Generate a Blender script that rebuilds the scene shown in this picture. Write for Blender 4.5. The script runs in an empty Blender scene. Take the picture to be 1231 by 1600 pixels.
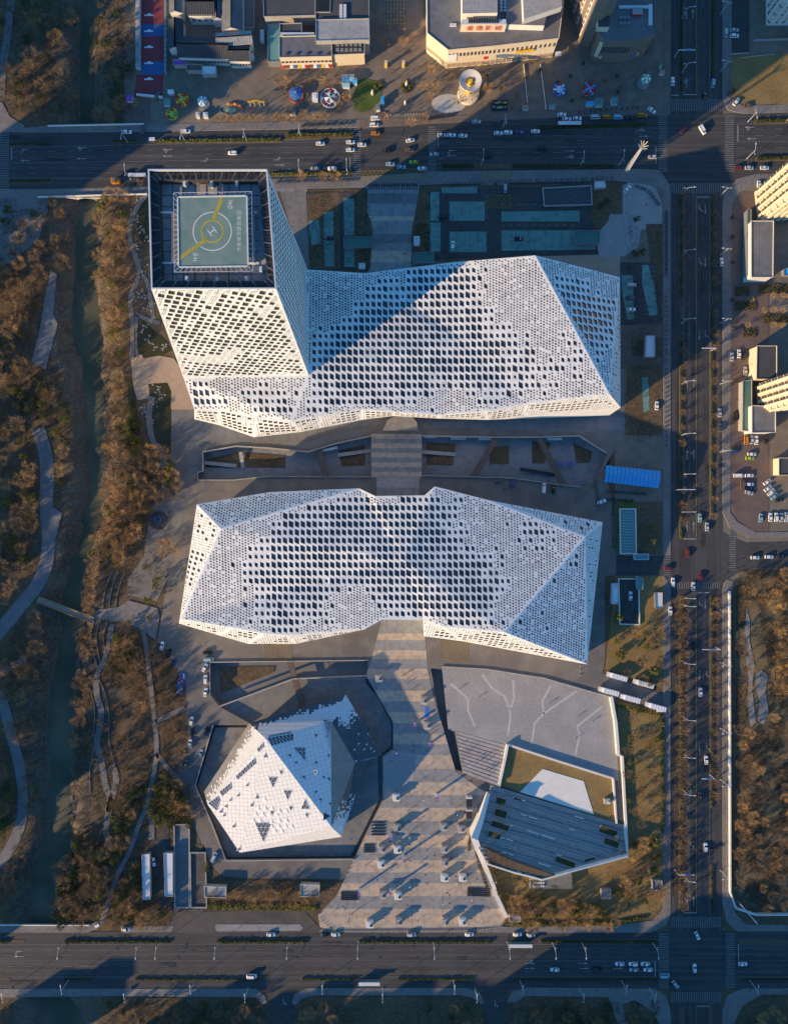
import bpy, bmesh, math, random
from mathutils import Vector, Matrix, noise
from mathutils.geometry import tessellate_polygon
R = math.radians
rnd = random.Random(11)
scn = bpy.context.scene
COL = scn.collection

# ------------------------------------------------------------------ camera, sky, sun, exposure
S = 1/3.; D = 400.; CX, CY = 615.5, 800.        # metres per photo pixel on the ground, flying height
cam = bpy.data.cameras.new('camera'); camo = bpy.data.objects.new('camera', cam); COL.objects.link(camo)
camo.location = (0, 0, D); camo.rotation_euler = (0, 0, 0)
cam.sensor_fit = 'VERTICAL'; cam.angle = 2*math.atan(800*S/D); cam.clip_end = 9000; cam.clip_start = 1
scn.camera = camo
AZ = R(34); EL = R(16)                           # light travels towards (cos AZ, sin AZ)
w = bpy.data.worlds.new('World'); scn.world = w; w.use_nodes = True
nt = w.node_tree; sky = nt.nodes.new('ShaderNodeTexSky'); sky.sky_type = 'NISHITA'; sky.sun_disc = False
sky.sun_elevation = EL; sky.sun_rotation = math.atan2(-math.cos(AZ), -math.sin(AZ))
sky.air_density = 1.0; sky.dust_density = 0.25; sky.ozone_density = 3.0
bg = nt.nodes['Background']; tint = nt.nodes.new('ShaderNodeMix'); tint.data_type = 'RGBA'; tint.blend_type = 'MULTIPLY'; tint.inputs['Factor'].default_value = 1
tint.inputs['B'].default_value = (.49, 1.0, 1.29, 1); nt.links.new(sky.outputs[0], tint.inputs['A']); nt.links.new(tint.outputs['Result'], bg.inputs[0]); bg.inputs[1].default_value = 0.122
sun = bpy.data.lights.new('sun', 'SUN'); suno = bpy.data.objects.new('sun', sun); COL.objects.link(suno)
sun.energy = 5.0; sun.angle = R(0.5); sun.color = (1.0, 0.69, 0.35)
sd = Vector((math.cos(AZ)*math.cos(EL), math.sin(AZ)*math.cos(EL), -math.sin(EL)))
suno.rotation_euler = sd.to_track_quat('-Z', 'Y').to_euler(); suno.location = (-300, -300, 300)
scn.view_settings.view_transform = 'Standard'; scn.view_settings.look = 'None'
scn.view_settings.gamma = 1; scn.view_settings.exposure = 0.6
scn.view_settings.use_curve_mapping = False

# ------------------------------------------------------------------ helpers
def W(px, py, h=0.):
    k = S*(D-h)/D
    return Vector(((px-CX)*k, (CY-py)*k, h))
def pts(s):
    return [tuple(float(c) for c in p.split(',')) for p in s.split()]
def tag(o, label=None, cat=None, group=None, kind=None):
    if label: o['label'] = label
    if cat: o['category'] = cat
    if group: o['group'] = group
    if kind: o['kind'] = kind
    return o
def thing(name, loc, label, cat, rz=0, group=None):
    o = bpy.data.objects.new(name, None); COL.objects.link(o); o.location = loc; o.rotation_euler = (0, 0, rz)
    o.empty_display_size = .5
    return tag(o, label, cat, group)
class MB:
    """collects vertices and faces of ONE object"""
    def __init__(s): s.v = []; s.f = []; s.m = []; s.mats = []
    def mi(s, m):
        if m not in s.mats: s.mats.append(m)
        return s.mats.index(m)
    def face(s, co, m, flip=False):
        n = len(s.v); s.v += [tuple(c) for c in co]
        idx = list(range(n, n+len(co)))
        s.f.append(idx[::-1] if flip else idx); s.m.append(s.mi(m))
    def raw(s, vs, fs, m):
        n = len(s.v); s.v += [tuple(c) for c in vs]; k = s.mi(m)
        for f in fs: s.f.append([i+n for i in f]); s.m.append(k)
    def prism(s, poly, z0, z1, m, side=None, bottom=False, zs=None):
        """poly: list of (x,y) in metres, or list of loops (first is the outer)"""
        loops = poly if isinstance(poly[0][0], (tuple, list, Vector)) else [poly]
        loops = [[(p[0], p[1]) for p in L] for L in loops]
        def area(L): return sum(L[i][0]*L[(i+1) % len(L)][1]-L[(i+1) % len(L)][0]*L[i][1] for i in range(len(L)))/2
        loops = [L if (area(L) > 0) == (i == 0) else L[::-1] for i, L in enumerate(loops)]
        flat = [p for L in loops for p in L]
        tris = tessellate_polygon([[Vector((p[0], p[1], 0)) for p in L] for L in loops])
        n = len(s.v); s.v += [(p[0], p[1], z1) for p in flat]; k = s.mi(m)
        for t in tris:
            a, b, c = [flat[i] for i in t]
            if (b[0]-a[0])*(c[1]-a[1])-(b[1]-a[1])*(c[0]-a[0]) < 0: t = (t[0], t[2], t[1])
            s.f.append([i+n for i in t]); s.m.append(k)
        if z0 is not None and z0 < z1:
            for L in loops:
                for i in range(len(L)):
                    p, q = L[i], L[(i+1) % len(L)]
                    s.face([(p[0], p[1], z0), (q[0], q[1], z0), (q[0], q[1], z1), (p[0], p[1], z1)], side or m)
        return s
    def box(s, c, d, m, rz=0, top=None):
        """c = centre of the base, d = full sizes"""
        x, y, z = d[0]/2, d[1]/2, d[2]; ca, sa = math.cos(rz), math.sin(rz)
        def t(a, b, h): return (c[0]+a*ca-b*sa, c[1]+a*sa+b*ca, c[2]+h)
        v = [t(-x, -y, 0), t(x, -y, 0), t(x, y, 0), t(-x, y, 0), t(-x, -y, z), t(x, -y, z), t(x, y, z), t(-x, y, z)]
        n = len(s.v); s.v += v; k = s.mi(m)
        for f in ((0, 3, 2, 1), (4, 5, 6, 7), (0, 1, 5, 4), (1, 2, 6, 5), (2, 3, 7, 6), (3, 0, 4, 7)):
            s.f.append([i+n for i in f]); s.m.append(s.mi(top) if top and f[0] == 4 else k)
        return s
    def tube(s, a, b, r0, r1, m, n=6, cap=True):
        a = Vector(a); b = Vector(b); d = (b-a).normalized(); u = d.orthogonal().normalized(); v = d.cross(u)
        k = len(s.v)
        for p, r in ((a, r0), (b, r1)):
            for i in range(n):
                t = 2*math.pi*i/n; s.v.append(tuple(p+u*math.cos(t)*r+v*math.sin(t)*r))
        mi = s.mi(m)
        for i in range(n):
            j = (i+1) % n; s.f.append([k+i, k+j, k+n+j, k+n+i]); s.m.append(mi)
        if cap: s.f.append([k+n+i for i in range(n)]); s.m.append(mi)
        return s
    def bar(s, a, b, w_, h_, m):
        """box beam from a to b (centre line), w wide, h tall"""
        a = Vector(a); b = Vector(b); d = (b-a).normalized()
        up = Vector((0, 0, 1)) if abs(d.z) < .9 else Vector((1, 0, 0))
        u = d.cross(up).normalized()*(w_/2); v = u.cross(d).normalized()*(h_/2)
        c = [a-u-v, a+u-v, a+u+v, a-u+v, b-u-v, b+u-v, b+u+v, b-u+v]
        s.raw(c, ((0, 1, 2, 3), (7, 6, 5, 4), (0, 4, 5, 1), (1, 5, 6, 2), (2, 6, 7, 3), (3, 7, 4, 0)), m); return s
    def lathe(s, c, prof, m, n=16, sx=1, sy=1, a0=0):
        k = len(s.v); mi = s.mi(m)
        for r, z in prof:
            for i in range(n):
                t = a0+2*math.pi*i/n; s.v.append((c[0]+r*sx*math.cos(t), c[1]+r*sy*math.sin(t), c[2]+z))
        for j in range(len(prof)-1):
            for i in range(n):
                q = (i+1) % n; s.f.append([k+j*n+i, k+j*n+q, k+(j+1)*n+q, k+(j+1)*n+i]); s.m.append(mi)
        s.f.append([k+(len(prof)-1)*n+i for i in range(n)]); s.m.append(mi)
        return s
    def mesh(s, name):
        me = bpy.data.meshes.new(name); me.from_pydata(s.v, [], s.f)
        for m in s.mats: me.materials.append(m)
        me.polygons.foreach_set('material_index', s.m); me.update(); return me
    def build(s, name, parent=None, loc=(0, 0, 0), rz=0):
        o = bpy.data.objects.new(name, s.mesh(name)); COL.objects.link(o); o.location = loc; o.rotation_euler = (0, 0, rz)
        if parent: o.parent = parent
        return o
def world_to_local(mb, root):
    """shift a builder's world coordinates so the object can sit under root"""
    x, y, z = root.location; c, s_ = math.cos(-root.rotation_euler.z), math.sin(-root.rotation_euler.z)
    mb.v = [((a-x)*c-(b-y)*s_, (a-x)*s_+(b-y)*c, h-z) for a, b, h in mb.v]; return mb
def copy_tree(o, parent=None):
    c = o.copy(); COL.objects.link(c)
    if parent: c.parent = parent
    for ch in list(o.children): copy_tree(ch, c)
    return c
def P2(s, h=0):
    return [tuple(W(x, y, h)[:2]) for x, y in (pts(s) if isinstance(s, str) else s)]
def inside(p, poly):
    r = False; n = len(poly); x, y = p[0], p[1]
    for i in range(n):
        x1, y1 = poly[i][0], poly[i][1]; x2, y2 = poly[(i+1) % n][0], poly[(i+1) % n][1]
        if (y1 > y) != (y2 > y) and x < (x2-x1)*(y-y1)/(y2-y1)+x1: r = not r
    return r
def strip(line, wd):
    """polygon round a polyline [(x,y)], wd = full width or list"""
    L = [Vector(p[:2]) for p in line]; n = len(L); a = []; b = []
    for i in range(n):
        d = (L[min(i+1, n-1)]-L[max(i-1, 0)]).normalized(); nn = Vector((-d.y, d.x))
        h = (wd[i] if isinstance(wd, (list, tuple)) else wd)/2
        a.append(tuple(L[i]+nn*h)); b.append(tuple(L[i]-nn*h))
    return a+b[::-1]
def smooth(line, it=2):
    for _ in range(it):
        o = [line[0]]
        for p, q in zip(line, line[1:]):
            o += [tuple(.75*a+.25*b for a, b in zip(p, q)), tuple(.25*a+.75*b for a, b in zip(p, q))]
        line = o+[line[-1]]
    return line

# ------------------------------------------------------------------ materials
M = {}
def mat(name, col, rough=.8, col2=None, scale=.3, detail=4, met=0, bump=0, bscale=4, col3=None, scale3=2.5, spec=.4, amt=.5, contrast=.22, streak=None):
    m = bpy.data.materials.new(name); m.use_nodes = True; n = m.node_tree.nodes; l = m.node_tree.links
    p = n['Principled BSDF']; p.inputs['Roughness'].default_value = rough; p.inputs['Metallic'].default_value = met
    p.inputs['Specular IOR Level'].default_value = spec
    p.inputs['Base Color'].default_value = (*col, 1)
    if col2 or bump or col3:
        g = n.new('ShaderNodeNewGeometry')
    src = None
    if col2:
        t = n.new('ShaderNodeTexNoise'); t.inputs['Scale'].default_value = scale; t.inputs['Detail'].default_value = detail
        t.inputs['Roughness'].default_value = .62
        l.new(g.outputs['Position'], t.inputs['Vector'])
        r = n.new('ShaderNodeValToRGB'); r.color_ramp.elements[0].position = .5-contrast; r.color_ramp.elements[1].position = .5+contrast
        r.color_ramp.elements[0].color = (*col, 1); r.color_ramp.elements[1].color = (*col2, 1)
        l.new(t.outputs['Fac'], r.inputs['Fac']); src = r.outputs['Color']
    if col3:
        t = n.new('ShaderNodeTexNoise'); t.inputs['Scale'].default_value = scale3; t.inputs['Detail'].default_value = 3
        if streak:
            mp = n.new('ShaderNodeMapping'); mp.inputs['Scale'].default_value = streak; l.new(g.outputs['Position'], mp.inputs['Vector']); l.new(mp.outputs['Vector'], t.inputs['Vector'])
        else: l.new(g.outputs['Position'], t.inputs['Vector'])
        mr = n.new('ShaderNodeMapRange'); mr.inputs[1].default_value = .45; mr.inputs[2].default_value = .7
        mr.inputs[4].default_value = amt
        l.new(t.outputs['Fac'], mr.inputs[0])
        x = n.new('ShaderNodeMix'); x.data_type = 'RGBA'; l.new(mr.outputs[0], x.inputs['Factor'])
        if src: l.new(src, x.inputs['A'])
        else: x.inputs['A'].default_value = (*col, 1)
        x.inputs['B'].default_value = (*col3, 1); src = x.outputs['Result']
    if src: l.new(src, p.inputs['Base Color'])
    if bump:
        t = n.new('ShaderNodeTexNoise'); t.inputs['Scale'].default_value = bscale; t.inputs['Detail'].default_value = 4
        l.new(g.outputs['Position'], t.inputs['Vector'])
        b = n.new('ShaderNodeBump'); b.inputs['Strength'].default_value = bump; b.inputs['Distance'].default_value = .3
        l.new(t.outputs['Fac'], b.inputs['Height']); l.new(b.outputs['Normal'], p.inputs['Normal'])
    M[name] = m; return m
def m3(*a): return tuple(a)
mat('asphalt', (.042, .042, .043), .85, (.072, .070, .067), .05, 8, col3=(.10, .098, .093), scale3=.35, amt=.5)
mat('asphalt_ew', (.036, .037, .040), .85, (.066, .065, .065), .05, 8, col3=(.105, .10, .095), scale3=1, amt=.65, streak=(.012, .55, 1))
mat('asphalt_ns', (.036, .037, .040), .85, (.066, .065, .065), .05, 8, col3=(.105, .10, .095), scale3=1, amt=.65, streak=(.55, .012, 1))
mat('asphalt_patch', (.028, .028, .03), .9, (.045, .045, .045), .4, 5)
mat('court_pave', (.20, .205, .21), .8, (.29, .29, .29), .05, 8, col3=(.14, .14, .145), scale3=.3)
mat('asphalt_old', (.062, .057, .054), .85, (.105, .095, .088), .04, 8, col3=(.135, .12, .11), scale3=.25, amt=.45)
mat('marking', (.42, .42, .40), .7, (.22, .22, .21), .7, 5)
mat('marking_worn', (.22, .22, .215), .7, (.10, .10, .10), .6, 5)
mat('marking_yellow', (.42, .27, .04), .7, (.2, .13, .04), .6, 5)
mat('sidewalk', (.16, .15, .145), .8, (.24, .22, .205), .08, 8, col3=(.10, .095, .09), scale3=.5)
mat('sidewalk_brown', (.20, .155, .12), .8, (.13, .105, .09), .1, 8, col3=(.27, .21, .16), scale3=.6)
mat('plaza_dark', (.13, .108, .085), .8, (.215, .175, .135), .03, 8, col3=(.27, .22, .17), scale3=.2, amt=.5)
mat('plaza_beige', (.44, .345, .26), .8, (.54, .435, .335), .06, 8, col3=(.28, .22, .17), scale3=.35, amt=.65)
mat('plaza_grey', (.225, .225, .225), .8, (.31, .31, .305), .06, 8, col3=(.16, .16, .16), scale3=.35, amt=.65)
mat('plaza_step', (.33, .30, .29), .8, (.45, .41, .38), .1, 8, col3=(.2, .18, .17), scale3=.5)
mat('cobble', (.24, .235, .235), .85, (.36, .345, .33), .9, 8, col3=(.44, .42, .40), scale3=.09, amt=.4)
mat('cobble_line', (.52, .50, .48), .8, (.40, .39, .37), .5, 5)
mat('forecourt', (.12, .11, .10), .8, (.19, .17, .155), .03, 9, col3=(.24, .215, .19), scale3=.12, amt=.5)
mat('court_floor', (.14, .145, .15), .8, (.21, .21, .215), .05, 8, col3=(.10, .10, .105), scale3=.3)
mat('court_dark', (.13, .13, .13), .7, (.20, .198, .19), .05, 8)
mat('granite', (.16, .158, .155), .6, (.24, .235, .225), .08, 8, col3=(.09, .09, .092), scale3=.3)
mat('concrete', (.34, .33, .31), .8, (.46, .44, .41), .2, 8, col3=(.24, .23, .21), scale3=.8)
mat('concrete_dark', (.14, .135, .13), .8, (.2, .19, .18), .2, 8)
mat('white_stone', (.70, .68, .63), .6, (.80, .78, .72), .15, 6, col3=(.55, .53, .49), scale3=1.0, amt=.3)
mat('brick_red', (.17, .12, .10), .8, (.115, .085, .075), .2, 6)
mat('soil', (.075, .052, .033), 1, (.15, .105, .062), .06, 9, col3=(.21, .15, .09), scale3=.5, bump=.5, bscale=1.5)
mat('grass_dry', (.17, .115, .045), 1, (.29, .195, .075), .09, 9, col3=(.33, .235, .11), scale3=.9, bump=.5, bscale=2)
mat('grass_green', (.05, .085, .02), 1, (.10, .14, .035), .15, 8, bump=.4, bscale=2)
mat('bank', (.085, .066, .046), 1, (.15, .115, .08), .09, 9, col3=(.21, .165, .12), scale3=.6, bump=.6, bscale=1)
mat('field', (.13, .10, .055), 1, (.21, .155, .085), .05, 9, col3=(.06, .05, .035), scale3=.12, bump=.8, bscale=1)
mat('mud_ash', (.20, .19, .18), 1, (.33, .31, .29), .3, 8)
mat('water', (.058, .070, .048), .5, (.082, .090, .058), .02, 8, col3=(.17, .155, .10), scale3=.03, amt=.85, spec=.1, bump=.05, bscale=.8)
mat('pond', (.035, .036, .016), .2, (.06, .055, .02), .1, 6, spec=.3)
mat('teal_paving', (.10, .25, .22), .85, (.17, .33, .29), .12, 9, col3=(.10, .15, .14), scale3=.35, amt=.75)
mat('sport_red', (.20, .035, .045), .8, (.27, .055, .06), .1, 7)
mat('sport_blue', (.035, .10, .26), .8, (.05, .13, .31), .1, 7)
mat('skin_white', (.73, .735, .73), .5, (.80, .80, .785), .12, 8, col3=(.62, .62, .61), scale3=.45, amt=.45)
mat('skin_pale', (.79, .79, .785), .5, (.84, .84, .83), .12, 8, col3=(.68, .68, .66), scale3=.45, amt=.4)
mat('skin_dusty', (.66, .66, .65), .55, (.74, .735, .72), .2, 8, col3=(.54, .535, .52), scale3=.4, amt=.5)
mat('reveal', (.30, .30, .30), .6)
mat('glass_dark', (.035, .040, .048), .15, (.10, .105, .115), .35, 3, spec=.7)
mat('glass_blue', (.05, .075, .11), .10, (.02, .03, .05), .25, 3, spec=.8)
mat('glass_olive', (.11, .10, .055), .35, (.04, .038, .025), .5, 3, spec=.4)
mat('roof_dark', (.055, .057, .065), .7, (.085, .085, .09), .15, 6)
mat('roof_grey', (.13, .135, .15), .7, (.20, .20, .21), .1, 7, col3=(.08, .08, .085), scale3=.4)
mat('roof_bright', (.30, .30, .31), .6, (.40, .40, .40), .1, 7, col3=(.2, .2, .2), scale3=.5)
mat('metal_white', (.66, .67, .68), .4, met=.1)
mat('metal_grey', (.27, .28, .29), .5, met=.3)
mat('metal_dark', (.04, .042, .047), .5, met=.3)
mat('louvre', (.05, .047, .045), .6, (.09, .08, .075), .5, 5)
mat('pad_green', (.16, .235, .20), .7, (.22, .29, .26), .12, 8, col3=(.06, .20, .15), scale3=.25, amt=.45)
mat('pad_white', (.72, .73, .72), .6, (.55, .57, .56), .6, 4)
mat('pad_yellow', (.55, .42, .02), .6, (.42, .34, .05), .6, 4)
mat('panel_white', (.70, .70, .695), .5, (.79, .79, .78), .35, 6, col3=(.62, .62, .61), scale3=.6, amt=.3)
mat('panel_grey', (.24, .225, .20), .5, (.32, .30, .27), .3, 5)
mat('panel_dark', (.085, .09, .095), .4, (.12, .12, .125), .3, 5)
mat('wall_cream', (.72, .62, .45), .7, (.62, .53, .38), .2, 6)
mat('wall_white', (.70, .69, .66), .7, (.60, .59, .56), .2, 6)
mat('wall_warm', (.66, .56, .42), .7, (.74, .64, .48), .2, 6)
mat('stone_brown', (.20, .15, .115), .8, (.28, .21, .16), .3, 6)
mat('olive_panel', (.22, .21, .06), .6)
mat('sign_red', (.55, .03, .025), .5); mat('sign_yellow', (.75, .5, .03), .5); mat('sign_purple', (.35, .10, .55), .5)
mat('sign_blue', (.05, .18, .55), .5); mat('sign_green', (.05, .40, .10), .5); mat('banner_white', (.75, .76, .80), .6)
mat('blue_roof', (.03, .34, .74), .5, (.05, .40, .78), .25, 7, col3=(.10, .30, .5), scale3=.8, amt=.35)
mat('teal_glass', (.10, .26, .26), .2, (.15, .32, .31), .5, 4, spec=.6)
mat('green_glass', (.07, .17, .14), .25, spec=.6)
mat('pink_stone', (.36, .26, .185), .8, (.43, .32, .23), .1, 6, col3=(.28, .2, .15), scale3=.4)
mat('bark', (.075, .055, .04), 1); mat('bark_pale', (.22, .17, .12), 1, (.13, .10, .07), .7, 3)
mat('twig_brown', (.38, .235, .105), 1, (.23, .15, .075), .35, 3)
mat('twig_gold', (.62, .37, .14), 1, (.44, .27, .11), .35, 3)
mat('twig_grey', (.16, .12, .085), 1, (.24, .175, .12), .35, 3)
mat('leaf_dark', (.030, .042, .014), .9, (.065, .075, .022), .5, 3)
mat('leaf_olive', (.10, .10, .018), .9, (.19, .165, .03), .5, 3)
mat('hedge', (.035, .038, .014), .95, (.085, .075, .026), .8, 4, bump=.8, bscale=4)
mat('scrub', (.14, .098, .055), 1, (.085, .062, .038), .3, 4)
for nm, c in dict(white=(.80, .80, .80), silver=(.48, .49, .50), black=(.012, .012, .014), blue=(.02, .07, .22), red=(.20, .02, .02), lime=(.45, .55, .02), orange=(.55, .20, .02), teal=(.05, .22, .24), cyan=(.25, .45, .55), grey=(.10, .105, .11), brown=(.16, .09, .06)).items():
    mat('paint_'+nm, c, .3, spec=.6)
mat('tyre', (.015, .015, .015), .9); mat('car_glass', (.01, .013, .017), .08, spec=.8)
mat('scooter_mix', (.03, .03, .033), .5, (.16, .15, .15), .35, 2, contrast=.15)
mat('deck_brown', (.115, .085, .072), .8, (.16, .12, .10), .4, 4)
mat('rock', (.16, .155, .15), .9, (.33, .32, .30), .6, 5)
mat('cloth_dark', (.02, .02, .03), .9, (.10, .05, .05), .13, 1, contrast=.1)
mat('skin_tone', (.45, .28, .2), .7)
# ------------------------------------------------------------------ ground, river, pits
RIV = [(146,-120,30),(144,-60,30),(141,0,26),(131,70,22),(134,130,24),(134,190,24),(134,250,30),(134,310,32),(130,360,34),(131,420,38),(130,480,46),(132,520,44),(141,580,34),(145,640,30),(147,700,34),(153,758,30),(141,810,32),(127,862,24),(113,914,36),(108,966,34),(104,1020,34),(92,1084,38),(90,1162,38),(92,1214,34),(88,1292,38),(86,1320,42),(66,1376,42),(62,1420,40),(64,1470,40),(70,1540,36),(90,1590,60),(110,1640,60),(130,1720,60)]
riv = [(*W(x, y)[:2], w_*S/2) for x, y, w_ in RIV]
def river_dist(x, y):
    best = 1e9
    for (x0, y0, r0), (x1, y1, r1) in zip(riv, riv[1:]):
        if y > max(y0, y1)+45 or y < min(y0, y1)-45: continue
        dx, dy = x1-x0, y1-y0; t = max(0, min(1, ((x-x0)*dx+(y-y0)*dy)/(dx*dx+dy*dy)))
        d = math.hypot(x-x0-dx*t, y-y0-dy*t)-(r0+(r1-r0)*t)
        if d < best: best = d
    return best
COURT_A1 = P2('317,706 368,697 421,700 482,706 520,694 580,681 580,745 500,745 421,744 365,750 309,750 309,738 317,736')
COURT_A2 = P2('659,681 767,683 841,683 904,681 948,708 926,764 907,761 866,756 800,747 736,745 659,743')
COURT_B = P2('328,1035 575,1032 572,1056 614,1128 614,1170 598,1182 598,1252 553,1343 353,1345 343,1318 332,1290 305,1228 333,1133 390,1133 390,1130 343,1104 328,1085')
STAIR_C = P2('673,1044 690,1046 722,1206 699,1200')
PITS = [(COURT_A1, -5), (COURT_A2, -5), (COURT_B, -4), (STAIR_C, -4)]
def grow(poly, d):
    cx = sum(p[0] for p in poly)/len(poly); cy = sum(p[1] for p in poly)/len(poly)
    out = []
    for i in range(len(poly)):
        a = Vector(poly[i-1]); b = Vector(poly[i]); c = Vector(poly[(i+1) % len(poly)])
        n1 = Vector(((b-a).y, -(b-a).x)).normalized(); n2 = Vector(((c-b).y, -(c-b).x)).normalized()
        n = (n1+n2); n = n.normalized() if n.length > 1e-6 else n1
        out.append(tuple(b+n*d))
    ar = sum(poly[i][0]*poly[(i+1) % len(poly)][1]-poly[(i+1) % len(poly)][0]*poly[i][1] for i in range(len(poly)))
    if ar < 0 and d > 0:
        return grow(poly[::-1], d)
    return out
pitg = [(grow(p, 2.4), z) for p, z in PITS]
def terrain(x, y):
    h = 0.
    if x < -110:
        d = river_dist(x, y)
        if d < 14:
            t = max(0, min(1, (d+5.5)/13)); h = -6.0*(1-t*t*(3-2*t))
            h += (noise.noise(Vector((x*.12, y*.12, 0)))*2.2+noise.noise(Vector((x*.4, y*.4, 0)))*.8)*(1-t*t)*min(1, max(0, (d+7)/6))
            h += min(1, max(0, d/4))*0
        if d < 60 and d > 0: h -= abs(noise.noise(Vector((x*.06, y*.06, 3))))*.35*min(1, d/10)
    elif abs(x) < 200 and abs(y) < 260:
        for p, z in pitg:
            if inside((x, y), p): return z-3.
    return min(h, 0)-.06
def axis(lo, hi, st):
    a = []; v = lo
    while v <= hi: a.append(v); v += st
    e = [12, 30, 70, 160, 400, 1000, 3500]
    return [lo-k for k in e[::-1]]+a+[hi+k for k in e]
gx = axis(-214, 214, 2.3); gy = axis(-276, 276, 2.3)
mb = MB(); gv = [(x, y, terrain(x, y)) for y in gy for x in gx]
nx = len(gx)
mb.v = gv; mats_ = ['soil', 'bank', 'field', 'plaza_dark', 'grass_dry']; mb.mats = [M[k] for k in mats_]
FIELD = P2('1149,905 1160,890 1400,885 1400,1430 1200,1425 1147,1395')
for j in range(len(gy)-1):
    for i in range(nx-1):
        cx, cy = (gx[i]+gx[i+1])/2, (gy[j]+gy[j+1])/2
        k = 0
        if cx < -110 and abs(cy) < 300:
            d = river_dist(cx, cy)
            if d < 11+noise.noise(Vector((cx*.09, cy*.09, 9)))*6: k = 1
        elif cx > 115: k = 2 if inside((cx, cy), FIELD) else 3 if cy > -40 else 0
        mb.f.append([j*nx+i, j*nx+i+1, (j+1)*nx+i+1, (j+1)*nx+i]); mb.m.append(k)
g = mb.build('ground'); tag(g, kind='structure')
for p in g.data.polygons: p.use_smooth = True
mb = MB(); L = smooth([(a, b) for a, b, c in riv], 1); 
ww = [c for a, b, c in riv]
mb.prism(strip([(a, b) for a, b, c in riv], [c*2+9 for c in ww]), None, -4.0, M['water'])
tag(mb.build('river'), kind='structure')

# flush sheets: every further level lies a few centimetres higher
NSH = [0]
def sheet(name, loops, m, z, z0=None, side=None, parent=None):
    NSH[0] += 1; z += .0003*NSH[0]
    loops = [P2(l) if isinstance(l, str) else l for l in loops]
    b = MB(); b.prism(loops, z0, z, M[m] if isinstance(m, str) else m, M[side] if side else None)
    o = b.build(name, parent)
    if parent is None: tag(o, kind='structure')
    return o
Z1, Z2, Z3, Z4 = .0, .04, .08, .12
# large paved areas
sheet('paving', ['195,-90 1036,-90 1036,186 700,199 560,208 440,212 225,214 195,214'], 'plaza_dark', Z1)
sheet('paving', ['-60,300 75,306 75,330 62,372 20,410 -60,420'], 'court_dark', Z1)
# roads (asphalt)
sheet('north_road', ['-400,206 60,207 225,206 445,203 560,200 690,190 870,182 1030,180 1140,178 1300,172 1700,170 1700,276 1300,276 1140,286 1030,286 690,289 560,296 225,300 60,304 -400,306'], 'asphalt_ew', Z2, -1.2)
sheet('south_road', ['-400,1456 1700,1456 1700,1546 -400,1546'], 'asphalt_ew', Z2, -1.2)
sheet('east_road', ['1047,-400 1128,-400 1128,180 1047,180'], 'asphalt_ns', Z2)
sheet('east_road', ['1047,284 1128,284 1128,1458 1047,1458'], 'asphalt_ns', Z2)
sheet('east_road', ['1047,1544 1128,1544 1128,2000 1047,2000'], 'asphalt_ns', Z2)
sheet('side_street', ['1128,832 1148,842 1165,848 1500,838 1500,884 1175,888 1150,896 1128,912'], 'asphalt', Z2+.01)
sheet('side_street', ['962,868 1048,868 1048,908 1030,899 962,899'], 'asphalt', Z2+.01)
sheet('side_street', ['422,1544 462,1544 462,1900 422,1900'], 'asphalt', Z2)
sheet('side_street', ['756,1544 792,1544 792,1900 756,1900'], 'asphalt', Z2)
sheet('service_road', ['318,1424 475,1422 500,1450 500,1457 268,1457 268,1412 318,1412'], 'asphalt_old', Z2+.01)
sheet('service_road', ['235,1318 252,1300 258,1240 266,1240 264,1322 262,1418 256,1424 240,1390'], 'asphalt', Z2)
# bends: junction corners as raised pavements with kerbs
def pave(s, m='sidewalk', z=.17): return sheet('sidewalk', [s] if isinstance(s, str) else s, m, z, -.1, 'concrete')
pave('-400,196 15,196 40,200 75,196 225,195 445,190 560,188 560,199 445,202 225,206 60,207 20,206 -400,206', 'sidewalk')
pave('-60,150 4,160 16,182 40,197 20,205 -60,205')
pave('560,187 700,182 860,172 960,170 1005,164 1030,148 1042,124 1036,100 1036,-90 1047,-90 1047,140 1042,160 1026,178 870,184 690,192 560,201', 'sidewalk_brown')
pave('-400,296 60,296 225,292 232,292 232,300 60,306 40,309 -400,312')
pave('415,280 560,276 690,268 1000,264 1030,266 1045,288 1047,310 1047,868 1036,868 1036,300 1020,290 960,282 690,288 560,293 430,296', 'sidewalk')
pave('1036,899 1047,915 1047,1430 1040,1446 1015,1457 500,1457 500,1452 800,1448 960,1446 1020,1438 1036,1420')
pave('0,1447 140,1447 150,1440 165,1440 150,1452 138,1457 -400,1457 -400,1447')
pave('186,1447 272,1446 268,1456 196,1457')
pave('338,1444 470,1444 474,1449 470,1454 340,1455 336,1449', 'plaza_grey')
pave('-400,1545 400,1545 414,1556 418,1568 410,1568 400,1558 165,1556 10,1558 -400,1558')
pave('456,1568 460,1554 480,1544 730,1544 750,1552 756,1568 750,1568 738,1558 720,1555 490,1555 470,1560 463,1570')
pave('792,1566 800,1550 822,1543 1020,1545 1040,1556 1047,1580 1047,1700 1036,1700 1033,1610 1020,1580 990,1562 972,1570 975,1590 990,1610 985,1620 965,1600 955,1575 950,1558 820,1556 805,1566')
pave('1128,1700 1128,1580 1136,1556 1160,1545 1400,1543 1400,1552 1190,1554 1160,1570 1145,1600 1142,1700')
pave('1128,920 1134,905 1145,908 1141,940 1141,1400 1147,1425 1165,1445 1400,1446 1400,1456 1150,1455 1135,1440 1128,1410', 'sidewalk')
pave('1128,-90 1142,-90 1142,90 1128,120 1136,150 1160,166 1250,162 1400,160 1400,170 1160,178 1136,172 1128,150')
pave('1128,320 1132,300 1150,280 1180,272 1400,268 1400,278 1190,284 1155,300 1142,320 1140,800 1150,815 1180,832 1400,828 1400,836 1170,840 1140,826 1128,800')
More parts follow.
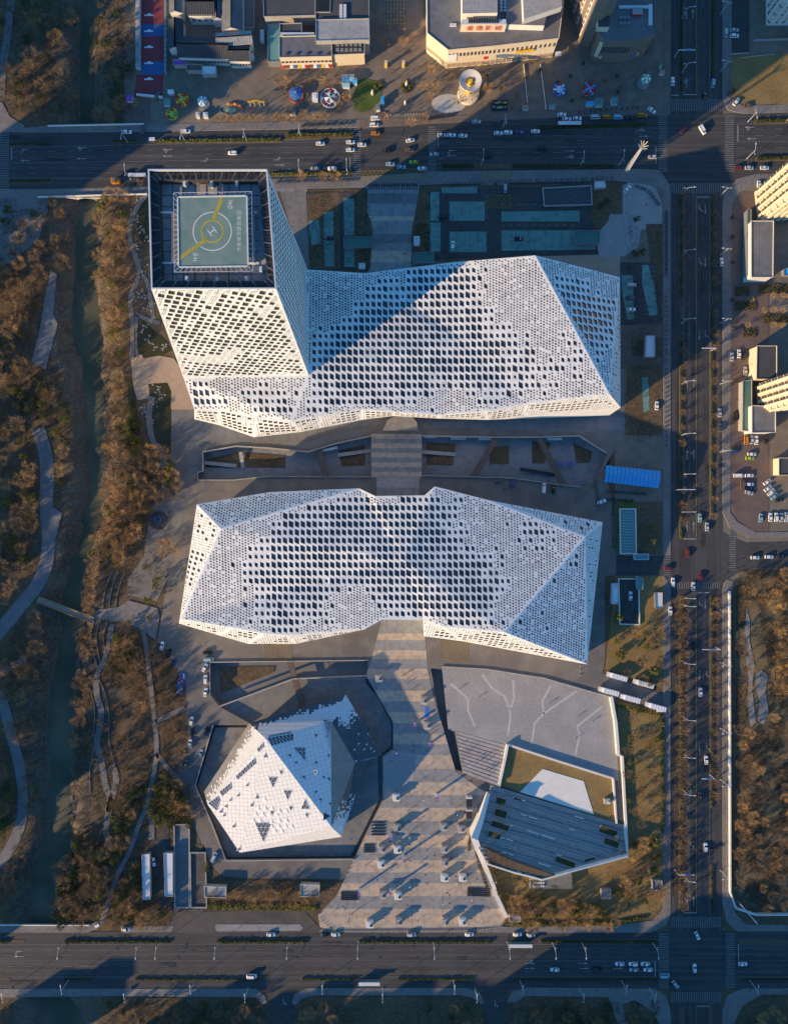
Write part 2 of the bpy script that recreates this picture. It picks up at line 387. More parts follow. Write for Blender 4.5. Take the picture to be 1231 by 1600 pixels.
# medians: kerbed strips, hedges come with the plants
def median(s, m='soil'): return sheet('median', [s], m, .16, -.1, 'concrete')
for s in ('15,224 80,222 80,226 15,228', '176,219 215,218 215,223 176,223', '246,219 440,216 440,222 246,224', '446,214 552,210 552,215 446,219', '14,281 82,279 82,285 14,286', '420,271 552,267 552,272 420,276', '684,256 800,256 870,256 960,257 960,262 684,264', '836,199 1010,194 1010,198 836,204', '1178,189 1400,186 1400,192 1178,194', '1180,246 1400,244 1400,248 1180,252',
          '0,1468 40,1468 40,1473 0,1473', '100,1468 268,1468 268,1473 100,1473', '338,1467 482,1467 482,1474 338,1474', '560,1468 770,1468 770,1472 560,1472', '842,1468 1028,1468 1028,1473 842,1473',
          '0,1527 16,1527 16,1531 0,1531', '100,1527 145,1527 145,1531 100,1531', '210,1527 412,1527 412,1531 210,1531', '470,1527 560,1527 560,1531 470,1531', '620,1527 740,1527 740,1531 620,1531', '800,1527 1026,1527 1026,1531 800,1531', '1155,1470 1400,1470 1400,1474 1155,1474', '1155,1527 1400,1527 1400,1531 1155,1531',
          '1061,-60 1066,-60 1066,145 1061,145', '1109,-60 1114,-60 1114,140 1109,140', '1061,305 1066,305 1066,465 1061,465', '1061,530 1066,530 1066,842 1061,842', '1109,305 1114,305 1114,455 1109,455', '1109,480 1114,480 1114,810 1109,810', '1061,930 1066,930 1066,1428 1061,1428', '1109,930 1114,930 1114,1262 1109,1262', '1109,1350 1114,1350 1114,1430 1109,1430', '1061,1575 1066,1575 1066,1700 1061,1700', '1109,1568 1114,1568 1114,1700 1109,1700'):
    median(s)
# ------------------------------------------------------------------ campus forecourt with the sunken courts cut out of it
camp = P2('300,600 268,600 268,733 292,755 262,905 246,1003 262,1015 290,1070 292,1125 293,1160 275,1215 308,1300 330,1350 345,1368 380,1372 540,1374 530,1395 497,1428 500,1450 530,1456 780,1450 793,1434 740,1305 762,1238 785,1228 790,1163 955,1215 965,1280 975,1286 960,1090 1036,1108 1036,1085 940,1052 945,1030 944,900 962,899 962,868 957,790 944,730 968,690 975,640 975,440 968,400 800,404 655,410 572,425 477,425 440,330 420,330 360,440')
sheet('forecourt', [camp, COURT_A1, COURT_A2, COURT_B, STAIR_C], 'forecourt', Z1+.02)
def walls(name, poly, z0, z1, m, t=.0, parent=None):
    b = MB(); n = len(poly)
    for i in range(n):
        p, q = poly[i], poly[(i+1) % n]
        b.face([(p[0], p[1], z0), (p[0], p[1], z1), (q[0], q[1], z1), (q[0], q[1], z0)], M[m])
    return tag(b.build(name, parent), kind='structure')
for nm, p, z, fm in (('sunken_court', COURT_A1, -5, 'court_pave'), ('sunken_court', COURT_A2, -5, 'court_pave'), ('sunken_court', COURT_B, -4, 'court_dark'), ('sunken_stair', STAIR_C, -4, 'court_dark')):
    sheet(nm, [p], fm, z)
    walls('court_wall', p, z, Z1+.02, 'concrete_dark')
# parapets round the courts
def rim(line, wd=.5, h=1.0, m='concrete', lab=None, base=0.0, cat='wall', name='parapet', closed=False, hs=None):
    L = [W(x, y, base+h) for x, y in (pts(line) if isinstance(line, str) else line)]
    L = [(v.x, v.y) for v in L]; b = MB()
    if closed: L = L+[L[0]]
    b.prism(strip(L, wd), base-.05, base+h, M[m]); o = b.build(name)
    return tag(o, lab, cat)
# central striped promenade (bands are parts of it)
prom = bpy.data.objects.new('promenade', None); COL.objects.link(prom); prom['kind'] = 'structure'
def clip_y(poly, y0, y1):
    def cl(P, f):
        o = []
        for i in range(len(P)):
            a, b = P[i-1], P[i]; fa, fb = f(a), f(b)
            if (fa >= 0) != (fb >= 0):
                t = fa/(fa-fb); o.append((a[0]+(b[0]-a[0])*t, a[1]+(b[1]-a[1])*t))
            if fb >= 0: o.append(b)
        return o
    P = cl(poly, lambda p: p[1]-y0)
    return cl(P, lambda p: y1-p[1]) if P else P
def bands(outline, ys, mats, z, parent, step=9.6):
    poly = pts(outline)
    for k, (a, b) in enumerate(zip(ys, ys[1:])):
        q = clip_y(poly, a, b)
        if len(q) < 3: continue
        x0 = min(p[0] for p in q); x1 = max(p[0] for p in q)
        n = max(1, round((x1-x0)/48)); bm_ = MB()
        for j in range(n):                        # each band is laid in slabs with a fine open joint between them
            xa = x0+(x1-x0)*j/n; xb = x0+(x1-x0)*(j+1)/n
            sw = [(y_, x_) for x_, y_ in q]; c = [(x_, y_) for y_, x_ in clip_y(sw, xa+.15, xb-.15)]
            if len(c) > 2: bm_.prism([tuple(W(x_, y_)[:2]) for x_, y_ in c], z-.03, z, M[mats[k % len(mats)]])
        if bm_.v: bm_.build('paving_band', parent)
# upper deck between the two courts, then the long plaza to the south
sheet('promenade_deck', ['580,680 659,680 659,744 580,746'], 'plaza_grey', .06, -1.0, 'concrete')
bands('580,678 659,678 659,746 580,746', [678+i*7.4 for i in range(11)], ['plaza_beige', 'plaza_grey'], .13, prom)
bands('588,746 655,744 655,774 588,778', [744, 762, 780], ['plaza_step', 'plaza_grey'], .11, prom)
bands('597,966 662,966 668,1045 676,1085 690,1130 712,1206 755,1236 768,1240 740,1300 752,1330 775,1385 790,1434 780,1452 530,1456 500,1448 497,1430 526,1400 553,1343 598,1252 598,1205 614,1170 614,1128 572,1056 580,1032', [966, 990, 1000, 1016, 1030, 1045, 1061, 1079, 1096, 1113, 1130, 1146, 1163, 1180, 1201, 1222, 1242, 1262, 1283, 1305, 1324, 1344, 1363, 1380, 1400, 1420, 1456], ['plaza_grey', 'plaza_beige'], .11, prom)
bands('574,296 655,296 654,320 643,362 643,420 576,426 583,360 574,330', [296, 302, 318, 338, 345, 366, 380, 392, 410, 428], ['plaza_grey', 'court_floor', 'plaza_grey', 'plaza_beige'], .10, prom)
# other paved pieces
sheet('paving', ['435,290 480,290 486,420 474,420'], 'sidewalk', Z1+.05)
sheet('paving', ['790,398 968,398 970,432 836,402'], 'pink_stone', Z1+.05)
sheet('paving', ['960,300 985,282 1010,284 1025,296 1034,320 1034,352 1000,360 998,385 975,400 940,403 920,380 950,345'], 'cobble', Z1+.06)
sheet('paving', ['205,562 222,553 250,556 272,560 300,600 304,640 270,640 240,622 215,625 208,600'], 'pink_stone', Z1+.06)
sheet('paving', ['268,640 300,655 330,690 470,690 520,672 583,664 583,650 300,640 270,610'], 'court_floor', Z1+.045)
sheet('service_road', ['268,655 285,672 312,690 345,694 420,698 482,701 520,690 580,678 580,668 520,680 478,691 420,689 345,684 315,675 296,660 284,640 268,640'], 'court_dark', Z1+.06)
sheet('paving', ['659,660 975,652 985,672 900,676 830,672 740,668 659,668'], 'court_floor', Z1+.045)
sheet('paving', ['970,505 1036,505 1036,576 970,576'], 'brick_red', Z1+.05)
# cobbled amphitheatre plaza east of the promenade, with its pale inlaid lines
sheet('cobbled_plaza', ['690,1042 760,1046 850,1060 955,1090 960,1130 966,1220 790,1163 700,1140'], 'cobble', Z1+.06)
for s in ('704,1068 718,1080 731,1092 731,1110 742,1135', '753,1054 768,1075 788,1088 796,1108 797,1120 793,1150', '801,1062 803,1090 797,1108', '860,1072 847,1095 849,1115 835,1130 830,1163', '849,1115 900,1080', '940,1104 901,1135 905,1150 898,1180'):
    L = [tuple(W(x, y)[:2]) for x, y in pts(s)]
    tag(MB().prism(strip(L, 1.1), None, Z1+.09, M['cobble_line']).build('inlaid_line'), kind='structure')
steps_ = bpy.data.objects.new('seating_steps', None); COL.objects.link(steps_); steps_['kind'] = 'structure'
for i in range(11):
    t0, t1 = i/11, (i+1)/11
    a = Vector((711, 1142)); b = Vector((790, 1164)); c = Vector((781, 1229)); d = Vector((723, 1207))
    q = [a.lerp(d, t0), b.lerp(c, t0), b.lerp(c, t1-.012), a.lerp(d, t1-.012)]
    MB().prism([tuple(W(v.x, v.y)[:2]) for v in q], 0, .15+.13*i, M['plaza_step']).build('step', steps_)
# plain lawns / dry gardens
for s, m in (('962,900 1036,900 1036,1075 945,1045 950,1000', 'grass_dry'), ('964,1096 1036,1112 1036,1412 1018,1432 960,1444 800,1447 792,1436 748,1315 846,1378 983,1338 968,1220', 'grass_dry'),
             ('960,784 1034,784 1034,866 990,866 990,790 960,788', 'soil'), ('330,1370 348,1374 535,1378 520,1400 495,1424 320,1422', 'soil'), ('300,1318 322,1330 326,1370 318,1410 318,1320', 'soil'),
             ('480,305 530,300 532,420 483,420', 'soil'), ('553,296 574,298 574,330 583,360 578,420 553,420', 'soil'), ('655,297 670,297 672,345 672,405 643,410 643,360', 'soil'), ('920,285 972,285 972,335 925,335 921,318', 'soil'),
             ('980,570 1034,570 1034,680 975,680', 'soil'), ('1008,350 1034,350 1034,500 1022,500 1018,420', 'soil'), ('985,528 1034,528 1034,558 987,556', 'soil'), ('165,1559 410,1559 416,1575 416,1700 165,1700', 'soil'),
             ('462,1570 490,1557 730,1557 752,1572 755,1700 460,1700', 'soil'), ('795,1572 830,1558 950,1560 985,1700 795,1700', 'soil'), ('1150,1600 1165,1572 1195,1557 1400,1555 1400,1700 1146,1700', 'soil'), ('970,1572 990,1566 1015,1582 1030,1610 1030,1700 985,1700', 'soil')):
    sheet('garden', [s], m, Z1+.08)
sheet('lawn', ['1145,86 1300,84 1300,164 1165,162 1148,150 1140,128'], 'grass_dry', .10)
sheet('lawn', ['560,125 572,122 590,128 598,140 594,158 580,172 565,176 552,170 552,150'], 'grass_green', .10)
# ponds by the tower garden
for s in ('206,505 222,500 240,515 262,535 268,548 255,555 225,560 212,540', '200,600 208,596 214,640 220,680 205,680', '232,600 262,598 268,612 264,730 245,700 240,660', '222,300 232,298 232,380 222,378 214,350'):
    sheet('pond', [s], 'pond', Z1+.10)
# garden paths, white-edged
for s, wd in (('232,300 218,318 204,344 202,372 212,400 220,425 212,445 203,465 206,490 209,520 206,562', 2.4), ('220,428 232,440 237,478 240,498', 2.2), ('212,490 232,500 250,505', 2), ('214,492 212,540 216,560', 1.4), ('238,620 232,650 238,690 250,700 258,715 253,730 246,728', 3.0),
             ):
    tag(MB().prism(strip(smooth([tuple(W(x, y)[:2]) for x, y in pts(s)]), wd), None, Z1+.14, M['sidewalk']).build('path'), kind='structure')
for s, wd, m in (('-20,1010 10,975 38,940 60,915 74,880 78,840 72,790 76,740 70,700 60,670', 7, 'court_floor'), ('-60,1060 0,1078 14,1130 30,1190 37,1230 36,1280 22,1318 0,1350 -40,1380', 5.5, 'court_floor'), ('18,0 12,60 4,110 2,150', 4, 'court_floor'),
              ('224,985 229,1010 236,1070 243,1130 246,1175 241,1210 229,1266 218,1284 205,1329 182,1368 170,1410 160,1440', 2.4, 'sidewalk'), ('244,1128 262,1118 290,1106', 2.4, 'sidewalk'), ('246,1178 262,1200 276,1214', 2.4, 'sidewalk'),
              ('176,975 165,1030 156,1045 150,1062', 2.5, 'sidewalk'), ('150,1062 152,1090 160,1110 156,1140 150,1160 160,1190 165,1230 175,1250 165,1290 170,1320', 3.2, 'court_dark'), ('175,1195 184,1215 178,1240 168,1268', 3.2, 'court_dark'), ('42,1030 20,1040 -20,1060', 3, 'court_floor'),
              ('235,1262 238,1290 237,1312', 3, 'court_floor')):
    tag(MB().prism(strip(smooth([tuple(W(x, y)[:2]) for x, y in pts(s)]), wd), None, Z1+.15, M[m]).build('path'), kind='structure')
sheet('terrace', ['80,424 90,428 84,490 91,507 72,577 50,566 62,520 70,470'], 'court_floor', .22)
sheet('terrace', ['80,790 98,802 82,862 76,860'], 'court_floor', .25, 0)
sheet('terrace', ['268,733 300,755 262,905 246,940 200,930 200,905 225,870 235,800 245,770'], 'concrete_dark', .05)
sheet('terrace', ['186,948 202,938 246,950 250,962 244,1000 226,986 196,972 144,966 148,954'], 'sidewalk', .2)
# dark planting beds in the court floors
for s in ('322,718 370,706 376,706 376,731 322,730', '383,707 446,712 446,731 384,730', '528,704 570,695 570,727 534,729', '666,691 712,693 707,727 667,726', '765,700 795,696 795,725 765,725', '831,690 860,692 850,724 831,724', '895,692 925,706 921,723 900,723'):
    b = MB(); q = [tuple(W(x, y, -4.8)[:2]) for x, y in pts(s)]; b.prism(q, -5, -4.75, M['soil'], M['concrete_dark']); tag(b.build('planting_bed'), kind='structure')
for s in ('343,1042 430,1041 428,1050 415,1056 345,1083',):
    b = MB(); q = [tuple(W(x, y, -3.8)[:2]) for x, y in pts(s)]; b.prism(q, -4, -3.7, M['soil'], M['concrete_dark']); tag(b.build('planting_bed'), kind='structure')
# raised inner level of the court round the museum
mid = P2('343,1104 458,1061 572,1056 572,1068 592,1092 612,1130 612,1168 590,1180 592,1250 548,1338 356,1340 346,1316 336,1290 309,1228 336,1137 390,1137', -2)
sheet('court_terrace', [mid], 'granite', -2.2, -4, 'concrete')
sheet('paving', ['598,1183 612,1172 650,1178 645,1230 600,1252'], 'cobble', .14)
# ------------------------------------------------------------------ painted markings (each kind one sheet on its road)
mk = MB(); mkw = MB(); mky = MB()
def mline(b, x0, y0, x1, y1, wd=.5, z=.125, m='marking', dash=None):
    a = W(x0, y0); c = W(x1, y1); d = c-a; L = d.length; d.normalize(); n = Vector((-d.y, d.x, 0))*wd/2
    t = 0
    while t < L:
        e = min(L, t+(dash[0] if dash else L))
        p, q = a+d*t, a+d*e
        b.face([(p.x-n.x, p.y-n.y, z), (q.x-n.x, q.y-n.y, z), (q.x+n.x, q.y+n.y, z), (p.x+n.x, p.y+n.y, z)], M[m])
        t = e+(dash[1] if dash else 1)
def crossing(x0, y0, x1, y1, vertical_bars, m='marking_worn', pitch=1.15, wd=.55):
    """zebra in the rectangle; bars run up-down or left-right in the photograph"""
    b = MB(); a = W(x0, y1); c = W(x1, y0)
    if vertical_bars:
        x = a.x
        while x < c.x-wd: b.prism([(x, a.y), (x+wd, a.y), (x+wd, c.y), (x, c.y)], None, .13, M[m]); x += pitch
    else:
        y = a.y
        while y < c.y-wd: b.prism([(a.x, y), (c.x, y), (c.x, y+wd), (a.x, y+wd)], None, .13, M[m]); y += pitch
    return tag(b.build('zebra_crossing'), kind='structure')
for a in ((1038, 155, 1135, 174, 1), (1028, 167, 1042, 268, 0), (1132, 178, 1146, 268, 0), (1048, 286, 1126, 302, 1), (1050, 909, 1125, 920, 1), (1139, 821, 1149, 891, 0), (1036, 868, 1047, 899, 0), (1048, 1432, 1127, 1449, 1), (1029, 1457, 1044, 1543, 0), (1133, 1457, 1147, 1543, 0), (1048, 1550, 1126, 1566, 1),
          (0, 202, 15, 306, 0), (552, 200, 564, 286, 0), (669, 196, 681, 286, 0)): crossing(*a)
crossing(570, 285, 656, 295, 1, 'marking', 1.3, .7); crossing(428, 290, 460, 299, 1, 'marking', 1.2, .7); crossing(752, 281, 772, 289, 1, 'marking', 1.3, .7); crossing(778, 281, 792, 289, 1, 'marking', 1.3, .7)
D_ = (4, 6)
# east road lanes
for y0, y1 in ((-60, 150), (306, 838), (934, 1428), (1570, 1700)):
    for x, da in ((1067.5, None), (1077, D_), (1087.4, None), (1098, D_), (1107.5, None)):
        mline(mkw if x not in (1087.4,) else mky, x, y0, x, y1, .28 if da is None else .22, m='marking_worn' if x != 1087.4 else 'marking_yellow', dash=da)
for x0, y0, x1, y1 in ((1067, 148, 1087, 148), (1087, 308, 1108, 308), (1067, 842, 1087, 842), (1088, 926, 1108, 926), (1067, 1426, 1087, 1426), (1088, 1572, 1108, 1572), (1048, 149, 1060, 149)): mline(mk, x0, y0, x1, y1, .5)
# north road lanes
def lanes(xs, top, bot, ys, solid):
    for k, f in enumerate(ys):
        for (xa, ta, ba), (xb, tb, bb) in zip(zip(xs, top, bot), list(zip(xs, top, bot))[1:]):
            mline(mkw, xa, ta+(ba-ta)*f, xb, tb+(bb-tb)*f, .24, m='marking_worn', dash=None if k in solid else D_)
lanes([16, 230, 445, 550], [230, 226, 223, 221], [279, 278, 272, 270], [.0, .16, .33, .5, .67, .84, 1], {0, 3, 6})
lanes([683, 870, 1026], [206, 203, 200], [256, 256, 256], [.0, .16, .33, .5, .67, .84, 1], {0, 3, 6})
lanes([1150, 1400], [194, 190], [250, 247], [.0, .16, .33, .5, .67, .84, 1], {0, 3, 6})
for x0, y0, x1, y1 in ((19, 230, 19, 250), (547, 246, 547, 271), (684, 205, 684, 230), (1024, 228, 1024, 256), (1152, 196, 1152, 222)): mline(mk, x0, y0, x1, y1, .5)
# south road lanes
for x0, x1 in ((-200, 1026), (1150, 1400)):
    for k, y in enumerate((1475, 1483.5, 1492, 1501, 1509.5, 1518, 1526)):
        mline(mkw, x0, y, x1, y, .24, m='marking_worn', dash=None if k in (0, 3, 6) else D_)
for x0, y0, x1, y1 in ((1023, 1501, 1023, 1526), (1153, 1475, 1153, 1500)): mline(mk, x0, y0, x1, y1, .5)
# arrows in the lanes
def arrow(x, y, ang, kind=0, s=1.):
    c = W(x, y); ca, sa = math.cos(ang), math.sin(ang)
    def t(a, b): return (c.x+(a*ca-b*sa)*s, c.y+(a*sa+b*ca)*s, .135)
    mk.face([t(-2.6, -.16), t(.8, -.16), t(.8, .16), t(-2.6, .16)], M['marking'])
    if kind in (0, 2): mk.face([t(.8, -.6), t(2.6, 0), t(.8, .6)], M['marking'])
    if kind in (1, 2): mk.face([t(-.6, .16), t(-.2, .16), t(.8, 1.1), t(.3, 1.1)], M['marking']); mk.face([t(0, 1.0), t(1.3, .9), t(.9, 1.8)], M['marking'])
for x, y, a, k in ((37, 234, 180, 1), (40, 251, 180, 0), (128, 231, 180, 2), (128, 248, 180, 0), (262, 234, 180, 2), (262, 244, 180, 0), (322, 252, 0, 1), (435, 250, 0, 1), (437, 258, 0, 0), (703, 235, 180, 1), (705, 243, 180, 0), (890, 236, 0, 0), (890, 246, 0, 2), (1000, 204, 0, 2), (1005, 213, 0, 0), (1170, 199, 180, 2), (1173, 217, 180, 0),
                   (1072, 22, 90, 1), (1082, 22, 90, 0), (1072, 130, 90, 2), (1092, 327, 270, 1), (1101, 327, 270, 0), (1092, 410, 270, 1), (1101, 410, 270, 0), (1092, 524, 270, 0), (1101, 524, 270, 1), (1073, 598, 90, 1), (1083, 598, 90, 0), (1073, 710, 90, 0), (1083, 710, 90, 2), (1073, 822, 90, 1), (1083, 822, 90, 0), (1092, 944, 270, 1), (1101, 944, 270, 0), (1092, 1055, 270, 0), (1103, 1055, 270, 1), (1092, 1168, 270, 0), (1103, 1168, 270, 1), (1078, 1238, 90, 0), (1083, 1322, 90, 1), (1073, 1408, 90, 1), (1083, 1408, 90, 0),
                   (28, 1486, 180, 1), (30, 1494, 180, 0), (828, 1505, 0, 2), (828, 1513, 0, 0), (910, 1505, 0, 0), (912, 1513, 0, 0), (965, 1513, 0, 0), (443, 1567, 270, 1), (773, 1570, 270, 1)):
    arrow(x, y, R(a), k)
tag(mk.build('lane_marking'), kind='structure'); tag(mkw.build('lane_marking'), kind='structure'); tag(mky.build('lane_marking'), kind='structure')
# box junction hatching on the forecourt and between the parking bays
def hatch(poly, m, pitch=2.3, wd=.2, z=.19):
    b = MB(); P = P2(poly); x0 = min(p[0] for p in P); x1 = max(p[0] for p in P); y0 = min(p[1] for p in P); y1 = max(p[1] for p in P)
    for sgn in (1, -1):
        c = -(y1-y0)
        while c < (x1-x0):
            run = []
            for k in range(61):
                t = k/60*(y1-y0); x = x0+c+t; y = y0+t if sgn > 0 else y1-t
                if inside((x, y), P): run.append((x, y))
            if len(run) > 2:
                (xa, ya), (xb, yb) = run[0], run[-1]; n = wd/2*.7
                b.face([(xa-n, ya+n*sgn, z), (xa+n, ya-n*sgn, z), (xb+n, yb-n*sgn, z), (xb-n, yb+n*sgn, z)][::sgn], M[m])
            c += pitch
    for i in range(len(P)):
        p, q = Vector(P[i]), Vector(P[(i+1) % len(P)]); d = (q-p).normalized()*wd/2; n = Vector((-d.y, d.x))
        b.face([(*(p-n), z), (*(q-n), z), (*(q+n), z), (*(p+n), z)], M[m])
    return tag(b.build('hatched_marking'), kind='structure')
hatch('413,1008 455,1006 455,1031 412,1031', 'marking_yellow'); hatch('688,1000 732,1004 730,1034 686,1028', 'marking_yellow')
hatch('759,305 797,305 797,325 759,325', 'marking_yellow', z=.19); hatch('753,270 795,268 795,280 753,280', 'marking_yellow')
hatch('566,268 668,262 668,280 566,284', 'marking_yellow', 2.2)
# teal parking bays
tb = [('702,315 757,315 757,345 702,345', 8), ('702,362 759,362 759,394 702,394', 8), ('783,331 905,329 905,346 783,346', 14), ('783,360 930,360 930,390 783,392', 16), ('672,300 686,300 686,345 672,345', 1), ('672,348 688,348 688,393 672,393', 1),
      ('482,346 498,343 502,380 487,383', 1), ('506,332 521,330 521,370 506,372', 1), ('506,375 522,375 522,416 508,417', 1), ('537,310 553,310 554,368 538,368', 1), ('538,390 554,390 554,417 538,417', 1), ('690,293 745,292 745,302 690,302', 8),
      ('970,430 988,430 990,498 980,500 972,460', 1), ('1003,414 1012,414 1022,450 1027,492 1014,494 1002,440', 1), ('1002,590 1012,590 1014,640 1005,645', 1)]
for s, n in tb:
    o = sheet('parking_bays', [s], 'teal_paving', .09, -.05)
    q = pts(s); x0, x1 = min(p[0] for p in q), max(p[0] for p in q); y0, y1 = min(p[1] for p in q), max(p[1] for p in q)
    b = MB()
    if n > 1:
        for i in range(n+1): x = x0+2+(x1-x0-4)*i/n; mline(b, x, y0+3, x, y1-3, .15, .2)
    else:
        k = int((y1-y0)/8)
        for i in range(k+1): y = y0+3+(y1-y0-6)*i/max(1, k); mline(b, x0+4, y, x1-4, y, .15, .2)
    b.build('bay_line', o)
sheet('car_park', ['670,297 920,290 925,345 935,398 700,404 670,404'], 'asphalt', .05); sheet('car_park', ['478,300 556,300 556,422 484,422'], 'asphalt', .045)
sheet('car_park', ['968,410 1024,410 1034,505 970,508'], 'asphalt', .07)
for s in ('760,312 760,395', '783,320 903,320', '783,352 905,352'):
    (x0, y0), (x1, y1) = pts(s); b = MB(); mline(b, x0, y0, x1, y1, .18, .19, 'marking', (2, 2)); tag(b.build('lane_marking'), kind='structure')
# red brick parking court beside the apartment towers
sheet('parking_court', ['1141,300 1200,300 1200,830 1175,830 1150,812 1141,780'], 'brick_red', .06)
sheet('parking_court', ['1142,-60 1170,-60 1170,82 1142,84'], 'asphalt', .06)
# repair patches, manholes and drain covers on the carriageways
for k in range(46):
    if k % 2: x, y, sx, sy = rnd.uniform(0, 1020), rnd.choice([rnd.uniform(210, 270), rnd.uniform(1460, 1540)]), rnd.uniform(3, 14), rnd.uniform(.6, 2.6)
    else: x, y, sx, sy = rnd.uniform(1050, 1125), rnd.uniform(300, 1430), rnd.uniform(.6, 2.6), rnd.uniform(3, 14)
    q = W(x, y); tag(MB().prism([(q.x-sx/2, q.y-sy/2), (q.x+sx/2, q.y-sy/2), (q.x+sx/2, q.y+sy/2), (q.x-sx/2, q.y+sy/2)], None, .113+.0002*k, M['asphalt_patch' if k % 3 else 'asphalt_old']).build('repair_patch'), kind='structure')
mh = MB(); mh.lathe((0, 0, 0), [(.42, 0), (.42, .02)], M['metal_dark'], 10); mhm = mh.mesh('manhole_cover')
for k in range(90):
    x, y = [(rnd.uniform(0, 1020), rnd.choice([232, 248, 264, 1479, 1496, 1514])), (rnd.choice([1071, 1082, 1093, 1103]), rnd.uniform(300, 1430)), (rnd.uniform(520, 760), rnd.uniform(1200, 1440))][k % 3]
    o = bpy.data.objects.new('manhole_cover', mhm); COL.objects.link(o); o.location = W(x, y, .145); tag(o, kind='structure')
# ------------------------------------------------------------------ perforated halls
def basis(P):
    n = Vector((0, 0, 0))
    for i in range(len(P)): n += (P[i]-P[0]).cross(P[(i+1) % len(P)]-P[0])
    if n.z < 0 and abs(n.normalized().z) > .35: n = -n
    return n.normalized()
class Facet:
    """a wall or roof field given by 3-D corner points; U,V are its drawing axes"""
    def __init__(s, P, U=None, V=None, N=None, hub=None):
        s.P = P; n = N or basis(P); s.N = n
        if U is None:
            if n.z > .8: U, V, N = Vector((1, 0, 0)), Vector((0, 1, 0)), Vector((0, 0, 1)); s.N = N
            else:
                U = Vector((0, 0, 1)).cross(n).normalized(); V = n.cross(U).normalized()
        s.U, s.V = U, V
        s.q = [(p.dot(U), p.dot(V)) for p in P]; s.h = [p.dot(s.N) for p in P]
        if hub:                    # gentle fan of roof planes round a hub point
            k = len(s.q); s.T = [(i, (i+1) % k, k) for i in range(k)]; s.q2 = s.q+[(hub.dot(s.U), hub.dot(s.V))]; s.h = s.h+[hub.dot(s.N)]; s.tris = s.T
        else: s.tris = [tuple(t) for t in tessellate_polygon([[Vector((a, b, 0)) for a, b in s.q]])]; s.q2 = s.q
    def height(s, x, y):
        best = None
        for t in s.tris:
            (x1, y1), (x2, y2), (x3, y3) = [s.q2[i] for i in t]
            d = (y2-y3)*(x1-x3)+(x3-x2)*(y1-y3)
            if abs(d) < 1e-9: continue
            a = ((y2-y3)*(x-x3)+(x3-x2)*(y-y3))/d; b = ((y3-y1)*(x-x3)+(x1-x3)*(y-y3))/d; c = 1-a-b
            m_ = min(a, b, c); v = a*s.h[t[0]]+b*s.h[t[1]]+c*s.h[t[2]]
            if best is None or m_ > best[0]: best = (m_, v)
        return best[1]
    def at(s, x, y, off=0.): return s.U*x+s.V*y+s.N*(s.height(x, y)+off)
def clip_convex(poly, tri):
    (x1, y1), (x2, y2), (x3, y3) = tri
    if (x2-x1)*(y3-y1)-(x3-x1)*(y2-y1) < 0: tri = [tri[0], tri[2], tri[1]]
    P = poly
    for i in range(3):
        a, b = tri[i], tri[(i+1) % 3]; o = []
        f = lambda p: (b[0]-a[0])*(p[1]-a[1])-(b[1]-a[1])*(p[0]-a[0])
        for j in range(len(P)):
            p, q = P[j-1], P[j]; fp, fq = f(p), f(q)
            if (fp >= 0) != (fq >= 0):
                t = fp/(fp-fq); o.append((p[0]+(q[0]-p[0])*t, p[1]+(q[1]-p[1])*t))
            if fq >= 0: o.append(q)
        P = o
        if not P: return []
    return P
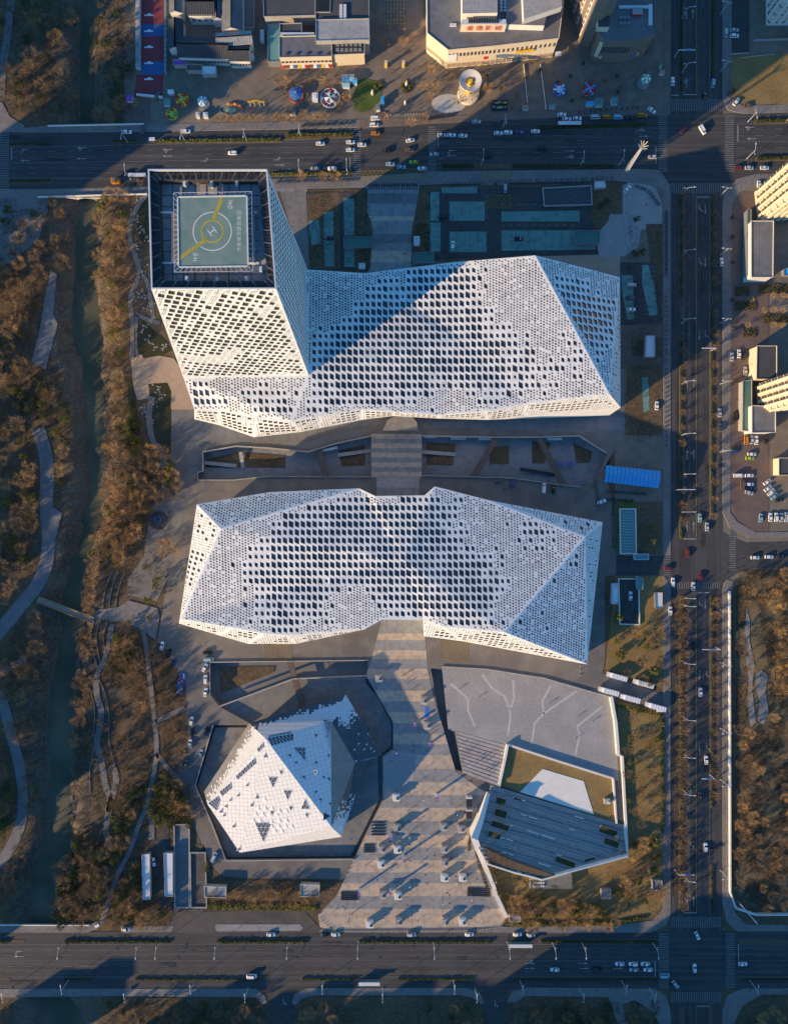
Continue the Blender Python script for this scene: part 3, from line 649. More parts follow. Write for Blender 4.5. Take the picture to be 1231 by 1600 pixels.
def perforate(F, name, parent, a, b, ha, hb, size, root, panes, depth=.55, skin='skin_white', sub=(2, 3), jit=.0, pane_mat=None):
    """a,b: lattice vectors in the facet plane; ha,hb: opening edge vectors for factor 1;
    size(x,y) -> 0 none, >0 one opening of that factor, <0 a cluster of small openings"""
    mb = MB(); q = F.q
    det = a[0]*b[1]-a[1]*b[0]
    ij = [((x*b[1]-y*b[0])/det, (a[0]*y-a[1]*x)/det) for x, y in q]
    i0, i1 = math.floor(min(i for i, _ in ij))-1, math.ceil(max(i for i, _ in ij))+1
    j0, j1 = math.floor(min(j for _, j in ij))-1, math.ceil(max(j for _, j in ij))+1
    tris2 = [[F.q2[k] for k in t] for t in F.tris]
    m = M[skin]; rv = M['reveal']; tones = [M['skin_white'], M['skin_white'], M['skin_pale'], M['skin_dusty'], M['skin_white']]
    def ring(C, H, pm, big):
        n = len(mb.v)
        mb.v += [tuple(F.at(*p)) for p in C]+[tuple(F.at(*p)) for p in H]+[tuple(F.at(p[0], p[1], -depth)) for p in H]
        k = mb.mi(tones[int(abs(C[0][0]*7.3+C[0][1]*3.1)) % 5]); kr = mb.mi(rv)
        for i in range(4):
            e = (i+1) % 4
            mb.f.append([n+i, n+e, n+4+e, n+4+i]); mb.m.append(k)
            mb.f.append([n+4+i, n+4+e, n+8+e, n+8+i]); mb.m.append(kr)
        panes.append((big, [mb.v[n+8+i] for i in range(4)], pm))
    for i in range(i0, i1):
        for j in range(j0, j1):
            o = (i*a[0]+j*b[0], i*a[1]+j*b[1])
            C = [o, (o[0]+a[0], o[1]+a[1]), (o[0]+a[0]+b[0], o[1]+a[1]+b[1]), (o[0]+b[0], o[1]+b[1])]
            if det < 0: C = [C[0], C[3], C[2], C[1]]
            c = ((C[0][0]+C[2][0])/2, (C[0][1]+C[2][1])/2)
            if not any(inside(p, q) for p in C) and not inside(c, q):
                hit = False
                for t in tris2:
                    if clip_convex(C, t): hit = True; break
                if not hit: continue
            f = size(c[0], c[1]) if all(inside(p, q) for p in C) and inside(c, q) else 0
            if f == 0:
                if size(c[0], c[1]) == 0:
                    for t in tris2:
                        P = clip_convex(C, t)
                        if len(P) > 2: mb.face([F.at(*p) for p in P], m)
                    continue
                f = -.6                         # edge cells carry what small openings fit
            pm = M[pane_mat(c[0], c[1])] if pane_mat else M['glass_dark']
            if f > 0:
                H = []
                for s_, t_ in ((-.5, -.5), (.5, -.5), (.5, .5), (-.5, .5)):
                    H.append((c[0]+(s_*ha[0]+t_*hb[0])*f, c[1]+(s_*ha[1]+t_*hb[1])*f))
                if det < 0: H = [H[0], H[3], H[2], H[1]]
                ring(C, H, pm, f)
            else:
                for u in range(sub[0]):
                    for v in range(sub[1]):
                        u0, u1, v0, v1 = u/sub[0], (u+1)/sub[0], v/sub[1], (v+1)/sub[1]
                        def cc(p, r): return (o[0]+a[0]*p+b[0]*r, o[1]+a[1]*p+b[1]*r)
                        K = [cc(u0, v0), cc(u1, v0), cc(u1, v1), cc(u0, v1)]
                        if det < 0: K = [K[0], K[3], K[2], K[1]]
                        kc = ((K[0][0]+K[2][0])/2, (K[0][1]+K[2][1])/2)
                        kc = (kc[0], kc[1]+(u-(sub[0]-1)/2)*.16*b[1])
                        if not all(inside(p, q) for p in K):
                            for t in tris2:
                                P = clip_convex(K, t)
                                if len(P) > 2: mb.face([F.at(*p) for p in P], m)
                            continue
                        if noise.noise(Vector((kc[0]*2.3, kc[1]*2.1, 9))) < -.36: mb.face([F.at(*p) for p in K], m); continue
                        g = -f*1.12*(.75+.5*abs(noise.noise(Vector((kc[0]*3.1, kc[1]*2.7, 0)))))
                        H = []
                        for s_, t_ in ((-.5, -.5), (.5, -.5), (.5, .5), (-.5, .5)):
                            H.append((kc[0]+(s_*ha[0]/sub[0]+t_*hb[0]*1.2/sub[1])*g, kc[1]+(s_*ha[1]/sub[0]+t_*hb[1]*1.2/sub[1])*g))
                        if det < 0: H = [H[0], H[3], H[2], H[1]]
                        ring(K, H, M['glass_dark'], g/2)
    world_to_local(mb, root)
    return mb.build(name, parent)
def add_panes(panes, root, keep=295):
    panes.sort(key=lambda p: -p[0]); b = MB()
    lx = Vector(root.location)
    for k, (f, P, m) in enumerate(panes):
        if k < keep:
            c = MB(); ctr = sum((Vector(p) for p in P), Vector())/4
            c.face([Vector(p)-ctr for p in P], m); o = c.build('window_pane', root, ctr-lx)
        else: b.face([Vector(p)-lx for p in P], m)
    o = b.build('window_pane', root); o['kind'] = 'stuff'
def blobs(L):
    B = [(*W(x, y, 26)[:2], r*S*.93, v) for x, y, r, v in L]
    def f(x, y):
        s_ = 0.
        for bx, by, r, v in B:
            d = ((x-bx)**2+(y-by)**2)/(r*r)
            if d < 4: s_ += v*math.exp(-d)
        return s_
    return f
def roof_size(fn, base=0.0, off=0):
    def size(x, y):
        n1 = noise.noise(Vector((x*.05+off, y*.05, 1.3)))*.34; n2 = noise.noise(Vector((x*.6, y*.5, 7+off)))*.62
        v = base+fn(x, y)+n1+n2
        if v > .28: return max(.42, min(.88, .52+.26*min(1, (v-.28)/.9)+n2*.32+.12*noise.noise(Vector((x*.12, y*.12, 40)))))
        return -(.60+.12*abs(n1)*3)
    return size
RA, RB, RHA, RHB = (2.83, 0.), (0., 3.93), (2.62, -1.15), (0., 3.35)
W_flat = W
def W(px_, py_, h=0.):          # hall heights in metres, scaled up so the halls cast longer shadows
    return W_flat(px_, py_, h*1.22 if 0 < h < 60 else h)
# ---------------- hall one: the long roof with the tower at its western end
north_hall = thing('exhibition_hall', (*W(640, 560)[:2], 0), 'long white perforated hall with folded roof and a square tower on its western end', 'building')
hall = north_hall; panes = []
fn = blobs([(600, 560, 95, 1.0), (660, 500, 80, 1.0), (730, 540, 90, .95), (540, 560, 60, .8), (700, 440, 40, .8), (640, 600, 60, .4), (800, 570, 50, .5), (760, 600, 40, .5), (525, 480, 60, -.6), (800, 470, 70, -.5), (520, 620, 30, .3), (690, 635, 80, -.7), (860, 530, 60, -.2), (900, 560, 40, .5), (560, 520, 50, .5)])
def pm_roof(x, y):
    v = noise.noise(Vector((x*.07, y*.08, 4)))+.4*noise.noise(Vector((x*.5, y*.5, 4)))
    return 'glass_blue' if v > .02 else 'glass_dark'
TB_W, TB_E = (287, 590, 29), (482, 586, 27)
roof1 = [W(*p) for p in ((477, 421, 23), (570, 427, 22), (706, 410, 25), (836, 399, 29), (952, 616, 27), (820, 631, 25), (760, 642, 25), (686, 648.5, 24), (614, 643, 25), (565, 640, 25), (500, 650, 25), (455, 658, 25), TB_E)]
perforate(Facet(roof1, hub=W(720, 530, 25.5)), 'roof_skin', hall, RA, RB, RHA, RHB, roof_size(fn), hall, panes, pane_mat=pm_roof)
fe = blobs([(900, 470, 40, 1.0), (930, 500, 40, .8), (905, 520, 40, .7), (940, 560, 18, .3)])
perforate(Facet([W(836, 399, 29), W(968, 433, 10), W(952, 616, 27)]), 'roof_skin', hall, RA, RB, RHA, RHB, roof_size(fe, -.12, 5), hall, panes, pane_mat=pm_roof)
fw = blobs([(410, 640, 30, .4), (440, 645, 50, .5), (315, 618, 22, 1.3), (330, 628, 22, 1.0)])
perforate(Facet([W(*TB_W), W(*TB_E), W(455, 658, 25), W(400, 651, 24.5), W(342, 641, 24), W(304, 640, 24)], N=None), 'roof_skin', hall, RA, RB, RHA, RHB, roof_size(fw, -.1, 9), hall, panes, pane_mat=lambda x, y: 'glass_dark')
# south face: upper field leans out, lower field leans back in
R1 = [(304, 640, 24), (342, 641, 24), (400, 651, 24.5), (455, 658, 25), (500, 650, 25), (565, 640, 25), (614, 643, 25), (686, 648.5, 24), (760, 642, 25), (820, 631, 25), (952, 616, 27)]
M1 = [(304, 655, 12), (342, 664, 12), (397, 683, 12), (470, 675, 14), (500, 669, 14), (565, 656, 15), (614, 650, 16), (686, 654, 16), (760, 656, 14), (820, 650, 13), (969, 637, 13)]
B1 = [(340, 648, 0), (372, 655, 0), (410, 664, 0), (470, 660, 0), (510, 655, 0), (565, 650, 0), (614, 648, 0), (686, 652, 0), (760, 654, 0), (825, 654, 0), (950, 650, 0)]
def wall_fields(Rr, Mm, name, A=(2.6, 0), B_=(0, 2.9), HA=(2.3, 0.4), HB=(.3, 2.1), szf=None, cuts=None, prev=None):
    for i in range(len(Rr)-1):
        P = [W(*Rr[i]), W(*Mm[i]), W(*Mm[i+1]), W(*Rr[i+1])]
        for T in ([P[0], P[1], P[2]], [P[0], P[2], P[3]]) if True else ():
            pass
        F = Facet(P)
        # outward normal must face away from the hall (southwards)
        if F.N.y > 0: F = Facet(P, N=-F.N)
        perforate(F, name, hall, A, B_, HA, HB, szf, hall, panes, depth=.5, pane_mat=lambda x, y: 'glass_olive')
def sz_wall(x, y):
    v = noise.noise(Vector((x*.06, y*.1, 2)))+.5*noise.noise(Vector((x*.8, y*.8, 5)))
    return .84+.1*v if v > -.1 else -.6
wall_fields(R1, M1, 'south_wall_skin', szf=sz_wall)
b = MB()
def quad_strip(b, A_, B_, m, flip=False):
    for i in range(len(A_)-1):
        P = [W(*A_[i]), W(*B_[i]), W(*B_[i+1]), W(*A_[i+1])]
        b.face([P[0], P[1], P[2]], m, flip); b.face([P[0], P[2], P[3]], m, flip)
quad_strip(b, M1, B1, M['skin_white']); world_to_local(b, hall); b.build('lower_wall', hall)
perforate(Facet([W(968, 433, 10), W(969, 637, 13), W(952, 616, 27)]), 'east_wall_skin', hall, (2.2, 0), (0, 2.2), (1.3, 1.1), (-1.1, 1.3), lambda x, y: .75 if noise.noise(Vector((x*.3, y*.3, 1))) > .1 else -.45, hall, panes)
b = MB(); m = M['skin_white']
for P in (((968, 433, 10), (950, 650, 0), (969, 637, 13)), ((968, 433, 10), (960, 440, 0), (950, 650, 0)),                      # east foot
          ((477, 421, 23), (570, 427, 22), (570, 432, 0), (480, 426, 0)), ((570, 427, 22), (706, 410, 25), (706, 418, 0), (570, 432, 0)),
          ((706, 410, 25), (836, 399, 29), (836, 412, 0), (706, 418, 0)), ((836, 399, 29), (968, 433, 10), (960, 440, 0), (836, 412, 0))):
    b.face([W(*p) for p in P], m)
world_to_local(b, hall); b.build('rear_wall', hall)
# entrance under the bridge end
b = MB(); b.prism(P2('598,672 605,656 615,650 642,650 651,658 653,672', 9), 8.4, 9, M['granite'], M['concrete_dark']); world_to_local(b, hall); b.build('entrance_canopy', hall)
# tower
TH = 130.
T = [(232, 265), (418, 265), (432, 452), (237, 452)]
tt = [W(x, y, TH) for x, y in T]
GW, GE = W(300, 640, 12), W(480, 420, 0)
NWg = W(352, 438, 0)
def tsz(x, y):
    n2 = noise.noise(Vector((x*.6, y*.4, 3)))
    v = .30+noise.noise(Vector((x*.055, y*.035, 11)))*1.1+n2*.5
    if v > -.12: return max(.45, min(.95, .78+.6*n2+.2*v))
    return -.5
F = Facet([tt[3], W(*TB_W), W(*TB_E), tt[2]])
if F.N.y > 0: F = Facet(F.P, N=-F.N)
perforate(F, 'tower_south_skin', hall, (2.7, -1.1), (1.75, 3.6), (2.2, -.95), (1.2, 3.0), tsz, hall, panes, depth=.5, sub=(3, 3), pane_mat=lambda x, y: 'glass_olive')
F = Facet([tt[1], W(480, 420, 22), W(*TB_E), tt[2]])
if F.N.x < 0: F = Facet(F.P, N=-F.N)
perforate(F, 'tower_east_skin', hall, (2.6, -1.2), (0, 4.0), (2.2, -1.1), (0, 2.7), lambda x, y: .82+.1*noise.noise(Vector((x*.5, y*.3, 1))), hall, panes, depth=.5)
b = MB(); m = M['skin_white']
for P in ((tt[0], tt[3], W(*TB_W)), (tt[0], W(*TB_W), NWg), (NWg, W(*TB_W), W(304, 640, 24)), (NWg, W(304, 640, 24), W(304, 655, 12)), (NWg, W(304, 655, 12), W(340, 648, 0)),
          (tt[0], NWg, W(480, 426, 0)), (tt[0], W(480, 426, 0), tt[1]), (tt[1], W(480, 426, 0), W(480, 420, 22))): b.face(P, m)
world_to_local(b, hall); b.build('tower_rear_wall', hall)
# tower crown: parapet frame, sunken roof terrace, raised helipad
def ring4(P, d):
    """inset a quad by d metres"""
    c = sum(P, Vector())/4
    return [p+Vector(((-d if p.x > c.x else d), (-d if p.y > c.y else d), 0)) for p in P]
t0 = tt; t1 = ring4(tt, .45); t2 = ring4(tt, 3.3)
b = MB()
for i in range(4):
    e = (i+1) % 4; up = Vector((0, 0, .5))
    b.face([t0[i]+up, t0[e]+up, t1[e]+up, t1[i]+up], M['metal_white'])
    b.face([t0[i]-up*.4, t0[e]-up*.4, t0[e]+up, t0[i]+up], M['metal_white']); b.face([t1[i]-up, t1[e]-up, t1[e]+up, t1[i]+up], M['metal_white'])
world_to_local(b, hall); b.build('parapet_cap', hall)
b = MB()
for i in range(4):
    e = (i+1) % 4; dn = Vector((0, 0, -1.1)); dd = Vector((0, 0, -5))
    b.face([t1[i]+dn, t1[e]+dn, t2[e]+dn, t2[i]+dn], M['louvre'])
    b.face([t2[i]+dn, t2[e]+dn, t2[e]+dd, t2[i]+dd], M['louvre'])
world_to_local(b, hall); b.build('crown_gallery', hall)
for i in range(4):                       # louvre fins standing on the gallery
    e = (i+1) % 4; n = 17
    for k in range(1, n*2):
        bl = MB(); bw = MB()
        s_ = k/(n*2); p = t1[i].lerp(t1[e], s_); q = t2[i].lerp(t2[e], s_)
        if k % 2: bw.bar(p+Vector((0, 0, -.7)), q+Vector((0, 0, -.7)), .14, .25, M['metal_grey' if k % 4 == 1 else 'metal_dark'])
        else: bl.bar(p.lerp(q, .5)+(t1[e]-t1[i]).normalized()*-.5+Vector((0, 0, -.95)), p.lerp(q, .5)+(t1[e]-t1[i]).normalized()*.5+Vector((0, 0, -.95)), 2.2, .2, M['metal_dark'])
        for bb, nm_l in ((bl, 'louvre_panel'), (bw, 'louvre_fin')):
            if bb.v: world_to_local(bb, hall); bb.build(nm_l, hall)
b = MB(); q = [tuple(p[:2]) for p in t2]; b.prism(q, TH-5, TH-4.5, M['roof_bright']); 
world_to_local(b, hall); b.build('tower_roof', hall)
b = MB(); xs = [t2[0].x+k*4.0 for k in range(10)]; ys = [t2[0].y-k*4.0 for k in range(10)]
for x in xs[1:-1]: b.bar((x, t2[0].y-.2, TH-4.4), (x, t2[2].y+.2, TH-4.4), .16, .12, M['metal_dark'])
for y in ys[1:]:
    if y > t2[2].y+1: b.bar((t2[0].x+.3, y, TH-4.38), (t2[1].x-.3, y, TH-4.38), .16, .12, M['metal_dark'])
world_to_local(b, hall); b.build('roof_joint', hall)
for x, y in ((292, 292), (333, 292), (372, 292), (250, 345), (250, 385), (252, 412), (296, 440), (342, 440), (388, 440), (250, 330), (410, 425), (295, 286), (334, 286), (373, 286)):
    b = MB(); p = W(x, y, TH-5); b.box((p.x, p.y, TH-4.6), (.9, 1.6, 2.6+.4*(x % 3)), M['metal_white']); world_to_local(b, hall); b.build('roof_bracket', hall)
for s in ('250,332 275,332', '250,411 279,411', '388,411 405,411', '388,332 402,332'):
    b = MB(); (x0, y0), (x1, y1) = pts(s); b.bar(W(x0, y0, TH-3), W(x1, y1, TH-3), .7, .5, M['metal_white']); world_to_local(b, hall); b.build('roof_beam', hall)
for s in ('300,421 300,442', '340,420 340,444', '375,420 375,444', '283,305 283,292', '310,300 310,285', '345,300 345,285'):
    b = MB(); (x0, y0), (x1, y1) = pts(s); b.bar(W(x0, y0, TH-3), W(x1, y1, TH-3), .9, .4, M['metal_grey']); world_to_local(b, hall); b.build('roof_beam', hall)
# helipad
HH = TH+1.0
pad = [W(278, 308, HH), W(386, 306, HH), W(388, 416, HH), W(279.5, 417.5, HH)]
base = [W(270, 333, TH-3), W(398, 333, TH-3), W(398, 412, TH-3), W(270, 412, TH-3)]
b = MB(); b.prism([tuple(p[:2]) for p in base], TH-4.6, TH-1.6, M['roof_grey'], M['metal_white']); world_to_local(b, hall); b.build('penthouse', hall)
b = MB(); b.prism([tuple(p[:2]) for p in pad], HH-.5, HH, M['pad_green'], M['metal_white']); world_to_local(b, hall); hp = b.build('helipad', hall)
b = MB()
for i in range(4):
    p, q = pad[i], pad[(i+1) % 4]; d = (q-p).normalized()*.2; b.bar(p-d+Vector((0, 0, .1)), q+d+Vector((0, 0, .1)), .45, .25, M['pad_white'])
world_to_local(b, hall); b.build('helipad_edge', hp)
pc = W(332, 361.5, HH); hz = HH+.02
def annulus(b, c, r0, r1, z, m, n=64):
    for i in range(n):
        a0, a1 = 2*math.pi*i/n, 2*math.pi*(i+1)/n
        b.face([(c.x+r0*math.cos(a0), c.y+r0*math.sin(a0), z), (c.x+r1*math.cos(a0), c.y+r1*math.sin(a0), z), (c.x+r1*math.cos(a1), c.y+r1*math.sin(a1), z), (c.x+r0*math.cos(a1), c.y+r0*math.sin(a1), z)], m)
b = MB(); kp = S*(D-HH)/D
annulus(b, pc, 29*kp, 30.6*kp, hz, M['pad_white']); world_to_local(b, hall); b.build('landing_circle', hp)
b = MB(); annulus(b, pc, 15.8*kp, 18*kp, hz+.01, M['pad_yellow']); world_to_local(b, hall); b.build('touchdown_circle', hp)
b = MB(); an = R(-33)
def hp_pt(u, v, a): return (pc.x+(u*math.cos(a)-v*math.sin(a))*kp, pc.y+(u*math.sin(a)+v*math.cos(a))*kp, hz+.02)
for u0, u1, v0, v1 in ((-5.5, -3.9, -6, 6), (3.9, 5.5, -6, 6), (-3.9, 3.9, -.8, .8)):
    a_ = R(-55+90+0); b.face([hp_pt(u0, v0, a_), hp_pt(u1, v0, a_), hp_pt(u1, v1, a_), hp_pt(u0, v1, a_)], M['pad_white'])
world_to_local(b, hall); b.build('letter', hp)
for (x0, y0, x1, y1) in ((334, 343, 347, 309), (283, 402, 324, 373)):       # hatched yellow arrows
    b = MB(); A = W(x0, y0, HH); B = W(x1, y1, HH); d = (B-A); L = d.length; d.normalize(); n = Vector((-d.y, d.x, 0))*.75
    t = 0
    while t < L:
        p = A+d*t; q = A+d*min(L, t+.55); sk = d*.5; z = Vector((0, 0, .02))
        b.face([p-n-sk+z, q-n-sk+z, q+n+sk+z, p+n+sk+z], M['pad_yellow']); t += .8
    b.face([A-n*.2, B-n*.2, B+n*.2, A+n*.2][::1], M['pad_yellow']); b.v[-4:] = [(v[0], v[1], HH+.03) for v in b.v[-4:]]
    world_to_local(b, hall); b.build('approach_stripe', hp)
def text(body, loc, size, rz, m, parent, name='lettering', spacing=1., xs=1.):
    cu = bpy.data.curves.new(name, 'FONT'); cu.body = body; cu.size = size; cu.extrude = .01; cu.space_character = spacing
    cu.align_x = 'CENTER'; cu.align_y = 'CENTER'
    o = bpy.data.objects.new(name, cu); COL.objects.link(o); dg = bpy.context.evaluated_depsgraph_get()
    me = bpy.data.meshes.new_from_object(o.evaluated_get(dg)); bpy.data.objects.remove(o)
    me.materials.clear(); me.materials.append(m)
    o = bpy.data.objects.new(name, me); COL.objects.link(o)
    o.matrix_world = Matrix.Translation(loc) @ Matrix.Rotation(rz, 4, 'Z') if not isinstance(rz, Matrix) else Matrix.Translation(loc) @ rz
    o.scale = (xs, 1, 1) if not isinstance(rz, Matrix) else o.scale
    if parent:
        mw = o.matrix_world.copy(); o.parent = parent; bpy.context.view_layer.update(); o.matrix_parent_inverse = parent.matrix_world.inverted(); o.matrix_world = mw
    return o
TEXTS = []
def later_text(*a, **k): TEXTS.append((a, k))
later_text('济南城市建设集团', W(374.5, 361, HH+.04), 1.75, R(90), 'pad_white', hp, spacing=1.1)
later_text('04t', W(360.5, 319, HH+.04), 2.4, R(90), 'pad_white', hp)
later_text('04t', W(305.5, 402, HH+.04), 2.4, R(-90), 'pad_white', hp)
b = MB()                                                   # safety netting frame round the pad
po = [p+Vector(((-1.6 if p.x < pc.x else 1.6), (-1.6 if p.y < pc.y else 1.6), -.3)) for p in pad]
for i in range(4):
    e = (i+1) % 4; b.bar(po[i], po[e], .12, .12, M['metal_white'])
    for k in range(15):
        t = k/15; b.bar(pad[i].lerp(pad[e], t), po[i].lerp(po[e], t), .1, .1, M['metal_white'])
world_to_local(b, hall); b.build('safety_net_frame', hp)
add_panes(panes, hall)

# ---------------- hall two
hall = thing('exhibition_hall', (*W(620, 890)[:2], 0), 'lower white perforated hall with a narrow waist, directly south of the towered hall', 'building'); panes = []
south_hall = hall
a_ = (308, 788, 15); c_ = (345, 826, 25); n1 = (421, 769, 19); n2 = (561, 763, 23); n3 = (586, 775, 24); n4 = (663, 774, 24); n5 = (679, 760, 24); n6 = (761, 781, 20); n7 = (941, 816, 13)
e1 = (914, 839, 20); e2 = (917, 1038, 8.5); s1 = (788, 988, 26); s2 = (690, 979, 25); s3 = (661, 969, 24); s4 = (597, 968, 24); s5 = (570, 982, 24); s6 = (450, 993, 24); s7 = (412, 990, 24); s8 = (365, 981, 23); s9 = (283, 967, 20)
m0 = (280, 974, 14); m1 = (389, 1006, 13); m2 = (462, 1006, 14); m3 = (570, 983.5, 20); m4 = (662, 994, 14); m5 = (723, 1002, 13)
f2 = blobs([(450, 880, 60, 1.3), (520, 860, 60, 1.2), (480, 840, 50, .7), (560, 830, 45, .9), (590, 870, 60, .8), (640, 850, 60, 1.2), (620, 920, 50, 1.0), (690, 920, 50, 1.3), (700, 870, 45, .8), (710, 960, 50, .9), (440, 940, 60, .5), (430, 970, 40, .6), (640, 800, 40, 1.0), (590, 800, 40, .8), (750, 940, 30, .7), (760, 900, 30, .5), (840, 830, 50, .5), (560, 920, 30, -.2), (560, 950, 40, -.7), (680, 800, 20, .5), (600, 970, 20, -.4), (800, 800, 30, .2), (330, 930, 50, -.5), (400, 800, 40, -.7)])
def pm2(x, y):
    p = (x/(S*.935)+CX, CY-y/(S*.935))
    if 385 < p[0] < 530 and 845 < p[1] < 920 and noise.noise(Vector((x*.2, y*.2, 0))) > -.2: return 'glass_blue'
    if 590 < p[0] < 665 and noise.noise(Vector((x*.2, y*.1, 0))) > -.1: return 'glass_blue'
    return 'glass_dark'
perforate(Facet([W(*p) for p in (c_, n2, n3, n4, n5, n6, e1, s1, s2, s3, s4, s5, s6, s7, s8, s9)], hub=W(630, 875, 25)), 'roof_skin', hall, RA, RB, RHA, RHB, roof_size(f2, -.06, 2), hall, panes, pane_mat=pm2)
perforate(Facet([W(*p) for p in (a_, n1, n2, c_)]), 'roof_skin', hall, RA, RB, RHA, RHB, roof_size(f2, -.2, 2), hall, panes)
perforate(Facet([W(*p) for p in (a_, c_, s9, m0)]), 'west_roof_skin', hall, (2.6, 0), (0, 3.6), (2.0, .5), (.3, 2.8), lambda x, y: .7 if noise.noise(Vector((x*.2, y*.12, 4))) > .0 else -.45, hall, panes)
perforate(Facet([W(*p) for p in (n6, n7, e1)]), 'roof_skin', hall, RA, RB, RHA, RHB, lambda x, y: -.5 if noise.noise(Vector((x*.4, y*.4, 0))) < .1 else .7, hall, panes)
perforate(Facet([W(*p) for p in (e1, e2, s1)]), 'roof_skin', hall, RA, RB, RHA, RHB, roof_size(lambda x, y: -.08, .0, 8), hall, panes)
perforate(Facet([W(*p) for p in (n7, e2, e1)]), 'east_roof_skin', hall, (2.0, 0), (0, 2.6), (1.1, .9), (-.5, 1.8), lambda x, y: -.6 if noise.noise(Vector((x*.4, y*.4, 0))) < .25 else .75, hall, panes)
wall_fields([s9, s8, s7, s6, s5], [m0, (340, 992, 13.5), m1, m2, m3], 'south_wall_skin', szf=sz_wall)
wall_fields([s3, s2, (740, 984, 24), s1], [m4, m5, (800, 1014, 12), (800, 1014, 12)][:3]+[(917, 1037, 9)], 'south_wall_skin', szf=sz_wall) if False else None
wall_fields([s3, s2, s1], [m4, m5, e2], 'south_wall_skin', szf=sz_wall)
b = MB(); m = M['skin_white']
lo = lambda p, dx, dy: (p[0]+dx, p[1]+dy, 0)
for P in ((m0, (340, 992, 13.5), lo(m0, 30, -12), ), ((340, 992, 13.5), lo((340, 990, 0), 12, -14), lo(m0, 30, -12)), ((340, 992, 13.5), m1, lo(m1, 6, -14), lo((340, 990, 0), 12, -14)), (m1, m2, lo(m2, 0, -14), lo(m1, 6, -14)), (m2, m3, lo(m3, 0, -10), lo(m2, 0, -14)),
          (s5, s4, lo(s4, 0, -8), lo(m3, 0, -10), m3), (s4, s3, lo(s3, 0, -8), lo(s4, 0, -8)), (s3, m4, lo(m4, 0, -10), lo(s3, 0, -8)), (m4, m5, lo(m5, 0, -12), lo(m4, 0, -10)), (m5, e2, lo(e2, -14, -10), lo(m5, 0, -12)),
          (e2, n7, lo(n7, -16, 8), lo(e2, -14, -10)), (n7, n6, lo(n6, 0, 8), lo(n7, -16, 8)), (n6, n5, lo(n5, 0, 8), lo(n6, 0, 8)), (n5, n4, lo(n4, 0, 8), lo(n5, 0, 8)), (n4, n3, lo(n3, 0, 8), lo(n4, 0, 8)), (n3, n2, lo(n2, 0, 8), lo(n3, 0, 8)), (n2, n1, lo(n1, 0, 10), lo(n2, 0, 8)), (n1, a_, lo(a_, 24, 16), lo(n1, 0, 10)), (a_, m0, lo(m0, 30, -12), lo(a_, 24, 16))):
    b.face([W(*p) for p in P], m)
world_to_local(b, hall); b.build('lower_wall', hall)
add_panes(panes, hall)

W = W_flat
# ---------------- museum: faceted crystal clad in square panels with triangular lights
mus = thing('museum', (*W(450, 1220)[:2], 0), 'faceted crystal shaped museum clad in white panels with small triangular windows', 'building')
A_, B_, C_, D__, E_, F_, G_, H_, I_, J_, K_, L_ = (390, 1130, 10), (540, 1085, 7), (596, 1180, 5), (517, 1126, 8), (414.5, 1153.5, 20), (518, 1292, 18), (534, 1307, 10), (375, 1332, 8), (319.5, 1237, 6), (325, 1257, 9), (574, 1187, 5), (555, 1191.5, 6.5)
cells = {}
def panelled(P, name, U=None, cs=1.75, white=lambda x, y, p: 1., base='panel_white', alt='panel_dark', voids=(), root=mus, slant=False, flipn=None):
    F = Facet(P)
    if flipn is not None and F.N.dot(flipn) < 0: F = Facet(P, N=-F.N)
    if U is not None:
        Un = (U-F.N*U.dot(F.N)).normalized(); F = Facet(P, U=Un, V=F.N.cross(Un).normalized(), N=F.N)
    q = F.q; x0, x1 = min(p[0] for p in q), max(p[0] for p in q); y0, y1 = min(p[1] for p in q), max(p[1] for p in q)
    body = MB(); tris2 = [[q[k] for k in t] for t in F.tris]; pan = MB()
    body.face([F.at(*p) for p in q], M['panel_grey'])
    vo = [(F, v) for v in voids]; big = []
    wins = []
    for v in voids:
        wq = [(p.dot(F.U), p.dot(F.V)) for p in v]; wins.append(wq)
    i = 0; y = y0
    while y < y1:
        x = x0
        while x < x1:
            g = .045; C = [(x+g, y+g), (x+cs-g, y+g), (x+cs-g, y+cs-g), (x+g, y+cs-g)]
            c = (x+cs/2, y+cs/2); p3 = F.at(*c)
            if not any(inside(c, w_) for w_ in wins):
                wp = white(c[0], c[1], p3); lift = .12+.05*noise.noise(Vector((x, y, 3)))
                pcs = [C] if wp <= .0 or wp >= 1 else [[C[0], C[1], C[2]], [C[0], C[2], C[3]]]
                for t, Cq in [(t, Cq) for t in tris2 for Cq in pcs]:
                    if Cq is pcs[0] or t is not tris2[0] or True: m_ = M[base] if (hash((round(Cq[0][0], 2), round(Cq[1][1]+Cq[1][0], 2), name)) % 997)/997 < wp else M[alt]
                    K = clip_convex(Cq, t)
                    if len(K) > 2:
                        pan.face([F.at(a, b_, lift) for a, b_ in K], m_)
                        if len(K) == 4:
                            for e in range(4):
                                u_, v_ = K[e], K[(e+1) % 4]; pan.face([F.at(*u_, 0), F.at(*v_, 0), F.at(*v_, lift), F.at(*u_, lift)], m_)
            x += cs
        y += cs
    world_to_local(body, root); o = body.build('wall_backing', root)
    world_to_local(pan, root); o2 = pan.build('cladding_panel', root); o2['kind'] = 'stuff'
    return F
def px_of(p): k = D/(S*(D-p.z)); return (p.x*k+CX, CY-p.y*k)
def line_d(p, a, b):
    """signed pixel distance of 3-D point from the photo line a-b"""
    x, y = px_of(p); dx, dy = b[0]-a[0], b[1]-a[1]; return ((x-a[0])*dy-(y-a[1])*dx)/math.hypot(dx, dy)
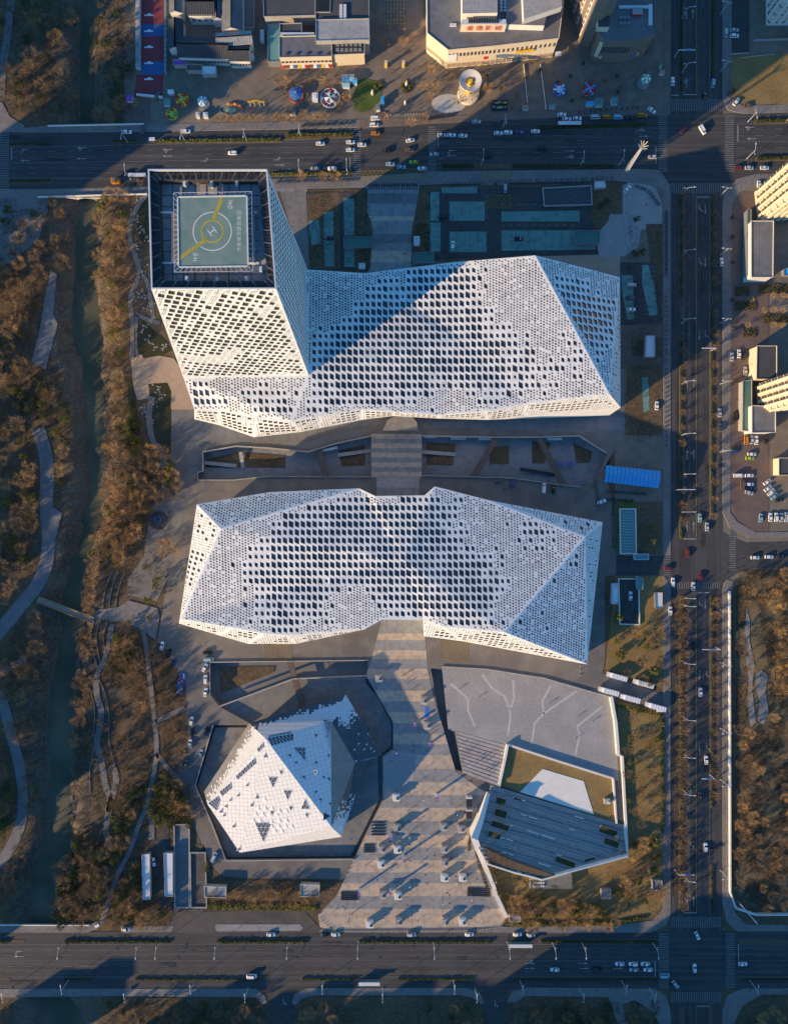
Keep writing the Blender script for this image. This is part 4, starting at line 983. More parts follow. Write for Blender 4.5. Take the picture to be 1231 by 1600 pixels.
def plane_pt(F, x, y):
    """point of facet F seen at photo pixel x,y"""
    o = Vector((0, 0, D)); d = (W(x, y, 0)-o); P0 = F.P[0]; N = (F.P[1]-F.P[0]).cross(F.P[2]-F.P[0]).normalized()
    t = (P0-o).dot(N)/d.dot(N); return o+d*t
def tri_windows(F3, L, nrm):
    """L: (px,py,size_px,dir) triangular lights, dark glass with pale mullions"""
    for x, y, r, kind in L:
        P = dict(d=((-1, -1), (1, -1), (0, 1)), u=((-1, 1), (1, 1), (0, -1)), l=((-1, 0), (1, -1), (1, 1)), r=((-1, -1), (-1, 1), (1, 0)), b=((-1, -1), (1, -1), (1, 1)), c=((-1, 1), (1, 1), (1, -1)))[kind]
        q = [plane_pt(F3, x+a*r, y+b_*r*1.15) for a, b_ in P]; o3 = nrm*.22
        b = MB(); ctr = sum(q, Vector())/3
        b.face([p+nrm*.2 for p in q], M['glass_dark'])
        wo = b
        world_to_local(wo, mus); wn = wo.build('triangular_window', mus)
        b = MB()
        for i in range(3): b.bar(q[i]+o3*1.05, q[(i+1) % 3]+o3*1.05, .22, .2, M['metal_white'])
        if r > 6:
            n = int(r/3)
            for k in range(1, n):
                t = k/n
                for i in range(3):
                    a0, a1, a2 = q[i], q[(i+1) % 3], q[(i+2) % 3]
                    b.bar(a0.lerp(a1, t)+o3*1.05, a0.lerp(a2, t)+o3*1.05, .16, .16, M['metal_white'])
        world_to_local(b, mus); b.build('window_frame', wn)
def nrm3(P):
    n = (P[1]-P[0]).cross(P[2]-P[0]).normalized(); return n if n.z > 0 else -n
w3 = lambda *a: [W(*p) for p in a]
near = W(450, 1160, 30)
# roof, sunlit main slope and its western fold
Pm = w3(E_, F_, H_); Fm = panelled(Pm, 'roof', U=W(517, 1126, 10)-W(414, 1150, 10), cs=2.1)
tri_windows(Fm, [(493, 1207, 3, 'd'), (427, 1222, 7, 'd'), (450, 1242, 6.5, 'd'), (477, 1256, 6.5, 'u'), (455, 1263, 3, 'd'), (426, 1270, 3, 'd'), (480, 1274, 3, 'd'), (412, 1300, 13, 'd'), (440, 1207, 3, 'd'), (402, 1244, 3, 'u'), (393, 1256, 3, 'c')], nrm3(Pm))
Pw = w3(E_, H_, L2 := (325, 1257, 9)); Fw = panelled(Pw, 'roof', cs=2.1)
tri_windows(Fw, [(386, 1225, 2.6, 'c'), (372, 1241, 2.6, 'c'), (360, 1248, 2.6, 'c'), (353, 1259, 2.6, 'l'), (365, 1289, 3, 'c'), (345, 1266, 3, 'c'), (350, 1272, 2.6, 'c'), (373, 1325, 3, 'c'), (415, 1180, 3, 'u')], nrm3(Pw))
Pb = w3(E_, D__, F_); Fb = panelled(Pb, 'roof', U=W(517, 1126, 10)-W(414, 1150, 10), cs=2.1)
tri_windows(Fb, [(468, 1178, 9, 'b'), (452, 1180, 2.8, 'l'), (463, 1192, 2.6, 'd'), (494, 1150, 2.8, 'd'), (494, 1192, 2.6, 'd'), (474, 1215, 2.8, 'b'), (505, 1215, 2.6, 'b'), (494, 1238, 2.6, 'd'), (500, 1250, 2.6, 'b'), (513, 1218, 3, 'b'), (511, 1275, 6, 'r'), (513, 1180, 2.6, 'l'), (512, 1150, 4, 'l'), (508, 1130, 4.5, 'b'), (515, 1255, 2.5, 'l')], nrm3(Pb))
# long lights along the folds, each glazed strip with its own mullions
def light_strip(F3, P4, nrm, n, tri=False):
    q = [plane_pt(F3, x, y)+nrm*.24 for x, y in pts(P4)]; b = MB(); b.face(q, M['glass_dark']); world_to_local(b, mus); g_ = b.build('ribbon_window', mus)
    b = MB()
    for k in range(n+1):
        t = k/n; b.bar(q[0].lerp(q[1], t)+nrm*.1, q[3].lerp(q[2], t)+nrm*.1, .2, .2, M['metal_white'])
        if k < n: b.bar(q[0].lerp(q[1], t)+nrm*.1, q[3].lerp(q[2], (k+1)/n)+nrm*.1, .14, .14, M['metal_white'])
    b.bar(q[0]+nrm*.1, q[1]+nrm*.1, .2, .2, M['metal_white']); b.bar(q[3]+nrm*.1, q[2]+nrm*.1, .2, .2, M['metal_white'])
    world_to_local(b, mus); b.build('mullion', g_)
light_strip(Fb, '417,1153 458,1146 459,1156 424,1165', nrm3(Pb), 7)
light_strip(Fb, '419,1149 455,1142 454,1146 420,1152', nrm3(Pb), 8)
light_strip(Fb, '506,1128 516,1126 517,1170 512,1150', nrm3(Pb), 5)
light_strip(Fw, '412,1163 395,1183 371,1214 366,1214', nrm3(Pw), 8) if False else None
light_strip(Fw, '398,1184 369,1212 372,1218 400,1193', nrm3(Pw), 7); light_strip(Fw, '361,1222 344,1236 348,1244 362,1232', nrm3(Pw), 4); light_strip(Fw, '411,1160 402,1170 405,1175 412,1167', nrm3(Pw), 2); light_strip(Fw, '340,1244 326,1254 339,1266 344,1250', nrm3(Pw), 4)
# walls
def grad(a, b, w0, w1, jag=6):
    def f(x, y, p):
        d = line_d(p, a, b); t = (d-w0)/(w1-w0); return max(0, min(1, .5+(t-.5)*2.2))
    return f
cen = W(450, 1220, 5)
def outward(P): c = sum(P, Vector())/len(P); v = c-cen; return Vector((v.x, v.y, 4))
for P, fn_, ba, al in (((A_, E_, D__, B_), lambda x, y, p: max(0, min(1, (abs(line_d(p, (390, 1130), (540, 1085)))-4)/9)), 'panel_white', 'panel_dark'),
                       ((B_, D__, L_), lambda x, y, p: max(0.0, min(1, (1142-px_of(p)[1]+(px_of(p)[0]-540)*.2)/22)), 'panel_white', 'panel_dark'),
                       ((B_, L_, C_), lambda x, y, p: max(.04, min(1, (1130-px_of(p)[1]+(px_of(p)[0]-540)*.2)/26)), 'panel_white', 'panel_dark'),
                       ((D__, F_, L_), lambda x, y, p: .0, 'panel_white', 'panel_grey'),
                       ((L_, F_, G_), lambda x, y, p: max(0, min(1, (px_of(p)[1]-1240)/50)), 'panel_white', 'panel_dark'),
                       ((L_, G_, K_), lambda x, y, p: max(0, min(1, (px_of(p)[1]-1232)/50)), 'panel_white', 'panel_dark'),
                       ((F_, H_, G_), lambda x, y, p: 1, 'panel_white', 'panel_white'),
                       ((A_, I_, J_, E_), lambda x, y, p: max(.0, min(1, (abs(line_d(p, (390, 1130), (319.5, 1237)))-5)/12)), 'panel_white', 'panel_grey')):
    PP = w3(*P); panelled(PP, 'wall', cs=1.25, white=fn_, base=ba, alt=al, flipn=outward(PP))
b = MB(); fl = lambda p, t=.12: ((p[0]+(450-p[0])*t), (p[1]+(1215-p[1])*t), -3)
ringp = [A_, B_, C_, K_, G_, H_, J_, I_]
for i in range(len(ringp)):
    p, q = ringp[i], ringp[(i+1) % len(ringp)]
    b.face([W(*p), W(*q), W(*fl(q)), W(*fl(p))], M['panel_grey'])
b.face(w3(C_, L_, K_), M['panel_white']); world_to_local(b, mus); b.build('lower_wall', mus)
# raised pyramidal panels on the main slope
nm_ = nrm3(Pm)
for row, (y, xs) in enumerate(((1248, (414,)), (1262, (404, 415, 426)), (1271, (400, 411, 422, 433)), (1281, (396, 407, 437, 448)), (1266, (437, 448)), (1290, (425, 436, 447, 456)), (1283, (425,)), (1297, (430, 441)))):
    for x in xs:
        q = [plane_pt(Fm, x+a, y+b_)+nm_*.2 for a, b_ in ((-4.5, 4), (4.5, 4), (0, -4))]; c = sum(q, Vector())/3+nm_*.22
        b = MB()
        for i in range(3): b.face([q[i], q[(i+1) % 3], c], M['panel_white'])
        world_to_local(b, mus); b.build('pyramid_panel', mus)
# ------------------------------------------------------------------ campus structures
def at_h(b, poly, z0, z1, m, side=None):
    b.prism(P2(poly, z1), z0, z1, M[m], M[side] if side else None); return b
def single(name, b, label, cat, group=None, c=None):
    """one-mesh thing whose origin sits at its own foot"""
    xs = [v[0] for v in b.v]; ys = [v[1] for v in b.v]; z = min(v[2] for v in b.v)
    c = c or ((min(xs)+max(xs))/2, (min(ys)+max(ys))/2, z)
    b.v = [(x-c[0], y-c[1], h-c[2]) for x, y, h in b.v]
    return tag(b.build(name, loc=c), label, cat, group)
def part(root, name, b): world_to_local(b, root); return b.build(name, root)
# parapets
for s, lab, wd, h in (('309,738 317,736 317,706 368,697 421,700 482,706 520,694 580,681', 'pale parapet along the upper edge of the sunken court left of the promenade deck', .6, 1.1), ('309,738 309,750 365,750 421,744 500,745 580,745', 'low parapet along the lower edge of the sunken court left of the promenade deck', .35, 1.0),
                      ('659,681 767,683 841,683 904,681 948,708', 'parapet along the upper edge of the sunken court right of the promenade deck', .6, 1.1), ('659,743 736,745 800,747 866,756 907,761', 'thin parapet along the lower edge of the sunken court right of the promenade deck', .35, 1.0),
                      ('690,1042 760,1046 850,1060 955,1090', 'long low kerb wall between the driveway and the cobbled plaza', .5, .8), ('333,1133 305,1228 332,1290 353,1345 553,1343', 'grey parapet round the lower left side of the museum moat', .5, 1.0),
                      ('328,1085 328,1035 575,1032', 'low parapet on top of the sunken court above the museum', .4, .9), ('343,1104 458,1061 572,1056', 'pale parapet on the inner edge of the museum court', .6, 1.0)):
    rim(s, wd, h, 'concrete', lab)
rim('955,1090 962,1130 966,1180', 1.5, 2.6, 'white_stone', 'upper stretch of the long white wall right of the cobbled plaza'); rim('966,1180 972,1182 975,1240 980,1330', 1.2, 2.2, 'white_stone', 'lower stretch of the white wall running down to the stepped terrace')
rim('793,1164 788,1190 780,1226', 1.2, 2.4, 'white_stone', 'short white wall left of the dry lawn, beside the seating steps')
rim('793,1164 860,1186 958,1217', .9, 1.6, 'white_stone', 'white wall on the upper edge of the dry lawn'); rim('958,1217 963,1287', .9, 1.8, 'white_stone', 'white wall on the right edge of the dry lawn')
# dry lawn with the white slab
lw = sheet('lawn', ['793,1165 958,1218 963,1287 933,1277 812,1238 781,1226'], 'grass_dry', .35)
sheet('terrace_slab', ['847,1201 911,1220 927,1272 812,1237'], 'white_stone', .5, 0)
b = MB(); p = W(947, 1250); b.box((p.x, p.y, .35), (3.2, 2.6, 2.2), M['concrete']); b.box((p.x+.5, p.y-.4, 2.5), (1.2, 1.2, .6), M['metal_white']); single('vent_box', b, 'pale vent box standing on the dry lawn by the white wall', 'vent')
# stepped terrace: treads climb away from the lawn to the south
TP = pts('767,1227 974,1290 981,1337 886,1364 846,1374 761,1350 741,1313')
terr = bpy.data.objects.new('stepped_terrace', None); COL.objects.link(terr); terr['kind'] = 'structure'
a0 = Vector((767, 1227)); dd = (Vector((974, 1290))-a0).normalized(); nn = Vector((-dd.y, dd.x))
rot = [((Vector(p)-a0).dot(dd), (Vector(p)-a0).dot(nn)) for p in TP]
vmax = max(v for u, v in rot); NS = 22
for k in range(NS):
    q = clip_y(rot, vmax*k/NS, vmax*(k+1)/NS)
    if len(q) < 3: continue
    h = .3+11.5*(k+1)/NS
    MB().prism([tuple(W(*(a0+dd*u+nn*v), h)[:2]) for u, v in q], 0, h, M[('plaza_step', 'plaza_grey', 'cobble')[k*7 % 3]], M['concrete']).build('step', terr)  # tread tones alternate to paint in streaks of light
    if k % 4 == 1:
        for j in range(3):
            u0 = 20+rnd.random()*120; vv = vmax*(k+.5)/NS; a_, c_2 = a0+dd*u0+nn*vv, a0+dd*(u0+rnd.uniform(8, 26))+nn*vv
            if inside((a_.x, a_.y), TP) and inside((c_2.x, c_2.y), TP): MB().bar(W(a_.x, a_.y, h+.2), W(c_2.x, c_2.y, h+.2), .5, .4, M['white_stone']).build('light_streak', terr)  # pale bars added as painted dashes of grazing sunlight on the treads
def terr_h(x, y):
    v = (Vector((x, y))-a0).dot(nn); return .3+11.5*(min(vmax, max(0, v))/vmax)+.6
# the bright fin wall on the west side and the parapet on the south
def fin(name, line, hs, wd, m, lab):
    L = [W(x, y, h) for (x, y), h in zip(pts(line), hs)]; b = MB(); S_ = strip([(v.x, v.y) for v in L], wd); n = len(L)
    top = [Vector((*S_[i], L[i].z)) for i in range(n)]; bt = [Vector((*S_[2*n-1-i], L[i].z)) for i in range(n)]
    for i in range(n-1):
        for A, B in ((top[i], top[i+1]),): b.face([(A.x, A.y, 0), (B.x, B.y, 0), B, A], M[m])
        for A, B in ((bt[i+1], bt[i]),): b.face([(A.x, A.y, 0), (B.x, B.y, 0), B, A], M[m])
        b.face([top[i], top[i+1], bt[i+1], bt[i]], M[m])
    for A, B in ((bt[0], top[0]), (top[-1], bt[-1])): b.face([(A.x, A.y, 0), (B.x, B.y, 0), B, A], M[m])
    return single(name, b, lab, 'wall')
fin('fin_wall', '763,1240 752,1280 741,1311', (3, 8, 13), (1.6, 2.6, 3.6), 'white_stone', 'thick pale fin wall rising along the left side of the stepped terrace')
fin('fin_wall', '741,1311 755,1348 773,1390', (12.5, 6, 3), (3.4, 2.4, 1.6), 'white_stone', 'pale wall descending from the terrace corner towards the road')
fin('fin_wall', '771,1390 791,1434', (3.0, 2.2), (2.0, 2.0), 'white_stone', 'lowest stretch of pale wall between plaza and shrubs at the road end')
fin('parapet', '761,1350 800,1363 846,1375 886,1364 981,1338 975,1290', (12.8, 12.8, 13, 12, 7, 1.5), (.7, .7, .7, .8, .9, .9), 'white_stone', 'angular white parapet round the lower edge of the stepped terrace')
def box_px(x, y, h, wx, wy, hh, m, rz=0, top=None, b=None):
    b = b or MB(); p = W(x, y, h); b.box((p.x, p.y, h), (wx, wy, hh), M[m], rz, M[top] if top else None); return b
for x, y, sx, sy, rz, h in ((782, 1252, 5.5, 4, -17, .6), (782, 1271, 7, 4.4, -17, .6), (781, 1290, 10, 3.6, -17, .6), (772, 1305, 7, 3.6, -17, .6), (950, 1299, 10, 4, -20, .6), (955, 1317, 8.5, 3.8, -20, .6), (883, 1347, 11, 3.5, -20, .6), (921, 1343, 6, 2, 15, .6)):
    th = terr_h(x, y); b = box_px(x, y, th-.5, sx, sy, .7, 'concrete', R(rz)); box_px(x, y, th+.2, sx-.8, sy-.8, .15, 'hedge', R(rz), b=b)
    single('planter', b, 'sunken hedge planter set into the blue grey stepped terrace', 'planter', 'planters in the stepped terrace')
b = MB(); b.prism([tuple(W(x, y, 12.2)[:2]) for x, y in pts('758,1325 800,1345 868,1368 846,1372 765,1348')], 5, 12.4, M['soil']); tag(b.build('planting_bed'), kind='structure')
b = MB(); at_h(b, '828,1374 846,1377 893,1367 894,1389 828,1388', 0, 3.2, 'concrete_dark', 'white_stone'); r_ = thing('plant_room', W(860, 1380), 'low service annex with roof units under the terrace parapet', 'building'); part(r_, 'body', b)
for i in range(2):
    for j in range(5):
        b = MB(); box_px(834+j*3.6, 1379+i*5, 3.2, .8, .9, .6, 'metal_white', b=b); part(r_, 'roof_unit', b)
b = box_px(945, 1394, 0, 5.2, 5, 2.4, 'concrete', top='sidewalk'); single('service_box', b, 'square grey concrete box on the dry lawn below the terrace', 'box')
# footbridges over the courts
for s, wd, lab in (('499,702 509,747', 2.6, 'brown footbridge crossing the left half of the sunken court'), ('777,682 738,747', 3.0, 'brown footbridge slanting down to the left over the right court'), ('840,681 880,760', 3.0, 'brown footbridge slanting down to the right over the right court'), ('453,1031 474,1106', 2.8, 'long brown footbridge leading to the museum')):
    (x0, y0), (x1, y1) = pts(s); a, c = W(x0, y0, .1), W(x1, y1, .1); r_ = thing('footbridge', (a+c)/2, lab, 'footbridge'); b = MB(); b.bar(a, c, wd, .4, M['deck_brown']); part(r_, 'deck', b)
    d = (c-a).normalized(); n = Vector((-d.y, d.x, 0))*(wd/2)
    for sg in (1, -1):
        b = MB(); b.bar(a+n*sg+Vector((0, 0, 1.1)), c+n*sg+Vector((0, 0, 1.1)), .12, .1, M['metal_dark']); k = 0; L = (c-a).length
        while k < L: p = a+d*k+n*sg; b.tube(p, p+Vector((0, 0, 1.1)), .05, .05, M['metal_dark'], 4); k += 2.2
        part(r_, 'railing', b)
for s, lab in (('312,722 370,728', 'pale ramp wall in the left end of the sunken court'), ('528,711 580,704', 'pale ramp left of the promenade deck in the court'), ('659,706 712,710', 'pale ramp right of the promenade deck in the court'), ('812,733 866,742', 'dark stair ramp at the lower edge of the right court'), ('376,706 380,731', 'short pale cross path between two dark court beds')):
    (x0, y0), (x1, y1) = pts(s); b = MB(); b.bar(W(x0, y0, -3.2), W(x1, y1, -4.6), 1.9, .5, M['concrete' if 'pale' in lab else 'metal_dark']); single('ramp', b, lab, 'ramp')
for x, y, l, a_, lab in ((514, 702, 9, 12, 'lit strip light along the upper wall of the left court'), (672, 683, 7, 0, 'first cyan awning from the promenade deck in the right court'), (716, 685, 8, 0, 'second cyan awning from the promenade deck in the right court'), (758, 686, 7, 0, 'third cyan awning along the upper wall of the right court'), (866, 686, 8, 0, 'cyan awning near the right end of the court wall')):
    b = box_px(x, y, -1.5, l, 1.2, .3, 'metal_white', R(a_)); single('awning', b, lab, 'awning')
for x, y, c in ((876, 725, 'sign_blue'), (891, 724, 'sign_blue')):
    r_ = thing('climbing_frame', W(x, y, -5), 'blue and red play frame in the right court, '+('left' if x < 880 else 'right')+' one of two', 'climbing frame')
    b = MB(); box_px(x, y, -3.4, 3, 2, .2, c, b=b)
    for dx in (-1, 1):
        for dy in (-.8, .8): p = W(x, y, -5); b.tube((p.x+dx*1.3, p.y+dy, -5), (p.x+dx*1.3, p.y+dy, -3.4), .1, .1, M['metal_grey'], 4)
    part(r_, 'frame', b); b = MB(); box_px(x, y, -3.2, .8, .8, .6, 'sign_red', b=b); part(r_, 'cap', b)
# kiosks on the plaza
def kiosk(x, y, rz, lab, white=True, grp='white kiosks on the striped plaza'):
    r_ = thing('kiosk', W(x, y, .1), lab, 'kiosk', rz, None)
    b = MB(); b.box((0, 0, 0), (3.4, 3.0, 2.7), M['metal_white' if white else 'concrete']); b.build('booth', r_)
    b = MB(); b.box((0, 0, 2.7), (3.9, 3.5, .25), M['white_stone' if white else 'concrete']); b.box((-.1, .1, 2.95), (2.8, 2.4, .15), M['metal_white' if white else 'roof_bright']); b.build('roof', r_)
    b = MB(); b.box((.7, -.3, 3.1), (1.3, 1.3, .5), M['metal_grey']); b.box((.7, -.3, 3.6), (1.0, 1.0, .06), M['metal_dark']); b.build('roof_fan', r_)
    b = MB(); b.box((0, -1.56, .9), (2.2, .1, 1.1), M['glass_dark']); b.build('hatch', r_)
    b = MB(); b.box((0, -1.95, 1.95), (2.6, .9, .07), M['metal_white']); b.build('awning', r_)
    return r_
KI = [(619, 1243, 'white kiosk at the museum side of the plaza, highest of the sunlit ones'), (621, 1290, 'grey kiosk below the museum point, by the slatted benches'), (693, 1289, 'kiosk left of the bicycle racks, top one of the right column'), (720, 1292, 'kiosk touching the bicycle racks near the fin wall'), (597, 1323, 'grey kiosk in the pair beside the benches'), (621, 1324, 'white kiosk in the pair beside the benches'), (694, 1323, 'second kiosk down in the right column of the plaza'), (694, 1344, 'third kiosk down in the right column of the plaza'),
      (596, 1347, 'white kiosk on its own below the slatted benches'), (694, 1368, 'white kiosk left in the pair opposite the wall bend'), (722, 1368, 'white kiosk right in the pair opposite the wall bend'), (598, 1394, 'grey kiosk beside the purple banner pillar near the road'), (622, 1396, 'white kiosk in the soot stained patch near the road'), (578, 1440, 'white box kiosk nearest the road on the left'), (623, 1436, 'kiosk nearest the road, second from the left'), (695, 1436, 'kiosk nearest the road, third from the left'), (722, 1436, 'white kiosk nearest the road, rightmost'),
      (592, 1058, 'grey kiosk at the top of the promenade by the museum court'), (662, 1092, 'grey kiosk on the right edge of the promenade beside the blue mat'), (667, 1131, 'grey kiosk on the promenade just below the blue mat')]
for i, (x, y, l) in enumerate(KI): kiosk(x, y, R(2*(i % 3)-2), l, 'white' in l)
tag(MB().box(tuple(W(667, 1113, .12)), (2.2, 6.0, .06), M['sign_blue']).build('mat'), 'blue mat lying on the promenade between two grey kiosks', 'mat')
for x, y, l in ((732, 1250, 'upper dark louvred box beside the fin wall'), (732, 1269, 'lower dark louvred box beside the fin wall')):
    r_ = thing('louvred_box', W(x, y, .1), l, 'vent box'); b = MB(); b.box((0, 0, 0), (2.8, 4.2, 3.4), M['metal_dark']); b.build('body', r_); b = MB(); b.box((0, 2.2, 0), (3.1, .5, 3.7), M['white_stone']); b.build('end_panel', r_)
for i, (x, y) in enumerate(((682, 1240), (611, 1302), (631, 1336), (562, 1388), (610, 1388), (648, 1130), (672, 1161), (619, 1177))):
    w_ = ('at the mouth of the seating steps', 'above the kiosk pair by the benches', 'in the middle of the plaza', 'at the left edge of the plaza', 'behind the lower kiosk pair', 'left of the kiosk under the blue mat', 'in the narrow part of the promenade', 'at the right corner of the museum court')[i]
    r_ = thing('banner_pillar', W(x, y, .1), 'slim pillar with a purple top '+w_, 'banner'); b = MB(); b.box((0, 0, 0), (1.1, .7, 6.0 if i < 5 else 3), M['banner_white']); b.build('shaft', r_)
    b = MB(); b.box((0, 0, 6.0 if i < 5 else 3), (1.3, .9, .6), M['sign_purple']); b.build('cap', r_)
def slabs(x, y, n, l, rz, lab, dy=1.25, seat=.45):
    r_ = thing('bench_group', W(x, y, .1), lab, 'bench', rz)
    for i in range(n): b = MB(); b.box((0, -i*dy*1.0, 0), (l, .42, seat), M['metal_dark']); b.build('bench_slab', r_)
slabs(591, 1285, 5, 7.2, 0, 'five dark bench slabs stepping beside the museum moat', 1.6); slabs(577, 1320, 4, 6.0, 0, 'four dark bench slabs below the larger set', 1.2); slabs(546, 1394, 5, 9, 0, 'five dark bench slabs by the lower left corner of the plaza', .95); slabs(748, 1388, 5, 12, R(-2), 'long dark bench slabs against the fin wall', .95)
def rack(line, n, lab):
    L = pts(line); r_ = thing('bicycle_rack', W(*L[len(L)//2], .1), lab, 'bicycle rack'); b = MB()
    for k in range(n):
        t = k/(n-1)*(len(L)-1); i = min(int(t), len(L)-2); f = t-i; p = W(L[i][0]+(L[i+1][0]-L[i][0])*f, L[i][1]+(L[i+1][1]-L[i][1])*f, .1)
        a = rnd.uniform(-.2, .2)
        for sx in (-.55, .55):
            b.lathe((p.x+sx, p.y+a, .1), [(0.02, 0), (.33, .02), (.33, .08), (.02, .1)], M['metal_dark'], 6)
        b.bar((p.x-.9, p.y+a, .5), (p.x+.9, p.y+a, .6), .16, .5, M['scooter_mix'])
    part(r_, 'parked_bicycles', b)['kind'] = 'stuff'
rack('741,1282 737,1300 733,1318 733,1328', 34, 'dense row of dark bicycles curving along the inside of the fin wall'); rack('744,1332 752,1360 762,1388', 26, 'row of dark bicycles along the outside of the descending wall')
# A-frame racks: bright little hoops
for x, y in ((712, 1300), (714, 1302), (716, 1334), (717, 1338), (710, 1380), (713, 1382), (745, 1380), (750, 1382), (690, 1424), (765, 1420), (769, 1422), (775, 1434)):
    b = MB(); p = W(x, y, .1); 
    for dx in (0, 1.0): b.tube((p.x+dx, p.y-.9, .1), (p.x+dx+.3, p.y+.9, .9), .07, .07, M['metal_white'], 4)
    single('cycle_stand', b, 'small white metal cycle stand on the striped plaza', 'cycle stand', 'white cycle stands on the plaza')
# bollards along the plaza edge
bp = MB(); bp.lathe((0, 0, 0), [(.22, 0), (.22, .7), (.1, .85)], M['concrete'], 8); bm_ = bp.mesh('bollard')
def bollards(line, step, lab, grp):
    L = [W(x, y, .1) for x, y in pts(line)]
    for a, c in zip(L, L[1:]):
        n = max(1, int((c-a).length/step))
        for i in range(n):
            o = bpy.data.objects.new('bollard', bm_); COL.objects.link(o); o.location = a.lerp(c, i/n); tag(o, lab, 'bollard', grp)
bollards('498,1428 503,1440 515,1449 530,1454 700,1454 745,1453 790,1447', 1.6, 'pale stone bollard in the row between the striped plaza and the road', 'bollards at the road end of the plaza')
bollards('606,180 660,178', 1.5, 'pale bollard in the row across the amusement square entrance', 'bollards at the amusement square')
bollards('553,1343 545,1358 538,1372', 2.5, 'pale bollard between the driveway and the left edge of the plaza', 'bollards left of the plaza'); bollards('320,1006 322,1016 334,1026', 2.5, 'pale bollard by the driveway below the lower hall', 'bollards below the lower hall')
bollards('906,1040 905,1055 904,1068', 2.2, 'pale bollard at the lower right corner of the lower hall', 'bollards by the hall corner')
# tick marks along the driveway
for x in range(478, 560, 9):
    for k in range(1): tag(MB().box(tuple(W(x*0.55+118 if False else x, 0)) if False else tuple(W(395+(x-478)*.62, 691+(x-478)*.055, .16)), (.8, .8, .02), M['marking_yellow']).build('painted_dot'), kind='structure')
# small buildings, sheds and ramps around the campus
def simple_building(name, poly, h, m, side, lab, cat='building', extra=None, base=0):
    c = P2(poly, h); cx = sum(p[0] for p in c)/len(c); cy = sum(p[1] for p in c)/len(c)
    r_ = thing(name, (cx, cy, base), lab, cat)
    b = MB(); q = [tuple(Vector(p)) for p in c]; b.prism(q, base, h-.05, M[side]); part(r_, 'wall', b)
    b = MB(); g_ = grow(q, -.35); b.prism([q, g_], h-.05, h+.45, M[side]); part(r_, 'parapet', b)
    b = MB(); b.prism(grow(q, -.36), h-.05, h, M[m]); part(r_, 'roof', b)
    return r_
r_ = thing('shed', W(988, 745), 'open shed with a long bright blue sheet roof beside the east pavement', 'shed'); b = MB()
q = [W(*p, 4) for p in ((946, 727), (1032, 736), (1029, 763), (944, 753))]; ridge = [(q[0]+q[3])/2+Vector((0, 0, .8)), (q[1]+q[2])/2+Vector((0, 0, .8))]
n = 14
for k in range(n):
    t0, t1 = k/n, (k+1)/n-.008
    b = MB()
    for A, B_, C, D4 in ((q[0], q[1], ridge[1], ridge[0]), (ridge[0], ridge[1], q[2], q[3])): b.face([A.lerp(B_, t0), A.lerp(B_, t1), D4.lerp(C, t1), D4.lerp(C, t0)], M['blue_roof'])
    part(r_, 'roof_panel', b)
b = MB()
for k in range(6):
    for e in ((q[0], q[1]), (q[3], q[2])): p = e[0].lerp(e[1], (k+.3)/6); b.tube((p.x, p.y, 0), (p.x, p.y, 4), .12, .12, M['metal_grey'], 5)
part(r_, 'post', b)
def ramp_house(poly, lab, floor='asphalt', wall='concrete', hatch_=None, depth=-2.6, rise=1.1):
    """open-topped ramp: walls standing round a sloping lane"""
    c = P2(poly); cx = sum(p[0] for p in c)/4; cy = sum(p[1] for p in c)/4; r_ = thing('ramp_entrance', (cx, cy, 0), lab, 'ramp')
    b = MB(); b.prism([c, grow(c, -.7)], 0, rise, M[wall]); part(r_, 'side_wall', b)
    b = MB(); b.prism(grow(c, -.7), .1, .22, M[floor]); part(r_, 'lane', b)
    if hatch_:
        a, b2, c2, d2 = [Vector((*p, rise-.15)) for p in grow(c, -.7)]
        b = MB(); n = 16
        for k in range(n+1): p = a.lerp(d2, k/n); q_ = b2.lerp(c2, k/n); b.bar(p, (p+q_)/2+Vector((0, -.7, 0)), .12, .12, M[hatch_]); b.bar((p+q_)/2+Vector((0, -.7, 0)), q_, .12, .12, M[hatch_])
        part(r_, 'roof_rib', b)
    return r_
ramp_house('968,796 991,796 992,864 969,864', 'ramp entrance with ribbed blue glass between green carpet and dry lawn', 'teal_glass', 'white_stone', 'metal_white')
sheet('green_carpet', ['962,786 970,782 990,780 990,795 968,796 966,864 961,862'], 'sport_red' if False else 'grass_green', .14)
ramp_house('966,905 996,905 997,975 968,974', 'dark vehicle ramp with white walls beside the lower hall', 'asphalt', 'white_stone')
ramp_house('274,1288 296,1288 296,1416 275,1416', 'long glazed ramp roof left of the museum driveway', 'court_floor', 'concrete', None); ramp_house('299,1332 321,1332 323,1416 300,1416', 'shorter grey ramp right of the glazed ramp roof', 'asphalt_old', 'concrete', None)
ramp_house('848,296 922,292 923,320 850,322', 'rectangular basement ramp opening in the car park by the north road', 'asphalt', 'concrete', 'metal_grey')
